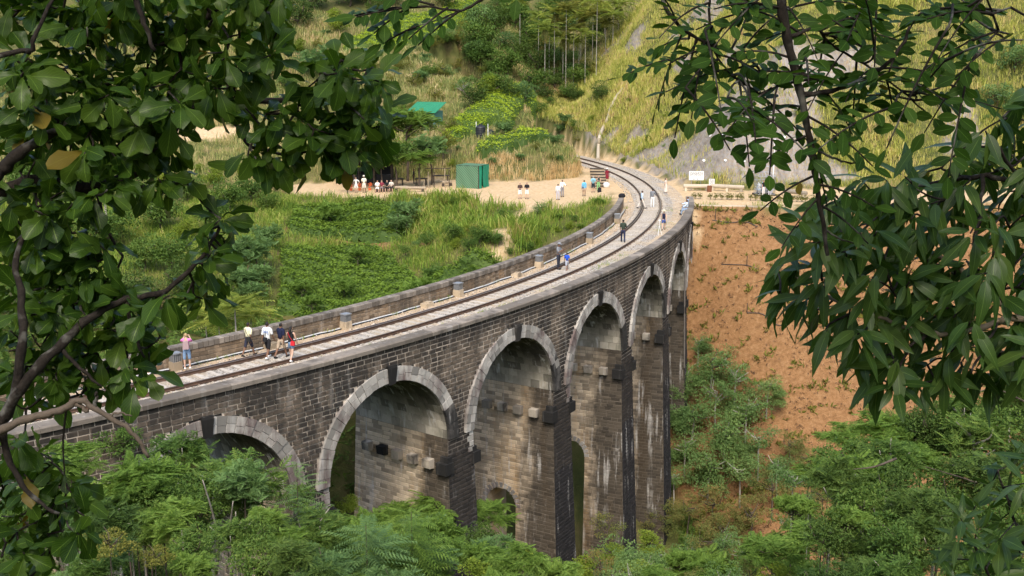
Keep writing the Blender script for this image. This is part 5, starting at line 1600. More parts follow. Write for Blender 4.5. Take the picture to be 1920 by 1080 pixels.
# thick round concrete rails
def crail(pA, pB, lab, posts):
    a, b_ = onz(*pA, -.25), onz(*pB, -.25)
    mid = (a+b_)/2; d = b_-a; L = np.hypot(d[0], d[1]); g = h1(mid[0], mid[1])
    t = empty('concrete_rail', (mid[0], mid[1], g), math.atan2(d[1], d[0])); tag(t, lab, 'rail', 'round concrete rails at the platform edge')
    m_ = MB(); m_.tube([(-L/2, 0, .50), (-L/2+.06, 0, .5), (L/2-.06, 0, .5), (L/2, 0, .5)], [.17, .215, .215, .17], 12); m_.build('beam', M_CONC, t, smooth=False)
    for i in range(posts):
        m_ = MB(); m_.box((-L/2+.25+(L-.5)*i/(posts-1), 0, .16), (.24, .34, .5)); m_.build('post', M_CONC, t)
crail((1281, 357), (1329, 357), 'round cream concrete rail under the wide notice board', 2)
crail((1332, 357), (1395, 360), 'longer round cream concrete rail right of the narrow notice board', 3)
crail((1472, 369), (1512, 374), 'round cream concrete rail right of the lamp post, partly behind leaves', 2)
q = at(1330, 357, 115.0); m_ = MB(); m_.lathe([(.24, 0), (.27, .3), (.25, .62), (.1, .66)], n=10); tag(m_.build('rusty_bin', plain('rusty_iron', (.18, .075, .04), .8, .2, .3), loc=(q[0], q[1], h1(q[0], q[1]))), 'small rusty drum between the two cream concrete rails', 'bin')
# wire house full of bottles
q = at(1433, 363, 111.5)
wh = empty('bottle_cage', (q[0], q[1], h1(q[0], q[1])), .05); tag(wh, 'silver wire cage shaped like a small house, half full of plastic bottles', 'wire cage')
b = MB()
W2, D2, Hh = .88, .7, 1.95
def wire(p, q, r=.022): b.tube([p, q], r, 4)
for x in np.linspace(-W2, W2, 7):
    wire((x, -D2, .15), (x, -D2, Hh)); wire((x, D2, .15), (x, D2, Hh))
for y in np.linspace(-D2, D2, 5):
    wire((-W2, y, .15), (-W2, y, Hh)); wire((W2, y, .15), (W2, y, Hh))
for z in (.15, .6, 1.05, 1.5, Hh):
    wire((-W2, -D2, z), (W2, -D2, z)); wire((-W2, D2, z), (W2, D2, z)); wire((-W2, -D2, z), (-W2, D2, z)); wire((W2, -D2, z), (W2, D2, z))
for x in np.linspace(-W2, W2, 5): wire((x, -D2, Hh), (x*.55, 0, Hh+.4)); wire((x, D2, Hh), (x*.55, 0, Hh+.4))
for s in (-1, 1): wire((s*W2*.5, -.25, Hh+.3), (s*W2*.5, -.25, Hh+.95)); wire((s*W2*.5, .25, Hh+.3), (s*W2*.5, .25, Hh+.95))
wire((-W2*.5, -.25, Hh+.95), (W2*.5, -.25, Hh+.95)); wire((-W2*.5, .25, Hh+.95), (W2*.5, .25, Hh+.95)); wire((-W2*.55, 0, Hh+.4), (W2*.55, 0, Hh+.4))
b.build('wire_frame', M_STEEL, wh)
b = MB(); b.box((0, 0, .07), (2*W2+.3, 2*D2+.3, .16)); b.build('base', M_WOODD, wh)
bot = MB(); rb = np.random.default_rng(4)
for i in range(260):
    x, y, z = rb.uniform(-W2+.1, W2-.1), rb.uniform(-D2+.1, D2-.1), rb.uniform(.2, .95)+.35*rb.random()**3
    d = unit(rb.normal(size=3)); bot.tube([np.array([x, y, z])-d*.11, np.array([x, y, z])+d*.06, np.array([x, y, z])+d*.13], [.045, .045, .018], 5, int(rb.integers(0, 3)))
tag(bot.build('plastic_bottle', [plain('clear_bottle', (.62, .68, .72), .3, .5), plain('blue_bottle', (.35, .50, .66), .3, .5), M_WHITE], wh), kind='stuff')
# lamp post
q = at(1448, 363, 112.5)
lp = empty('lamp_post', (q[0], q[1], h1(q[0], q[1]))); tag(lp, 'tall slim pale lamp post with one arm, beside the wire cage', 'lamp post')
Hl = 5.35
b = MB(); b.tube([(0, 0, -.1), (0, 0, Hl)], [.075, .05], 8); b.build('pole', M_WHITE, lp)
b = MB(); b.tube([(0, 0, Hl-.35), (-.45, 0, Hl-.12), (-.75, 0, Hl-.02)], .03, 6); a_ = b.build('arm', M_STEEL, lp)
b = MB(); b.box((-.85, 0, Hl+.02), (.42, .16, .07)); b.build('lamp_head', M_STEEL, a_)
b = MB(); b.box((0, 0, Hl+.12), (.16, .16, .2)); b.build('cap', M_WHITE, lp)
# kerb and young hedge along the edge of the red slope
kp = [(17.4, 104.7), (22, 104.0), (31, 103.3), (42, 102.8), (54, 102.8)]
for i, ((x0, y0), (x1, y1)) in enumerate(zip(kp[:-1], kp[1:])):
    m_ = MB(); L = math.hypot(x1-x0, y1-y0)
    m_.box((0, 0, -.18), (L-.02, .22, .5)); 
    tag(m_.build('kerb', M_CONC, loc=((x0+x1)/2, (y0+y1)/2, -.30), rot=(0, 0, math.atan2(y1-y0, x1-x0))), kind='structure')
def crown_small(): return crown_broad('crown_hedge_plant', 77, 8, 26, .30, 'olive', .9, .5, .42)
HP = crown_small()
hm = MB(); hm.tube([(0, 0, -.1), (0, 0, .5)], .03, 4); HPS = mesh('stem', np.concatenate(hm.v), hm.f, [M_BARK])
for i in range(26):
    px = 1305+i*9.4+random.uniform(-2, 2)
    if 1322 < px < 1330 or 1396 < px < 1406: continue
    q = onz(px, 371+(px-1305)*.045, -.2); 
    t = empty('hedge_plant', (q[0], q[1], h1(q[0], q[1])), random.random()*6); tag(t, 'knee high young hedge plant in the row along the edge above the red slope', 'plant', 'young hedge plants above the red slope')
    ob('foliage', HP, t, (0, 0, .38), scale=(.42, .42, .40*random.uniform(.8, 1.3))); ob('stem', HPS, t)
# cafe shack and its furniture
q = at(690, 345, 128)
cf = empty('cafe_shack', (q[0], q[1], -.8), .05); tag(cf, 'dark open fronted cafe shack under the trees at the edge of the dusty ground', 'shack')
for x in (-2.8, -.9, .9, 2.8):
    for y in (-1.3, 1.3):
        b = MB(); b.tube([(x, y, -.1), (x, y, 2.7)], .07, 6); b.build('post', M_WOODD, cf)
b = MB(); b.box((0, 1.35, 1.2), (5.8, .08, 2.6)); b.build('back_wall', plain('dark_interior_boards', (.02, .02, .022), .8), cf)  # near-black colour carries the darkness of the open interior
b = MB(); b.box((0, -1.0, .5), (5.4, .5, 1.0)); b.build('counter', plain('dark_interior_boards', (.02, .02, .022), .8), cf)
b = MB(); b.box((-.6, -.2, 1.55), (1.3, .1, .5)); b.build('menu_board', plain('dark_green_board', (.06, .12, .05), .6), cf)
b = MB(); b.add([(-3.1, -1.8, 2.55), (3.1, -1.8, 2.55), (3.1, 1.7, 3.1), (-3.1, 1.7, 3.1), (-3.1, -1.8, 2.48), (3.1, -1.8, 2.48), (3.1, 1.7, 3.03), (-3.1, 1.7, 3.03)], [(0, 1, 2, 3), (4, 7, 6, 5), (0, 4, 5, 1), (1, 5, 6, 2), (2, 6, 7, 3), (3, 7, 4, 0)]); b.build('roof', M_WOODD, cf)
OR = plain('orange_cloth', (.62, .14, .05), .8)
for i, (px, py) in enumerate(((658, 345), (674, 347), (693, 347))):
    q = at(px, py, 121.8); m_ = MB()
    rb = np.random.default_rng(i)
    for k in range(16):
        d = unit(rb.normal(size=3)); m_.box(np.array([0, 0, .55])+d*rb.uniform(.05, .3)*[1, .6, 1], (.12, .1, .1), rb.random()*3)
    m_.box((0, 0, .1), (.25, .25, .3), taper=1.2)
    tag(m_.build('flower_pot', OR, loc=(q[0], q[1], h1(q[0], q[1]))), 'pot of orange flowers in front of the dark cafe shack', 'flower pot', 'orange flower pots at the cafe')
def bench(px, py, Y, L, lab, rz=0, mt=M_WOODL):
    q = at(px, py, Y); t = empty('log_bench', (q[0], q[1], h1(q[0], q[1])), rz); tag(t, lab, 'bench', 'rough benches at the cafe')
    m_ = MB(); m_.tube([(-L/2, 0, .42), (0, .03, .43), (L/2, 0, .42)], [.17, .16, .17], 8); m_.build('seat', mt, t)
    for s in (-1, 1): m_ = MB(); m_.box((s*L*.38, 0, .13), (.32, .34, .42), taper=.85); m_.build('leg', M_WOODD, t)
bench(775, 358, 118.5, 2.7, 'long rough log bench in front of the shade trees', -.05)
bench(752, 352, 119.5, 1.4, 'short log bench behind the left end of the long one', .3)
bench(838, 345, 122.5, 1.1, 'short bench of planks near the netted cage', .2)
def table(px, py, Y, w, lab, rz=0):
    q = at(px, py, Y); t = empty('cafe_table', (q[0], q[1], h1(q[0], q[1])), rz); tag(t, lab, 'table', 'tables at the cafe')
    m_ = MB(); m_.box((0, 0, .78), (w, .9, .07)); m_.build('table_top', M_WOODD, t)
    for sx in (-1, 1):
        for sy in (-1, 1): m_ = MB(); m_.box((sx*w*.42, sy*.35, .36), (.09, .09, .76)); m_.build('leg', M_WOODD, t)
table(826, 338, 126, 1.9, 'dark wooden table behind the poles left of the netted cage', .1)
table(790, 347, 124, 1.3, 'dark wooden table under the shade trees', -.1)
table(745, 345, 125, 1.4, 'dark wooden table close to the cafe shack', .2)
for i, (px, a, b_) in enumerate(((785, 315, 350), (803, 322, 350), (814, 322, 352), (834, 315, 342), (842, 318, 342), (795, 340, 352))):
    q = at(px, b_, 121.5); g = h1(q[0], q[1]); t = at(px, a, 121.5)
    m_ = MB(); m_.tube([(0, 0, -.1), (.02, 0, max(.8, t[2]-g))], .05, 5); tag(m_.build('wooden_pole', M_WOODL if i % 2 else M_WOODD, loc=(q[0], q[1], g)), 'thin wooden pole of the unfinished shelter left of the netted cage', 'pole', 'poles of the shelter left of the cage')
q = at(822, 316, 121.5); m_ = MB(); m_.tube([(-1.5, 0, 0), (1.3, 0, .03)], .05, 5); tag(m_.build('wooden_pole', M_WOODD, loc=q), 'level wooden pole lying across the uprights left of the netted cage', 'pole')
# steps of old sleepers up the bank
st = empty('sleeper_steps', (*at(1124, 346, 119.2)[:2], -.4), -.05); tag(st, 'steps of dark old railway sleepers climbing the bank left of the track', 'steps')
for i in range(7):
    m_ = MB(); m_.box((-.04*i, .42*i, .215+.27*i), (1.75-.03*i, .3, .11), .02*(i % 3-1)); m_.build('step', M_WOODD, st)
    m_ = MB(); m_.box((-.04*i, .42*i+.12, .07+.27*i), (1.66, .42, .178)); m_.build('tread_soil', M_WALK, st)
# concrete drain wall up the cutting
dw = [(1121, 302), (1122, 285), (1124, 266), (1131, 246), (1140, 226), (1147, 205), (1158, 186), (1170, 172)]
pts = []
for px, py in dw:
    p, Y = surf(px, py, 100); pts.append(p)
pts = smoothline(pts, 4); pts[:, 2] += .25
m_ = MB(); m_.tube(pts-pts[10], .24, 6); tag(m_.build('drain_wall', M_CONC, loc=pts[10]), 'narrow pale concrete drain wall climbing the left edge of the cutting slope', 'wall')
# bolts and cables of the slope netting
sn = empty('slope_netting', (*ROCK[2], h1(*ROCK[2]))); tag(sn, 'grey wire netting with cables and white anchor plates pinned over the cutting slope', 'netting')
SO = np.array(sn.location)
AP = mesh('anchor_plate', *(lambda m: (np.concatenate(m.v), m.f))(MB().box((0, 0, .08), (.34, .34, .14), taper=.55)), [M_WHITE])
for px, py in ((1332, 257), (1357, 256), (1388, 261), (1419, 262), (1320, 302), (1360, 303), (1395, 305), (1424, 307), (1372, 215), (1405, 218), (1440, 215), (1470, 262), (1500, 300), (1300, 330), (1455, 305), (1530, 262)):
    p, Y = surf(px, py, 100); ob('anchor_plate', AP, sn, p-SO, (random.uniform(.3, .8), 0, random.random()))
for (a, b_) in (((1280, 345), (1372, 205)), ((1305, 345), (1410, 205)), ((1335, 340), (1445, 205)), ((1372, 342), (1480, 215)), ((1400, 345), (1510, 235)), ((1435, 345), (1540, 250)), ((1300, 303), (1460, 306)), ((1315, 258), (1500, 263)), ((1262, 340), (1340, 200))):
    ps = []
    for t in np.linspace(0, 1, 5):
        p, Y = surf(a[0]+(b_[0]-a[0])*t, a[1]+(b_[1]-a[1])*t, 100); ps.append(p+np.array([0, -.15, .18]))
    A_ = np.polyfit(np.linspace(0, 1, 5), np.array(ps), 1); ps = np.array([A_[1]+A_[0]*t for t in np.linspace(0, 1, 5)])
    m_ = MB(); m_.tube(ps-SO, .014, 4); m_.build('cable', plain('dull_cable', (.26, .25, .23), .7), sn)
# irrigation pipes on the red slope
for i, (a, b_) in enumerate((((1335, 418), (1420, 428)), ((1352, 502), (1420, 508)), ((1470, 518), (1560, 528)), ((1400, 605), (1480, 612)))):
    ps = []
    for t in np.linspace(0, 1, 12):
        p, Y = surf(a[0]+(b_[0]-a[0])*t, a[1]+(b_[1]-a[1])*t+1.5*math.sin(t*7+i), 60); ps.append(p+np.array([0, -.05, .06]))
    ps = smoothline([ps[0], ps[4], ps[8], ps[11]], 4)
    m_ = MB(); m_.tube(np.array(ps)-ps[6], .035, 5); tag(m_.build('irrigation_pipe', M_BLACKP, loc=ps[6]), 'thin black irrigation pipe lying across the red soil slope', 'pipe', 'irrigation pipes on the red slope')
for i, (px, a, b_) in enumerate(((1341, 392, 418), (1409, 388, 418), (1400, 568, 604), (1400, 480, 506))):
    p, Y = surf(px, b_, 60); t = at(px, a, Y); m_ = MB(); m_.tube([(0, 0, -.1), (0, 0, t[2]-p[2])], .035, 5)
    tag(m_.build('stake', M_WOODD, loc=p), 'thin upright stake in the red soil slope', 'stake', 'stakes in the red slope')
# seedlings and litter on the red slope
rng = np.random.default_rng(88)
x = rng.uniform(13, 50, 16000); y = rng.uniform(72, 104.2, 16000); z = height(x, y)
k = (zone_red(x, y) > .6) & (sdf(POLY_RED, x, y) < -.3); x, y, z = x[k], y[k], z[k]
k = rng.random(len(x)) < .35+.5*(vnoise(x, y, 3, 91)-.5); x, y, z = x[k], y[k], z[k]
n = len(x); P = np.stack([x, y, z], 1)
big = rng.random(n) < .30; P[:, 1] = np.where(big, np.round(P[:, 1]/1.5)*1.5+rng.normal(0, .14, n), P[:, 1]); P[:, 2] = height(P[:, 0], P[:, 1])
D = np.stack([rng.normal(size=n), rng.normal(size=n), rng.uniform(.3, 1.4, n)], 1)
tv, tf = leaf_t(.35)
PP = np.repeat(P, 7, 0)+rng.normal(size=(n*7, 3))*np.array([.10, .10, .03]); DD = np.repeat(D, 7, 0)*.3+rng.normal(size=(n*7, 3))+np.array([0, 0, .7])
sc = np.repeat(np.where(big, .46, .20), 7)*rng.uniform(.6, 1.3, n*7)
Vv, Ff = scatter(tv, tf, frames(DD, rng.normal(size=(n*7, 3))+np.array([0, 0, 1.0]))*sc[:, None, None], PP)
bigm = np.repeat(np.repeat(big, 7), len(tf))
tag(ob('slope_seedlings', mesh('slope_seedlings', Vv, Ff, [LM['olive'], plain('dead_plant_litter', (.13, .075, .042), .9)], np.where(bigm, 0, 1))), kind='stuff')
# weeds along the outer rail and between stones
rng = np.random.default_rng(89)
aa = rng.uniform(-1.0, -.14, 900); rr = np.where(rng.random(900) < .8, .75+rng.normal(0, .18, 900)+rng.uniform(0, .9, 900)*(rng.random(900) < .3), -3.2+rng.normal(0, .06, 900))
kk = vnoise(aa*RAD, rr*0, 2.5, 93) > .45; aa, rr = aa[kk], rr[kk]
P = np.array([pol(r, a, -.24) for r, a in zip(rr, aa)])
blades('track_weeds', P, rng.uniform(.08, .24, len(P)), G_LUSH, 7, .16, .05, .9, 5)
# loose stones on the ballast
rng = np.random.default_rng(90)
aa = rng.uniform(-1.0, .3, 9000); rr = np.where(rng.random(9000) < .7, rng.uniform(-2.6, 2.35, 9000), rng.uniform(-3.2, -2.2, 9000))
P = np.stack([CX+(RAD+rr)*np.cos(aa), CY+(RAD+rr)*np.sin(aa), -.20-.04*(rr > 1)-.06*(rr < -2.3)+0*aa], 1)
oc = np.array([[1, 0, 0], [0, 1, 0], [-1, 0, 0], [0, -1, 0], [0, 0, .8], [0, 0, -.8]], float); of = np.array([[0, 1, 4], [1, 2, 4], [2, 3, 4], [3, 0, 4], [1, 0, 5], [2, 1, 5], [3, 2, 5], [0, 3, 5]])
s = rng.uniform(.02, .055, len(P))
Vv, Ff = scatter(oc, of, frames(rng.normal(size=(len(P), 3)), rng.normal(size=(len(P), 3)))*s[:, None, None]*rng.uniform(.6, 1.3, (len(P), 1, 3)), P)
m = N('loose_track_stone'); M_STONE = m.fin(m.mix(m.rnd(), (0.14, 0.12, 0.10), (0.62, 0.57, 0.50)), 0.9, .2)
tag(ob('loose_stones', mesh('loose_stones', Vv, Ff, [M_STONE])), kind='stuff')
# rainwater pipe and grass tufts on the outer face near the last arch
m_ = MB(); a_ = -.262; q0 = pol(RF+.12, a_, -.6); m_.tube([pol(RF+.12, a_, -.6)-q0, pol(RF+.12, a_, -5.5)-q0, pol(RF+.3, a_, -12)-q0], .06, 6)
m_.build('downpipe', plain('old_pipe', (.16, .14, .12), .7), bridge, q0-BO)
# ------------------------------------------------------------------ people
SKIN = {'l': plain('light_skin', (.58, .37, .27), .6, .3, .05), 'd': plain('brown_skin', (.20, .105, .065), .6, .3, .05)}
def cloth(c): return plain('cloth_%d_%d_%d' % tuple(int(v*255) for v in c), c, .9, .1, .15, 14)
HAIRC = {'b': plain('black_hair', (.014, .012, .011), .6, .3), 'n': plain('brown_hair', (.07, .04, .022), .6, .3), 'y': plain('fair_hair', (.38, .26, .13), .6, .3), 'g': plain('grey_hair', (.32, .31, .30), .6, .3)}
def rotx(v, a):   # swing in the fore-aft plane (forward = -y)
    return np.array([v[0], v[1]*math.cos(a)-v[2]*math.sin(a), v[1]*math.sin(a)+v[2]*math.cos(a)])
def build_body(pose):
    """returns joints (dict) for a 1.75 m figure facing -y"""
    J = {}
    sit = pose.get('sit', 0)
    hipz = .93 if not sit else .10
    lean = pose.get('lean', 0.0)
    J['pelvis'] = np.array([0, 0, hipz])
    def up(z, y=0): return J['pelvis']+rotx(np.array([0, y, z-.93]), lean)
    J['waist'] = up(1.06); J['chest'] = up(1.28, .005); J['neck0'] = up(1.46, .01); J['neck'] = up(1.52, 0.0)
    hd = pose.get('head', 0.0)
    J['head0'] = J['neck']+rotx(np.array([0, -.02, .06]), lean+hd); J['head'] = J['neck']+rotx(np.array([0, -.03, .135]), lean+hd); J['top'] = J['neck']+rotx(np.array([0, -.015, .215]), lean+hd)
    for s, n in ((-1, 'L'), (1, 'R')):
        sh = up(1.415); sh = sh+np.array([s*.185, 0, 0]); J['sh'+n] = sh
        f, o, b, tw = pose.get('arm'+n, (0.0, .12, .15, 0))
        d = rotx(np.array([0, 0, -1.0]), -f); d = d*math.cos(o)+np.array([s, 0, 0])*math.sin(o)
        J['el'+n] = sh+d*.29
        # forearm: bend forward, tw turns it inward
        d2 = rotx(np.array([0, 0, -1.0]), -(f+b)); d2 = d2*math.cos(o*.5)+np.array([s, 0, 0])*math.sin(o*.5); d2 = d2-np.array([s, 0, 0])*tw; d2 /= np.linalg.norm(d2)
        J['wr'+n] = J['el'+n]+d2*.26; J['ha'+n] = J['wr'+n]+d2*.085; J['fd'+n] = d2
        f, o, b = pose.get('leg'+n, (0.0, .04, .03))
        hp = J['pelvis']+np.array([s*.095, 0, -.03]); J['hp'+n] = hp
        d = rotx(np.array([0, 0, -1.0]), -f); d = d*math.cos(o)+np.array([s, 0, 0])*math.sin(o)
        J['kn'+n] = hp+d*.43
        d2 = rotx(np.array([0, 0, -1.0]), -(f-b))
        J['an'+n] = J['kn'+n]+d2*.40
        fo = rotx(np.array([0, -1.0, 0]), -(f-b)*.6)
        J['he'+n] = J['an'+n]+np.array([0, .03, -.05]); J['to'+n] = J['an'+n]+fo*.15+np.array([0, 0, -.055])
    return J
BONES = [('pelvis', 'waist', 'torso'), ('waist', 'chest', 'torso'), ('chest', 'neck0', 'torso'), ('neck0', 'neck', 'neck'), ('neck', 'head0', 'head'), ('head0', 'head', 'head'), ('head', 'top', 'head')]
for n in 'LR': BONES += [('neck0', 'sh'+n, 'torso'), ('sh'+n, 'el'+n, 'uarm'), ('el'+n, 'wr'+n, 'farm'), ('wr'+n, 'ha'+n, 'hand'), ('pelvis', 'hp'+n, 'hip'), ('hp'+n, 'kn'+n, 'thigh'), ('kn'+n, 'an'+n, 'shin'), ('an'+n, 'to'+n, 'foot')]
RADII = {'pelvis': (.155, .115), 'waist': (.135, .10), 'chest': (.165, .115), 'neck0': (.10, .075), 'neck': (.055, .06), 'head0': (.07, .08), 'head': (.078, .098), 'top': (.055, .07)}
for n in 'LR': RADII.update({'sh'+n: (.062,)*2, 'el'+n: (.042,)*2, 'wr'+n: (.028,)*2, 'ha'+n: (.038, .028), 'hp'+n: (.098,)*2, 'kn'+n: (.058,)*2, 'an'+n: (.04,)*2, 'to'+n: (.038, .03)})
def skin_mesh(J, fem):
    names = list(RADII.keys()); idx = {n: i for i, n in enumerate(names)}
    me = bpy.data.meshes.new('sk')
    me.from_pydata([tuple(J[n]) for n in names], [(idx[a], idx[b]) for a, b, _ in BONES], [])
    o = bpy.data.objects.new('sk', me); COL.objects.link(o)
    md = o.modifiers.new('Skin', 'SKIN'); md.use_smooth_shade = True; md.branch_smoothing = .4
    if not me.skin_vertices: raise RuntimeError('no skin layer')
    for n, i in idx.items():
        sv_ = me.skin_vertices[0].data[i]; r = RADII[n]
        k = .9 if fem and n in ('chest', 'waist', 'neck0', 'shL', 'shR') else 1.0
        sv_.radius = (r[0]*k, r[1]*k); sv_.use_root = (n == 'pelvis')
    ss = o.modifiers.new('Subsurf', 'SUBSURF'); ss.levels = 1; ss.render_levels = 1
    dg = bpy.context.evaluated_depsgraph_get(); dg.update()
    ev = o.evaluated_get(dg); m2 = ev.to_mesh()
    V = np.array([v.co for v in m2.vertices]); Nn = np.array([v.normal for v in m2.vertices]); F = [tuple(p.vertices) for p in m2.polygons]
    ev.to_mesh_clear()
    bpy.data.objects.remove(o, do_unlink=True); bpy.data.meshes.remove(me)
    return V, Nn, F
def classify(V, J):
    best = np.full(len(V), 1e9); lab = np.zeros(len(V), int); tt = np.zeros(len(V))
    for i, (a, b, l) in enumerate(BONES):
        A, B = J[a], J[b]; e = B-A; t = np.clip(((V-A)@e)/(e@e+1e-9), 0, 1)
        d = np.linalg.norm(V-A-t[:, None]*e, axis=1)-.5*(RADII[a][0]*(1-t)+RADII[b][0]*t)
        m = d < best; best[m] = d[m]; lab[m] = i; tt[m] = t[m]
    return np.array([BONES[i][2] for i in lab]), tt
def subset(V, Nn, F, mask_v, off, name, mat, parent, sc, flare=None):
    fs = [f for f in F if sum(mask_v[i] for i in f) >= len(f)-0]
    if not fs: return None
    used = sorted(set(i for f in fs for i in f)); mp = {u: k for k, u in enumerate(used)}
    W = V[used]+Nn[used]*off
    if flare is not None: W = flare(W)
    o = ob(name, mesh(name, W*sc, [tuple(mp[i] for i in f) for f in fs], [mat], smooth=True), parent)
    md = o.modifiers.new('thick', 'SOLIDIFY'); md.thickness = .008; md.offset = -1
    return o
STAND = dict(legL=(.04, .05, .02), legR=(-.03, .05, .02))
WALK = dict(legL=(.38, .02, .12), legR=(-.30, .02, .30), armL=(-.25, .12, .25, .05), armR=(.28, .12, .3, .05), lean=.03)
WALK2 = dict(legL=(-.22, .02, .35), legR=(.30, .02, .10), armL=(.25, .12, .3, .05), armR=(-.2, .12, .2, .05), lean=.03)
PHONE = dict(STAND, armL=(.5, .2, 1.75, .25), armR=(.55, .15, 1.7, .3), head=.15)
CROSS = dict(STAND, armL=(.25, .12, 1.35, .75), armR=(.25, .12, 1.3, .75))
HIPS = dict(STAND, armL=(-.2, .75, .6, .8), armR=(-.2, .75, .6, .8))
CAMERA = dict(STAND, armL=(1.1, .15, 1.25, .5), armR=(1.15, .15, 1.25, .5))
POINT = dict(STAND, armL=(1.25, .15, .15, 0), armR=(.05, .12, .2, .05))
def person(px, py, h, yaw, label, pose=STAND, skin='d', top=(.5, .5, .5), sleeve=.65, bottom=(.05, .05, .07), leg=1.0, hair='b', longhair=False, fem=False, shoe=(.03, .03, .03), hem=.0, skirt=None, cap=None, extra=(), z=None, bare=False, pos=None, yawdeg=True):
    """feet at that photo pixel. yaw 0 faces the camera, 180 looks away"""
    if pos is not None: p = np.array(pos, float)
    else:
        zz = z if z is not None else 0
        p = onz(px, py, zz)
        if z is None:
            r, a = rel(p[0], p[1])
            if -3.4 < r < 2.4 and a < -.12: p = onz(px, py, -.17 if -2.3 < r < .6 else -.27)
            else:
                for _ in range(4):
                    p = onz(px, py, h1(p[0], p[1])+.0)
    J = build_body(pose)
    if not pose.get('sit'):
        low = min(J['heL'][2], J['heR'][2], J['toL'][2], J['toR'][2])-.03
        for k in J: 
            if isinstance(J[k], np.ndarray) and not k.startswith('fd'): J[k] = J[k]-np.array([0, 0, low])
    V, Nn, F = skin_mesh(J, fem)
    lab, t = classify(V, J)
    sc = h/1.75
    # face, ears, fingers join the one body mesh
    mb = MB(); mb.add(V, F)
    hc = J['head']; hx = (J['top']-J['head0']); hx = hx/np.linalg.norm(hx); fw = np.cross(np.array([1.0, 0, 0]), hx); fw = fw if fw[1] < 0 else -fw
    rx = np.array([1.0, 0, 0])
    def hp(x, y, zz): return hc+rx*x+fw*y+hx*zz
    mb.add([hp(-.014, .085, -.015), hp(.014, .085, -.015), hp(0, .113, -.012), hp(0, .088, .03)], [(0, 1, 2), (1, 3, 2), (3, 0, 2)])
    for s in (-1, 1): mb.tube([hp(s*.072, .0, -.025), hp(s*.086, -.012, .005), hp(s*.078, -.01, .03)], [.008, .014, .007], 5)
    for n, s in (('L', -1), ('R', 1)):
        d = J['fd'+n]; u, v, _ = frame_of(d)
        for k in range(4):
            b0 = J['ha'+n]+u*(k-1.5)*.017+d*.012; L = (.062, .072, .068, .052)[k]
            mb.tube([b0, b0+d*L*.5+v*.004, b0+d*L*.9-v*.014], [.0095, .0085, .006], 5)
        b0 = J['wr'+n]+d*.035; mb.tube([b0, b0-np.array([s, 0, 0])*.035+d*.03, b0-np.array([s, 0, 0])*.045+d*.06], [.013, .011, .008], 5)
    ebase = mb.n
    for s in (-1, 1): mb.box(hp(s*.030, .087, .022), (.020, .012, .010), mi=1)
    mb.box(hp(0, .088, -.045), (.045, .012, .010), mi=2)
    root = empty('person', p, R_(yaw)); tag(root, label, 'person', None)
    me = mesh('body', np.concatenate(mb.v)*sc, mb.f, [SKIN[skin], HAIRC['b'], plain('lips', (.28, .11, .09), .6)], mb.m, smooth=True)
    ob('body', me, root)
    z_ = V[:, 2]; pz = J['pelvis'][2]
    is_leg = np.isin(lab, ['hip', 'thigh', 'shin'])
    # trousers, shorts or skirt
    m = np.isin(lab, ['hip']) | ((lab == 'thigh') & (t <= min(1, leg*2))) | ((lab == 'shin') & (leg > .5) & (t <= (leg-.5)*2+.02)) | ((lab == 'torso') & (z_ < pz+.10))
    if skirt is None and not bare: subset(V, Nn, F, m, .014, 'trousers' if leg > .8 else 'shorts', cloth(bottom), root, sc)
    if skirt is not None:
        L, w1, col = skirt
        m_ = MB(); prof = []
        for k in range(7):
            q = k/6; prof.append((.135+(w1-.135)*q**.8, pz+.12-L*q))
        m_.lathe([(r*sc, zq*sc) for r, zq in prof], n=16); V0 = m_.v[0]; V0[:, 1] *= .8; m_.f = m_.f[:-2]
        m_.m = m_.m[:-2]
        o = m_.build('skirt', cloth(col), root, smooth=True)
        md = o.modifiers.new('thick', 'SOLIDIFY'); md.thickness = .01
    if top is not None:
        m = ((lab == 'torso') & (z_ > pz+.02-hem)) | ((lab == 'hip') & (hem > 0)) | ((lab == 'uarm') & (t <= min(1, sleeve*1.6))) | ((lab == 'farm') & (sleeve > .65) & (t <= (sleeve-.65)/.35))
        if sleeve <= 0: m = (lab == 'torso') & (z_ > pz+.02-hem) & (np.abs(V[:, 0]) < .155)
        subset(V, Nn, F, m, .022, 'shirt', cloth(top), root, sc)
    if hair:
        q = (V-hc)@hx; fq = (V-hc)@fw
        m = (lab == 'head') & ((q > .045) | ((fq < .0) & (q > -.07)))
        subset(V, Nn, F, m, .016, 'hair', HAIRC[hair], root, sc)
        if longhair:
            m_ = MB(); m_.tube(np.array([hp(0, -.07, .05), hp(0, -.10, -.06), hp(0, -.115, -.20), hp(0.01, -.12, -.33)])*sc, np.array([.06, .075, .07, .03])*sc, 8); m_.build('long_hair', HAIRC[hair], root, smooth=True)
    if cap:
        m_ = MB(); m_.lathe([(.112*sc, 0), (.115*sc, .03*sc), (.09*sc, .085*sc), (.03*sc, .105*sc)], hp(0, -.005, .065)*sc, 12); q = hp(0, .13, .07)*sc; m_.box(q, (.15*sc, .13*sc, .018*sc)); m_.build('cap', cloth(cap), root)
    for n in 'LR':
        a = J['an'+n]; to = J['to'+n]; he = J['he'+n]
        m_ = MB(); m_.tube(np.array([he+[0, .03, .0], a*.35+he*.65, (he+to)/2+[0, 0, .012], to+np.array([0, -.03, 0])])*sc, np.array([.035, .05, .05, .035])*sc, 8); m_.build('shoe', cloth(shoe), root, smooth=True)
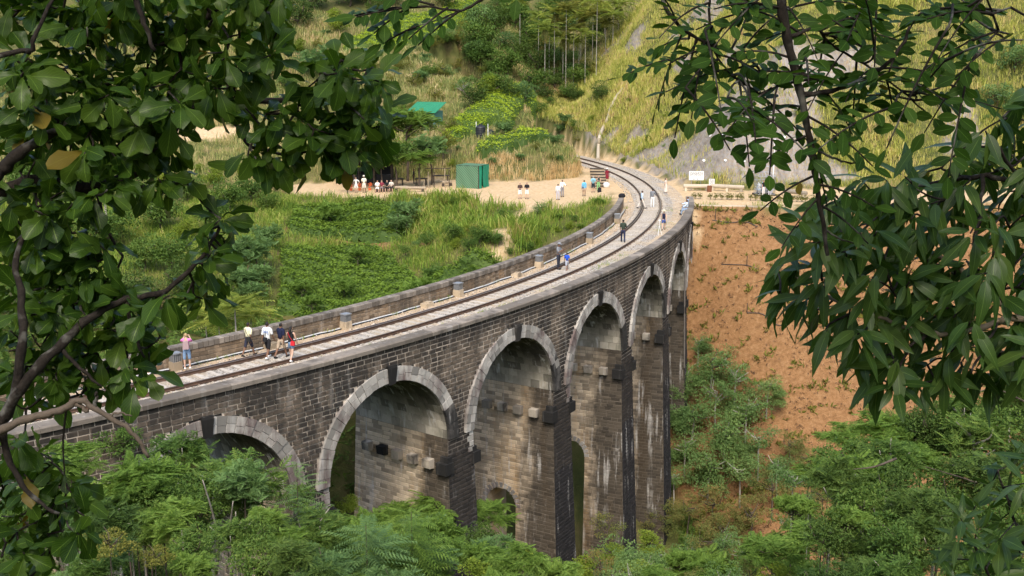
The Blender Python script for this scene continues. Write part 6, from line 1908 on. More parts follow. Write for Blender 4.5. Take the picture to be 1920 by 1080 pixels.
    for e in extra:
        k = e[0]
        if k == 'bag':        # cross-body bag: (side, colour, size)
            s, col, sz = e[1:]
            m_ = MB(); m_.box((np.array([s*.17, e_y(s), pz+.02]))*sc, (.22*sz*sc, .11*sc, .20*sz*sc), taper=.9); bg = m_.build('bag', cloth(col), root)
            m_ = MB(); m_.tube(np.array([[s*.17, .12, pz+.1], [0, .15, 1.28], [-s*.12, .06, 1.47]])*sc if not pose.get('sit') else np.array([[0, 0, .1], [0, 0, .2], [0, 0, .3]])*sc, .012*sc, 4); m_.build('strap', cloth(col), root)
        if k == 'pack':
            m_ = MB(); m_.box((J['chest']+np.array([0, .20, -.06]))*sc, (.28*sc, .15*sc, .40*sc), taper=.85); m_.build('backpack', cloth(e[1]), root)
        if k == 'phone':
            q = (J['haR']+J['fdR']*.05)*sc; m_ = MB(); m_.box(q, (.075*sc, .02*sc, .15*sc)); m_.build('phone', M_BLACKP, root)
        if k == 'print':
            m_ = MB()
            rb = np.random.default_rng(3)
            for i in range(9): m_.box((J['chest']+np.array([-.11+.075*(i % 4)*1.0, .148, .07-.06*(i//4)]))*sc, (.055*sc, .006, .04*sc))
            m_.build('back_print', cloth((.20, .28, .50)), root)
        if k == 'hat':
            m_ = MB(); m_.lathe([(.24*sc, 0), (.235*sc, .015*sc), (.12*sc, .03*sc), (.11*sc, .11*sc), (.05*sc, .13*sc)], hp(0, -.01, .05)*sc, 14); m_.build('sun_hat', cloth(e[1]), root)
    return root
def e_y(s): return .15
W_, K_, NV_ = (.80, .80, .78), (.022, .022, .025), (.018, .022, .05)
# the group walking away on the near part of the deck
person(467, 668, 1.68, 150, 'person in a pale yellow shirt and dark shorts, leftmost of the group walking away', WALK, 'd', (.78, .74, .50), .6, (.035, .038, .06), .55, extra=(('bag', -1, (.03, .03, .03), 1.1),))
person(503, 672, 1.78, 160, 'person in a white shirt with blue back print and black shorts walking away', WALK2, 'd', W_, .65, K_, .55, shoe=W_, extra=(('bag', .2, K_, .9), ('print',)), hem=.06)
person(528, 671, 1.72, 150, 'person in navy shirt and beige shorts, half behind the woman with the red bag', WALK, 'd', NV_, .55, (.42, .33, .24), .55)
person(547, 677, 1.68, 165, 'woman with long dark hair, black top, denim shorts and a red bag', dict(WALK2, armR=(.5, .25, .6, 0)), 'l', K_, 0, (.16, .24, .36), .32, 'b', True, True, W_, extra=(('bag', -1, (.62, .03, .04), .95),))
person(352, 692, 1.68, 190, 'woman in a pink top and denim shorts photographing over the parapet', CAMERA, 'l', (.68, .20, .48), .5, (.20, .30, .45), .5, 'y', False, True, W_, extra=(('pack', (.36, .26, .27)),))
person(268, 705, 1.60, 150, 'fair person in a pale top half hidden by the hanging leaves', dict(WALK, lean=.25), 'l', (.72, .56, .48), .5, (.62, .46, .38), .4, 'y', False, True, W_)
# along the deck
person(1047, 505, 1.75, 60, 'man with a grey cap, grey shirt and dark trousers looking at his hands', PHONE, 'd', (.22, .23, .25), .55, (.035, .038, .055), 1.0, 'b', cap=(.28, .29, .31))
person(1063, 507, 1.22, 185, 'small boy in a blue and white shirt walking beside the man in the grey cap', WALK, 'd', (.03, .10, .55), .5, (.40, .42, .48), .5, 'b', shoe=(.35, .2, .15))
person(1168, 454, 1.75, 180, 'man in a dark green shirt and navy trousers walking away between the rails', WALK2, 'd', (.045, .06, .045), .6, (.03, .035, .07), 1.0, 'b')
person(1244, 432, 1.66, 170, 'woman in a navy sleeveless top and blue shorts beside the white tripod', WALK, 'l', (.02, .022, .05), 0, (.06, .10, .28), .35, 'y', False, True, extra=(('hat', (.68, .58, .44)),))
person(1203, 391, 1.72, 100, 'man in a pale blue shirt and cream trousers striding across the rails', dict(WALK, legL=(.45, .02, .1), legR=(-.4, .02, .25)), 'd', (.48, .60, .72), .95, (.66, .60, .52), 1.0, 'b', hem=.1, extra=(('bag', -1, K_, 1.1),))
person(1223, 389, 1.76, 150, 'man in a grey shirt and white trousers standing between the rails', dict(STAND, armL=(.6, .1, .5, 0)), 'd', (.22, .23, .25), .95, (.75, .75, .74), 1.0, 'b', shoe=W_)
person(1248, 364, 1.65, 60, 'long haired woman in a pale dress on the sandy ground right of the track', STAND, 'l', (.66, .58, .50), .3, None, 1, 'b', True, True, skirt=(.85, .26, (.66, .58, .50)), bare=True, extra=(('bag', 1, K_, 1.0),))
# seated pair on the near parapet
SIT = dict(sit=1, legL=(1.45, .08, 1.2), legR=(1.3, .08, 1.1), armL=(1.3, .1, .2, 0), armR=(.6, .2, .8, .2))
for px, py, lab, col, pz_ in ((1283, 392, 'man in a pale blue shirt sitting on the near parapet with one arm stretched out', (.58, .66, .76), SIT), (1286, 386, 'person in dark clothes sitting on the parapet behind the man in the pale blue shirt', (.30, .36, .48), dict(SIT, armL=(.5, .2, .9, .2)))):
    q = onz(px, py, .53); r, a = rel(q[0], q[1]); q = pol(2.5, float(a), .49)
    person(0, 0, 1.68, 0, lab, pz_, 'd', col, .95, (.25, .33, .45), 1.0, 'b', pos=q)
    bpy.context.scene.objects[-1]
for o in [o for o in COL.objects if o.name.startswith('person') and 'sitting' in o.get('label', '')]:
    r, a = rel(o.location.x, o.location.y); o.rotation_euler = (0, 0, a-math.pi/2)
# on the dusty ground left of the line
person(975, 373, 1.66, 5, 'man in a dark brown shirt and white shorts, left one of a pair standing alone', CROSS, 'l', (.075, .05, .045), .6, W_, .5, 'g')
person(988, 373, 1.70, -10, 'man in a black shirt and white shorts, right one of a pair standing alone', CROSS, 'l', K_, .6, W_, .5, 'g')
person(1046, 375, 1.62, 160, 'person in white shirt and grey trousers, left and nearer one of two in white', STAND, 'd', W_, .9, (.50, .49, .55), 1.0, 'b')
person(1054, 369, 1.75, 20, 'man in a white shirt and grey trousers, right and taller one of two in white', dict(STAND, armR=(.4, .5, 1.2, .3)), 'd', W_, .95, (.22, .22, .25), 1.0, 'b')
person(1095, 368, 1.66, 190, 'person in a bright blue long shirt with a dark bag, bare legged', STAND, 'd', (.16, .48, .72), .95, (.62, .48, .40), .3, 'b', hem=.25, extra=(('bag', 1, (.10, .12, .18), .9),))
person(1112, 361, 1.72, 175, 'man in a light blue shirt and dark shorts beside the woman in green trousers', STAND, 'l', (.26, .55, .66), .6, (.03, .045, .06), .55, 'g', extra=(('pack', (.16, .30, .36)),))
person(1122, 358, 1.66, 10, 'woman in green trousers and a dark top holding a pale bag', CROSS, 'l', (.05, .06, .055), 0, (.26, .55, .24), 1.0, 'n', True, True, extra=(('bag', 0, (.62, .60, .58), .9),))
person(1138, 343, 1.60, 0, 'woman in a dark red dress with a white head covering by the sleeper steps', STAND, 'd', (.20, .02, .035), .9, (.17, .02, .03), 1.0, None, False, True, skirt=(.55, .23, (.20, .02, .035)), cap=W_)
# by the wire cage
person(1431, 368, 1.60, 30, 'brown haired woman in a black top, left of the man before the wire cage', STAND, 'l', K_, .3, (.70, .68, .68), 1.0, 'n', True, True)
person(1443, 368, 1.72, 10, 'man in a black shirt and grey trousers in front of the wire cage', STAND, 'd', K_, .6, (.52, .52, .57), 1.0, 'b', cap=K_)
# at the cafe
person(668, 361, 1.66, 0, 'person in white with hands on hips, leftmost at the cafe', HIPS, 'l', W_, .6, W_, .55, 'n', False, True)
person(683, 361, 1.80, 0, 'man all in cream white standing right of the one with hands on hips', STAND, 'd', (.78, .72, .58), .6, (.78, .74, .64), .5, 'b', cap=(.7, .68, .6))
CR = dict(sit=1, legL=(1.5, .15, 1.5), legR=(1.4, .12, 1.5), armL=(.5, .2, 1.0, .3), armR=(.5, .2, 1.0, .3))
for px, py, lab, col, bt, hr, sk in ((708, 358, 'seated person in white, left end of the row on the low wall at the cafe', W_, W_, 'n', 'l'), (716, 358, 'seated person in dark red in the row at the cafe', (.22, .04, .06), (.25, .2, .2), 'n', 'l'), (726, 357, 'seated person in black with black hair in the row at the cafe', K_, K_, 'b', 'l'), (734, 357, 'seated person in a striped pale top, right end of the row at the cafe', (.60, .55, .48), (.05, .05, .06), 'n', 'l')):
    q = at(px, py, 119.6); g = h1(q[0], q[1])
    person(0, 0, 1.65, 0, lab, CR, sk, col, .6, bt, .55, hr, True, True, pos=(q[0], q[1], g+.42))
q = at(721, 358, 119.75); g = h1(q[0], q[1]); m_ = MB(); m_.box((0, .12, .2), (2.1, .4, .46)); tag(m_.build('low_wall', M_WOODD, loc=(q[0], q[1], g)), 'low dark wooden bench under the seated row at the cafe', 'bench')
person(776, 345, 1.70, 90, 'person in dark clothes standing in the shade between the trees of the cafe', STAND, 'd', (.05, .04, .04), .8, (.04, .04, .045), 1.0, 'b', z=-.8)
# their things
q = onz(1236, 441, -.25)
tp = empty('camera_tripod', (q[0], q[1], -.25)); tag(tp, 'thin white folding tripod standing near the near parapet', 'tripod')
for k in range(3):
    t = k*2.094; m_ = MB(); m_.tube([(.22*math.cos(t), .22*math.sin(t), 0), (0, 0, .75)], .016, 5); m_.build('leg', M_WHITE, tp)
m_ = MB(); m_.tube([(0, 0, .7), (0, 0, 1.15)], .018, 6); m_.build('column', M_WHITE, tp); m_ = MB(); m_.box((0, 0, 1.2), (.16, .05, .09)); m_.build('head', M_WHITE, tp)
q = onz(1122, 360, -.5); m_ = MB(); m_.box((0, 0, .26), (.42, .28, .5), taper=.8); m_.box((0, -.15, .2), (.3, .06, .25)); m_.box((0, 0, .54), (.12, .04, .08)); tag(m_.build('backpack', cloth(K_), loc=(q[0]+.1, q[1]-.2, h1(q[0], q[1]))), 'black backpack standing on the sand beside the woman in green trousers', 'backpack')
q = onz(1137, 352, -.35); m_ = MB(); m_.lathe([(.2, 0), (.3, .12), (.36, .32), (.33, .5), (.12, .58)], n=10); tag(m_.build('white_sack', M_WHITE, loc=(q[0], q[1], -.35)), 'bulging white sack on the ground below the woman in dark red', 'sack')
q = pol(-3.62, -.139, .69); m_ = MB(); m_.lathe([(.28, 0), (.34, .1), (.30, .26), (.14, .36)], n=10); m_.box((.1, 0, .3), (.3, .1, .1), .5); tag(m_.build('black_bag', cloth(K_), loc=q), 'black bag lying on the end of the far parapet', 'bag')
# ------------------------------------------------------------------ near branches that frame the view
LM['near_broad'] = leafmat('near_broad_leaf', ((0.022, 0.056, 0.007), (0.048, 0.105, 0.012), (0.105, 0.175, 0.02)), 0.42, 0.36, 0.24, zone=1.5, veins=True)
LM['near_pinna'] = leafmat('near_leaflet', ((0.018, 0.050, 0.006), (0.034, 0.082, 0.009), (0.062, 0.125, 0.014)), 0.36, 0.5, 0.12, zone=1.5, veins=True)
LM['near_lance'] = leafmat('near_lance_leaf', ((0.026, 0.066, 0.013), (0.054, 0.112, 0.020), (0.10, 0.16, 0.030)), 0.36, 0.34, 0.32, zone=1.5, veins=True)
m = N('near_bark'); _a = m.noise(m.pos(), 30, 5, .7); _b = m.noise(m.pos(), 9, 3)
M_NBARK = m.fin(m.mix(m.ramp(_b, [(.55, 0), (.68, .7)]), m.ramp(_a, [(.3, (.012, .009, .007)), (.7, (.048, .038, .030))]), (.22, .21, .18)), .9, .2, _a, .7, .01)
def near_leaf(L, W, prof, wave, curl, fold, seed, ny=6):
    """one modelled leaf: midrib fold, wavy edge, tip curling down. y = length, z = upper side"""
    rng = np.random.default_rng(seed)
    V = []; UV = []; ph = rng.uniform(0, 6.28, 2)
    petiole = .07
    for i in range(ny+1):
        t = i/ny
        w = W*prof(t)
        y = L*(petiole+(1-petiole)*t)
        zc = -curl*L*t*t
        for j, u in enumerate((-1, -.5, 0, .5, 1)):
            e = abs(u)
            ww = w*(1+.10*wave*math.sin(t*15+ph[0 if u < 0 else 1])*(e > .9))
            V.append((u*ww, y+.02*L*rng.normal()*(e > .9), zc+fold*ww*e-wave*.05*L*math.sin(t*12+ph[0 if u < 0 else 1])*e*e))
            UV.append((.5+u*.5, t))
    F = []
    for i in range(ny):
        for j in range(4):
            a = i*5+j; F.append((a, a+1, a+6, a+5))
    k = len(V); V += [(-.004, 0, 0), (.004, 0, 0), (.004, L*petiole*1.2, 0.001), (-.004, L*petiole*1.2, 0.001)]; UV += [(.5, 0)]*4
    F.append((k, k+1, k+2, k+3))
    return np.array(V), np.array(F), np.array(UV)
P_OB = lambda t: max(.05, .10+.90*(t/.66)**1.25 if t < .66 else math.sqrt(max(.02, 1-((t-.66)/.36)**2)))      # broad, widest past the middle
P_EL = lambda t: max(.02, math.sin(math.pi*min(.985, t*.94+.04))**.8)                              # elliptic
P_LA = lambda t: max(.015, math.sin(math.pi*min(.985, (t*.95+.03)**.82))**1.1)                     # lance
OBS = [near_leaf(1.0, .25+.035*(i % 3), P_OB, .7+.35*(i % 4), .05+.13*(i % 5), .05+.14*(i % 3), 200+i) for i in range(10)]
ELS = [near_leaf(1.0, .24+.02*(i % 3), P_EL, .08, .05+.05*(i % 3), .06+.04*(i % 2), 230+i, 4) for i in range(6)]
LAS = [near_leaf(1.0, .125+.02*(i % 3), P_LA, .12, .10+.11*(i % 4), .12, 260+i, 6) for i in range(8)]
def meshes_of(T, nm, mat): return [mesh('%s_%d' % (nm, i), t[0], t[1], [mat], smooth=True, uv=t[2]) for i, t in enumerate(T)]
OBM = meshes_of(OBS, 'broad_leaf', LM['near_broad']); ELM = meshes_of(ELS, 'leaflet', LM['near_pinna']); LAM = meshes_of(LAS, 'lance_leaf', LM['near_lance'])
class Near:
    """collects leaves (position, matrix, length, variant) of one tree, then makes the nearest 300 objects and joins the rest"""
    def __init__(s, root, T, M, mat): s.root = root; s.T = T; s.M = M; s.mat = mat; s.L = []; s.tw = MB(); s.O = np.array(root.location)
    def leaf(s, p, d, n, L):
        s.L.append((p, d, n, L, random.randrange(len(s.T))))
    def twig(s, pts, r0, r1, n=5): s.tw.tube(smoothline(pts, 3)-s.O, np.linspace(r0, r1, (len(pts)-1)*3+1), n)
    def done(s, nparts=300):
        P = np.array([l[0] for l in s.L]); D = np.array([l[1] for l in s.L]); Nn = np.array([l[2] for l in s.L]); Ls = np.array([l[3] for l in s.L]); vv = np.array([l[4] for l in s.L])
        M = frames(D, Nn)
        ok, px, py = in_view(P[:, 0], P[:, 1], P[:, 2], 20)
        ok &= P[:, 1] > .5
        order = np.argsort(np.where(ok, P[:, 1]-Ls*2, 1e6))
        sel = set(order[:nparts].tolist())
        for i in sel:
            if not ok[i]: continue
            o = bpy.data.objects.new('leaf', s.M[vv[i]])
            m4 = Matrix.Identity(4)
            for a in range(3):
                for b in range(3): m4[a][b] = M[i, a, b]*Ls[i]
                m4[a][3] = P[i, a]-s.O[a]
            o.matrix_local = m4
            COL.objects.link(o); o.parent = s.root
        VV = []; FF = []; UU = []; off = 0
        rest = np.array([i for i in range(len(P)) if i not in sel])
        for v in range(len(s.T)):
            k = rest[vv[rest] == v] if len(rest) else []
            if len(k) == 0: continue
            V, F = scatter(s.T[v][0], s.T[v][1], M[k]*Ls[k][:, None, None], P[k]-s.O)
            VV.append(V); FF.append(F+off); UU.append(np.tile(s.T[v][2], (len(k), 1))); off += len(V)
        if VV: tag(ob('foliage', mesh('foliage', np.concatenate(VV), FF, [s.mat], smooth=True, uv=np.concatenate(UU)), s.root), kind='stuff')
        tag(s.tw.build('twigs', M_NBARK, s.root, smooth=True), kind='stuff')
def branch(nr, pts, w0, w1, mat=None, name='branch'):
    """pts (px, py, Y); widths in photo pixels"""
    W = smoothline([at(*p) for p in pts], 5)
    Ym = np.mean([p[2] for p in pts])
    m_ = MB(); n = len(W)
    rr = np.linspace(w0, w1, n)*.5/F_PX*Ym*(1+.12*np.sin(np.arange(n)*1.9))
    W = W+np.stack([np.sin(np.arange(n)*1.3), np.cos(np.arange(n)*1.7), np.sin(np.arange(n)*2.1+1)], 1)*(.0012 if Ym < 3.6 else .004)
    m_.tube(W-nr.O, rr, 8); m_.build(name, mat or M_NBARK, nr.root, smooth=True)
    return W
def inside(poly, x, y):
    return sdf(poly, np.array([x]), np.array([y]))[0] < 0
def poisson(polys, holes, spacing, seed, tries=6000, inset=0):
    rng = np.random.default_rng(seed); pts = []
    for poly in polys:
        Q = np.array(poly); x0, y0 = Q.min(0); x1, y1 = Q.max(0)
        c = np.stack([rng.uniform(x0, x1, tries), rng.uniform(y0, y1, tries)], 1)
        c = c[sdf(poly, c[:, 0], c[:, 1]) < -inset]
        for h in holes: c = c[((c[:, 0]-h[0])/h[2])**2+((c[:, 1]-h[1])/h[3])**2 > 1]
        for p in c:
            if not pts or np.min(np.hypot(*(np.array(pts)-p).T)) > spacing: pts.append(p)
    return pts
def nearest(skel, p):
    d = np.linalg.norm(skel-p, axis=1); i = int(np.argmin(d)); return skel[i], d[i]
def rosette(nr, p, d, n, L, spread=(.8, 1.45), droop=.35, rng=None, face=.5):
    """whorl of leaves at a twig tip; blades turn their upper side up and a little outward"""
    d = d/np.linalg.norm(d); u, v, _ = frame_of(d)
    a0 = rng.uniform(0, 6.28)
    for k in range(n):
        az = a0+k*2.4; th = rng.uniform(*spread)
        rad = u*math.cos(az)+v*math.sin(az)
        q = d*math.cos(th)+rad*math.sin(th)+np.array([0, 0, -droop*rng.uniform(.3, 1.3)])
        nn = np.array([0, 0, 1.0])*.9+d*.4-rad*.25+rng.normal(size=3)*.55+np.array([0, -face, .1])
        nr.leaf(p-d*.03*(k/n)+rad*.01, q, nn, L*rng.uniform(.65, 1.15))
# ---- left tree: large wavy leaves in whorls
tb = np.array([-3.5, 5.0, 0]); tb[2] = h1(tb[0], tb[1])
lt = empty('overhanging_tree', tb); tag(lt, 'near tree with large wavy glossy leaves framing the left side of the view', 'tree')
nl = Near(lt, OBS, OBM, LM['near_broad'])
def trunk_w(z, y=5.0): return np.array([-3.5+.1*math.sin(z), y, z])
m_ = MB(); tp = [np.array([-3.5, 5.0, tb[2]-.3]), np.array([-3.45, 5.0, 10.5]), np.array([-3.55, 5.05, 13]), np.array([-3.4, 4.9, 15.5]), np.array([-3.2, 4.6, 19])]
m_.tube(smoothline(tp, 5)-nl.O, np.linspace(.26, .10, 21), 10); m_.build('trunk', M_NBARK, lt, smooth=True)
SK = []
LB = [([(-470, 440, 5.0), (-60, 345, 5.2), (0, 318, 5.3), (45, 280, 5.3), (120, 235, 5.4), (190, 160, 5.6), (250, 150, 5.7)], 34, 8),
      ([(-470, 490, 5.0), (0, 360, 5.5), (60, 340, 5.6), (180, 350, 5.8), (290, 300, 5.9), (345, 212, 6.0), (400, 200, 6.0), (470, 192, 6.1), (560, 186, 6.2), (640, 190, 6.2), (662, 140, 6.2)], 30, 6),
      ([(-470, -110, 5.0), (60, -60, 5.3), (240, -50, 5.5), (385, -15, 5.6), (392, 28, 5.6), (358, 50, 5.6), (300, 85, 5.6)], 28, 8),
      ([(392, 20, 5.6), (430, 10, 5.7), (500, 50, 5.8), (487, 115, 5.8), (472, 142, 5.8)], 14, 6),
      ([(-470, 1010, 5.0), (-60, 850, 5.0), (0, 790, 5.0), (50, 712, 5.0), (110, 650, 5.1), (170, 595, 5.2), (235, 562, 5.3), (310, 545, 5.4), (380, 480, 5.5), (412, 425, 5.6)], 28, 6),
      ([(28, 745, 5.0), (42, 640, 5.0), (40, 560, 5.1), (30, 480, 5.2), (60, 420, 5.3)], 20, 8),
      ([(0, 790, 5.0), (20, 870, 5.0), (60, 930, 5.0), (110, 965, 5.0)], 16, 6),
      ([(240, -60, 5.3), (262, 20, 5.3), (275, 55, 5.3), (290, 97, 5.3)], 12, 7),
      ([(-470, 200, 5.0), (0, 103, 5.2), (55, 96, 5.2), (68, 60, 5.2), (110, -20, 5.3)], 12, 6),
      ([(560, 186, 6.2), (610, 215, 6.2), (690, 250, 6.3), (700, 290, 6.3)], 8, 5),
      ([(400, 200, 6.0), (450, 240, 6.0), (470, 275, 6.0), (540, 290, 6.1)], 8, 5),
      ([(235, 562, 5.3), (250, 620, 5.3), (270, 670, 5.3)], 9, 5),
      ([(110, 650, 5.1), (150, 690, 5.1), (190, 725, 5.1)], 9, 5),
      ([(180, 350, 5.8), (200, 430, 5.7), (230, 480, 5.6)], 9, 5)]
for pts, a, b in LB: SK.append(branch(nl, pts, a, b))
branch(nl, [(-60, 850, 4.98), (20, 797, 4.9), (80, 778, 4.9), (122, 766, 4.9), (150, 750, 4.9), (185, 771, 4.9), (235, 800, 4.9), (262, 828, 4.9), (277, 857, 4.9)], 18, 7, plain('bare_grey_branch', (.15, .115, .085), .9, .2, .3, 30))
branch(nl, [(122, 766, 4.9), (133, 757, 4.9), (150, 761, 4.9), (165, 772, 4.9)], 9, 8, plain('bare_grey_branch', (.15, .115, .085), .9, .2, .3, 30))
branch(nl, [(176, 770, 4.9), (180, 750, 4.9), (182, 735, 4.9)], 9, 6)
branch(nl, [(200, 783, 4.9), (222, 774, 4.9), (247, 780, 4.9)], 5, 3, plain('bare_grey_branch', (.15, .115, .085), .9, .2, .3, 30))
SK = np.concatenate(SK)
PA = [[(0, -50), (540, -50), (548, 60), (530, 130), (480, 150), (450, 215), (380, 235), (330, 300), (200, 330), (0, 335)],
      [(540, 185), (600, 110), (640, 70), (700, 85), (732, 150), (738, 255), (700, 312), (650, 322), (600, 300), (540, 320), (440, 325), (430, 285), (480, 255), (440, 225), (470, 190)],
      [(0, 335), (140, 335), (330, 300), (372, 330), (345, 385), (260, 372), (190, 380), (130, 430), (0, 440)],
      [(0, 440), (130, 400), (215, 450), (250, 530), (330, 530), (405, 520), (395, 575), (310, 590), (285, 690), (240, 730), (180, 745), (100, 760), (0, 790)],
      [(345, 410), (428, 385), (440, 465), (418, 550), (380, 590), (335, 580), (355, 500)],
      [(-20, 790), (50, 810), (110, 850), (185, 930), (180, 1000), (95, 1060), (60, 1100), (-20, 1100)],
      [(228, 640), (296, 640), (300, 730), (236, 740)]]
HOLES = [(238, 108, 46, 40), (55, 78, 56, 24), (312, 28, 16, 22), (410, 258, 50, 16), (150, 325, 40, 14), (60, 180, 30, 14)]
rng = np.random.default_rng(300)
def ordered(pts, skel, Y):
    return sorted(pts, key=lambda q: nearest(skel, at(q[0], q[1], Y))[1])
for i, (px, py) in enumerate(ordered(poisson(PA, HOLES, 25, 301, inset=17), SK, 5.5)):
    p0 = at(px, py, 5.5); s, dd = nearest(SK, p0)
    Y = float(np.clip(s[1]+rng.normal(0, .14), 4.3, 7.0)); p = at(px, py, Y)
    d = (p-s); dl = np.linalg.norm(d)
    d = d/(dl+1e-6)+np.array([0, 0, .35])+rng.normal(size=3)*.35
    if dl > .03:
        md = (s+p)/2+np.array([0, 0, -.02])+rng.normal(size=3)*.02
        nl.twig([s, md, p], .007, .004); SK = np.concatenate([SK, [md, p]])
    rosette(nl, p, d, int(rng.integers(4, 8)), .15, (.5, 1.5), .45, rng, .2)
# unseen leaf clumps added above the frame to shade what hangs below
def shade_canopy(nr, box, n, L, seed, T):
    rng = np.random.default_rng(seed)
    for i in range(n):
        p = np.array([rng.uniform(*box[0]), rng.uniform(*box[1]), rng.uniform(*box[2])])
        for k in range(5): nr.leaf(p+rng.normal(size=3)*.08, np.array([rng.normal(), rng.normal(), -.3]), np.array([0, 0, 1.0])+rng.normal(size=3)*.3, L*rng.uniform(.8, 1.3))
for q in ([(-3.4, 4.9, 15.5), (-2.2, 3.2, 17.0), (-.6, 1.8, 17.8), (.6, .4, 18.2)], [(-3.3, 4.7, 17), (-2.6, 5.4, 18.2), (-1.2, 6.0, 18.8)], [(-3.3, 4.7, 16.4), (-4, 2, 17.5), (-3.6, -1, 18)], [(-3.2, 4.6, 19), (-2, 3, 20), (0, 3, 20.3)]):
    m_ = MB(); W = smoothline(q, 4); m_.tube(W-nl.O, np.linspace(.08, .02, len(W)), 7); m_.build('branch', M_NBARK, lt, smooth=True)
shade_canopy(nl, ((-6, 1.2), (-3.5, 5.5), (16.7, 20.0)), 520, .24, 310, OBS)
nl.done()
# ---- right tree: long narrow leaves, two stems outside the frame on the right
rb = np.array([3.3, 4.3, 0]); rb[2] = h1(rb[0], rb[1])
rt = empty('narrow_leaved_tree', rb); tag(rt, 'near tree with long narrow drooping leaves reaching in from the right side', 'tree')
nr = Near(rt, LAS, LAM, LM['near_lance'])
m_ = MB(); m_.tube(smoothline([np.array([3.3, 4.3, rb[2]-.3]), np.array([3.2, 4.2, 12.5]), np.array([3.35, 4.1, 15]), np.array([3.0, 3.8, 18])], 5)-nr.O, np.linspace(.17, .07, 16), 9); m_.build('trunk', M_NBARK, rt, smooth=True)
SK = []
M_PBR = plain('pale_twig_bark', (.20, .16, .11), .85, .2, .3, 30)
RB = [([(2600, 775, 4.2), (2150, 650, 4.0), (1920, 598, 3.9), (1870, 604, 3.9), (1800, 624, 3.9), (1740, 624, 3.9), (1660, 600, 4.0), (1560, 560, 4.1), (1490, 520, 4.2)], 16, 5, M_PBR),
      ([(2150, 650, 4.0), (1920, 590, 4.0), (1850, 545, 4.0), (1800, 505, 4.1), (1740, 470, 4.2), (1640, 420, 4.3), (1560, 400, 4.3)], 13, 5, M_PBR),
      ([(2610, 400, 4.15), (2100, 400, 4.1), (1920, 350, 4.0), (1850, 330, 4.0), (1780, 340, 4.1), (1700, 350, 4.2), (1620, 360, 4.2)], 14, 5, None),
      ([(1920, 350, 4.0), (1880, 290, 3.9), (1850, 250, 3.9)], 8, 4, None),
      ([(1842, 330, 4.0), (1838, 400, 3.9), (1825, 470, 3.8), (1830, 540, 3.8)], 8, 5, None),
      ([(1740, 624, 3.9), (1700, 660, 3.9), (1680, 710, 3.9)], 7, 4, None),
      ([(1870, 604, 3.9), (1840, 660, 3.8), (1820, 700, 3.8)], 7, 4, None),
      ([(1990, 690, 4.0), (1900, 665, 4.0), (1850, 655, 4.0), (1790, 650, 4.0)], 6, 3, M_PBR)]
for pts, a, b, mt in RB: SK.append(branch(nr, pts, a, b, mt))
SK = np.concatenate(SK)
PR = [[(1455, 480), (1495, 420), (1565, 362), (1650, 310), (1775, 296), (1850, 215), (1945, 170), (1945, 690), (1870, 715), (1800, 690), (1740, 735), (1650, 725), (1610, 660), (1530, 610), (1455, 560)]]
for i, (px, py) in enumerate(ordered(poisson(PR, [(1700, 300, 40, 14), (1850, 590, 30, 14), (1560, 660, 30, 20), (1500, 440, 26, 16), (1620, 480, 26, 16), (1790, 430, 26, 22), (1890, 470, 24, 30)], 31, 401), SK, 4.05)):
    s, dd = nearest(SK, at(px, py, 4.05))
    Y = float(np.clip(s[1]+rng.normal(0, .14), 3.3, 4.9)); p = at(px, py, Y); d = p-s; dl = np.linalg.norm(d)
    d = d/(dl+1e-6)+np.array([-.25, 0, .1])+rng.normal(size=3)*.3
    if dl > .03:
        md = (s+p)/2+rng.normal(size=3)*.02
        nr.twig([s, md, p], .005, .003); SK = np.concatenate([SK, [md, p]])
    rosette(nr, p, d, int(rng.integers(5, 9)), .158, (.5, 1.25), .75 if rng.random() < .6 else 1.6, rng, .35)
for q in ([(3.3, 4.1, 15.2), (2.4, 2.8, 16.9), (1.6, 1.4, 17.6)], [(3.1, 3.9, 16.5), (3.4, 1.8, 17.8), (3.2, 0, 18.2)], [(3.0, 3.8, 18), (1.8, 4.2, 18.8), (.9, 4.4, 19)]):
    m_ = MB(); W = smoothline(q, 4); m_.tube(W-nr.O, np.linspace(.06, .02, len(W)), 7); m_.build('branch', M_NBARK, rt, smooth=True)
shade_canopy(nr, ((.6, 5.5), (-3.5, 4.8), (16.6, 19.6)), 430, .26, 410, LAS)  # more unseen clumps, added to shade the right side
nr.done()
# ---- hanging branches with paired leaflets, upper right and top
def pinnate(nr, base, d, L, nleaf, ll, rng, droop=.25):
    d = d/np.linalg.norm(d)
    side = np.cross(d, np.array([rng.normal()*.25, -.55, 1.0])); side /= np.linalg.norm(side)
    nn = np.cross(side, d); nn = nn if nn[2] > 0 else -nn
    pts = [base+d*L*t+np.array([0, 0, -droop*L*t*t]) for t in (0, .35, .7, 1.0)]
    nr.twig(pts, .0035, .0018, 4)
    W = smoothline(pts, 4)
    k = nleaf//2
    for i in range(k):
        t = .2+.75*(i+.5)/k; p = W[int(t*(len(W)-1))]
        for s in (-1, 1):
            nr.leaf(p, side*s*.95+d*.35+rng.normal(size=3)*.14+np.array([0, 0, -.12]), nn+rng.normal(size=3)*.3, ll*rng.uniform(.75, 1.15)*(1 if i else .8))
    nr.leaf(W[-1], d+rng.normal(size=3)*.1, nn+rng.normal(size=3)*.2, ll*1.1)
hb = np.array([2.6, 1.6, 0]); hb[2] = h1(hb[0], hb[1])
ht = empty('leaflet_tree', hb); tag(ht, 'near tree whose dark branch with paired oval leaflets hangs across the top right', 'tree')
nh = Near(ht, ELS, ELM, LM['near_pinna'])
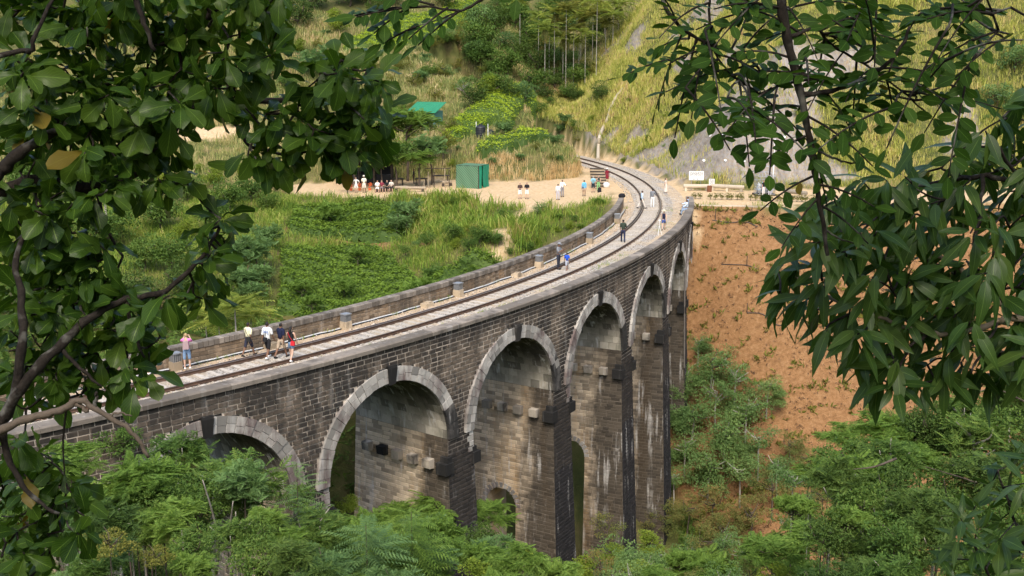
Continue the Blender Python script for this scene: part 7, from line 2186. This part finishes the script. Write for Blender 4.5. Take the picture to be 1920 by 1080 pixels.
m_ = MB(); m_.tube(smoothline([np.array([2.6, 1.6, hb[2]-.3]), np.array([2.5, 1.7, 13]), np.array([2.3, 1.9, 15.4]), np.array([1.6, 2.4, 16.6]), at(1462, -420, 2.9)], 5)-nh.O, np.linspace(.11, .03, 21), 8); m_.build('trunk', M_NBARK, ht, smooth=True)
SK = []
HB = [([(1462, -420, 2.9), (1456, -180, 2.9), (1463, -30, 2.9), (1470, 40, 2.9), (1485, 110, 2.9), (1503, 185, 2.9), (1518, 262, 2.9), (1530, 340, 2.9), (1545, 430, 2.9), (1551, 480, 2.9)], 24, 7),
      ([(1503, 178, 2.9), (1560, 170, 2.88), (1620, 148, 2.85), (1665, 118, 2.8), (1695, 78, 2.8), (1705, 50, 2.8)], 10, 5),
      ([(1478, 70, 2.9), (1530, 55, 2.95), (1560, 85, 3.0), (1620, 120, 3.0), (1690, 170, 3.0), (1740, 215, 3.05)], 7, 3),
      ([(1456, -180, 2.9), (1640, -110, 3.0), (1760, -30, 3.1), (1800, 10, 3.1), (1850, 50, 3.1), (1880, 70, 3.1)], 11, 4),
      ([(1456, -180, 2.9), (1320, -120, 3.0), (1240, -40, 3.0), (1262, 36, 3.0), (1320, 78, 3.0), (1400, 108, 3.0), (1440, 150, 3.0)], 10, 4),
      ([(1330, -90, 3.0), (1331, -20, 3.0), (1330, 40, 3.0), (1335, 90, 3.0), (1370, 140, 3.0)], 6, 3),
      ([(1518, 275, 2.9), (1560, 295, 2.9), (1590, 305, 2.9), (1616, 306, 2.9)], 5, 3),
      ([(1485, 110, 2.9), (1510, 140, 2.9), (1535, 150, 2.9)], 5, 3),
      ([(1545, 430, 2.9), (1580, 450, 2.9), (1620, 460, 2.9)], 4, 2)]
for pts, a, b in HB: SK.append(branch(nh, pts, a, b))
SK = np.concatenate(SK)
PH = [[(1230, 60), (1290, 5), (1460, -40), (1900, -40), (1895, 90), (1800, 150), (1760, 215), (1690, 215), (1600, 190), (1520, 240), (1445, 235), (1400, 205), (1330, 180), (1280, 165), (1230, 100)]]
rng = np.random.default_rng(500)
for px, py in ordered(poisson(PH, [(1640, 70, 30, 20), (1430, 60, 24, 18)], 33, 501), SK, 2.95):
    s, dd = nearest(SK, at(px, py, 2.95)); Y = float(np.clip(s[1]+rng.normal(0, .16), 2.6, 3.35))
    p = at(px, py, Y); d = p-s; dl = np.linalg.norm(d)
    if dl > .16:
        nh.twig([s, (s+p)/2+rng.normal(size=3)*.01, p], .004, .0025, 4); b0 = p; SK = np.concatenate([SK, [(s+p)/2, p]])
    else: b0 = s
    d = d/(dl+1e-6)*.8+rng.normal(size=3)*np.array([.7, .4, .4])+np.array([-.1, 0, -.15])
    pinnate(nh, b0, d, rng.uniform(.16, .26), int(rng.integers(8, 14)), .052, rng)
for px, py, dx, dz in ((1525, 330, -.8, -.3), (1530, 345, .9, -.1), (1535, 370, -.6, -.5), (1540, 385, .8, -.4), (1510, 255, -.9, -.5), (1512, 235, .9, -.4), (1522, 300, .6, -.6)):
    pinnate(nh, at(px, py, 2.9), np.array([dx, rng.normal()*.3, dz]), .15, 6, .052, rng)
shade_canopy(nh, ((.6, 2.4), (1.8, 3.4), (15.4, 16.6)), 90, .10, 510, ELS)
nh.done()
tb2 = at(1060, -190, 3.1)
ts = empty('leafy_sprig', tb2); tag(ts, 'dark sprig of paired oval leaflets hanging alone into the top edge, centre', 'branch')
n2 = Near(ts, ELS, ELM, LM['near_pinna'])
S2 = np.concatenate([branch(n2, q, a, b) for q, a, b in (([(1060, -190, 3.1), (980, -60, 3.1), (930, -18, 3.1), (895, 4, 3.1), (862, 20, 3.1), (800, 12, 3.1), (740, 14, 3.1)], 8, 3), ([(862, 20, 3.1), (830, 34, 3.1), (780, 50, 3.1)], 4, 2))])
for px, py, dx, dz, L in ((800, 12, -1, -.05, .19), (862, 20, -.8, -.55, .14), (745, 14, -1, -.1, .15), (840, 14, -.6, -.4, .13), (780, 50, -.9, -.35, .10), (815, 10, -.9, .25, .16), (980, -60, -.2, -.9, .08), (770, 10, -.8, -.5, .12)):
    pinnate(n2, at(px, py, 3.1), np.array([dx, rng.normal()*.2, dz]), L, 8, .055, rng, .1)
n2.done(120)
# ---- dark shrub at the lower right corner
sb = np.array([2.7, 5.6, 0]); sb[2] = h1(sb[0], sb[1])
sh = empty('near_shrub', sb); tag(sh, 'near dark shrub with narrow leaves in the bottom right corner', 'shrub')
n3 = Near(sh, LAS, LAM, LM['near_lance'])
S3 = [branch(n3, q, 10, 3) for q in ([(2080, 1500, 5.4), (1990, 1200, 5.4), (1930, 1050, 5.4), (1890, 940, 5.4), (1870, 880, 5.4)], [(2000, 1230, 5.4), (1900, 1150, 5.3), (1840, 1050, 5.2), (1810, 990, 5.2)], [(1930, 1050, 5.4), (1960, 960, 5.4), (1930, 860, 5.4)])]
m_ = MB(); m_.tube(smoothline([sb+[0, 0, -.3], sb+[.02, 0, .8], at(2080, 1500, 5.4)], 4)-n3.O, [.05]*9, 6); m_.build('stem', M_NBARK, sh)
S3 = np.concatenate(S3)
for px, py in poisson([[(1850, 880), (1940, 850), (1940, 1100), (1780, 1100), (1790, 990)]], [], 34, 601):
    s, dd = nearest(S3, at(px, py, 5.3)); p = at(px, py, float(s[1]+rng.normal(0, .2))); d = p-s
    n3.twig([s, (s+p)/2, p], .005, .003, 4)
    rosette(n3, p, d+np.array([-.1, 0, .15]), 7, .17, (.5, 1.2), .5, rng, .3)
n3.done(150)
# ------------------------------------------------------------------ small groups of look-alikes: told apart by their order across the photograph
ORD = ['leftmost', 'second from the left', 'third from the left', 'fourth from the left', 'fifth from the left', 'sixth from the left', 'seventh from the left', 'eighth from the left', 'ninth from the left', 'tenth from the left', 'eleventh from the left', 'rightmost']
_by = {}
for o in COL.objects:
    if o.parent is None and 'label' in o and 'group' in o: _by.setdefault((o['group'], o['label']), []).append(o)
for (g_, l_), os_ in _by.items():
    if not 2 <= len(os_) <= 12: continue
    def sx(o): return o.location.x/max(o.location.y, .1)
    os_.sort(key=sx)
    for i, o in enumerate(os_):
        w_ = 'rightmost' if i == len(os_)-1 else ORD[i]
        t_ = '%s, %s' % (l_, w_)
        if len(t_.split()) > 16: t_ = ' '.join(l_.split()[:16-len(w_.split())])+', '+w_
        o['label'] = t_
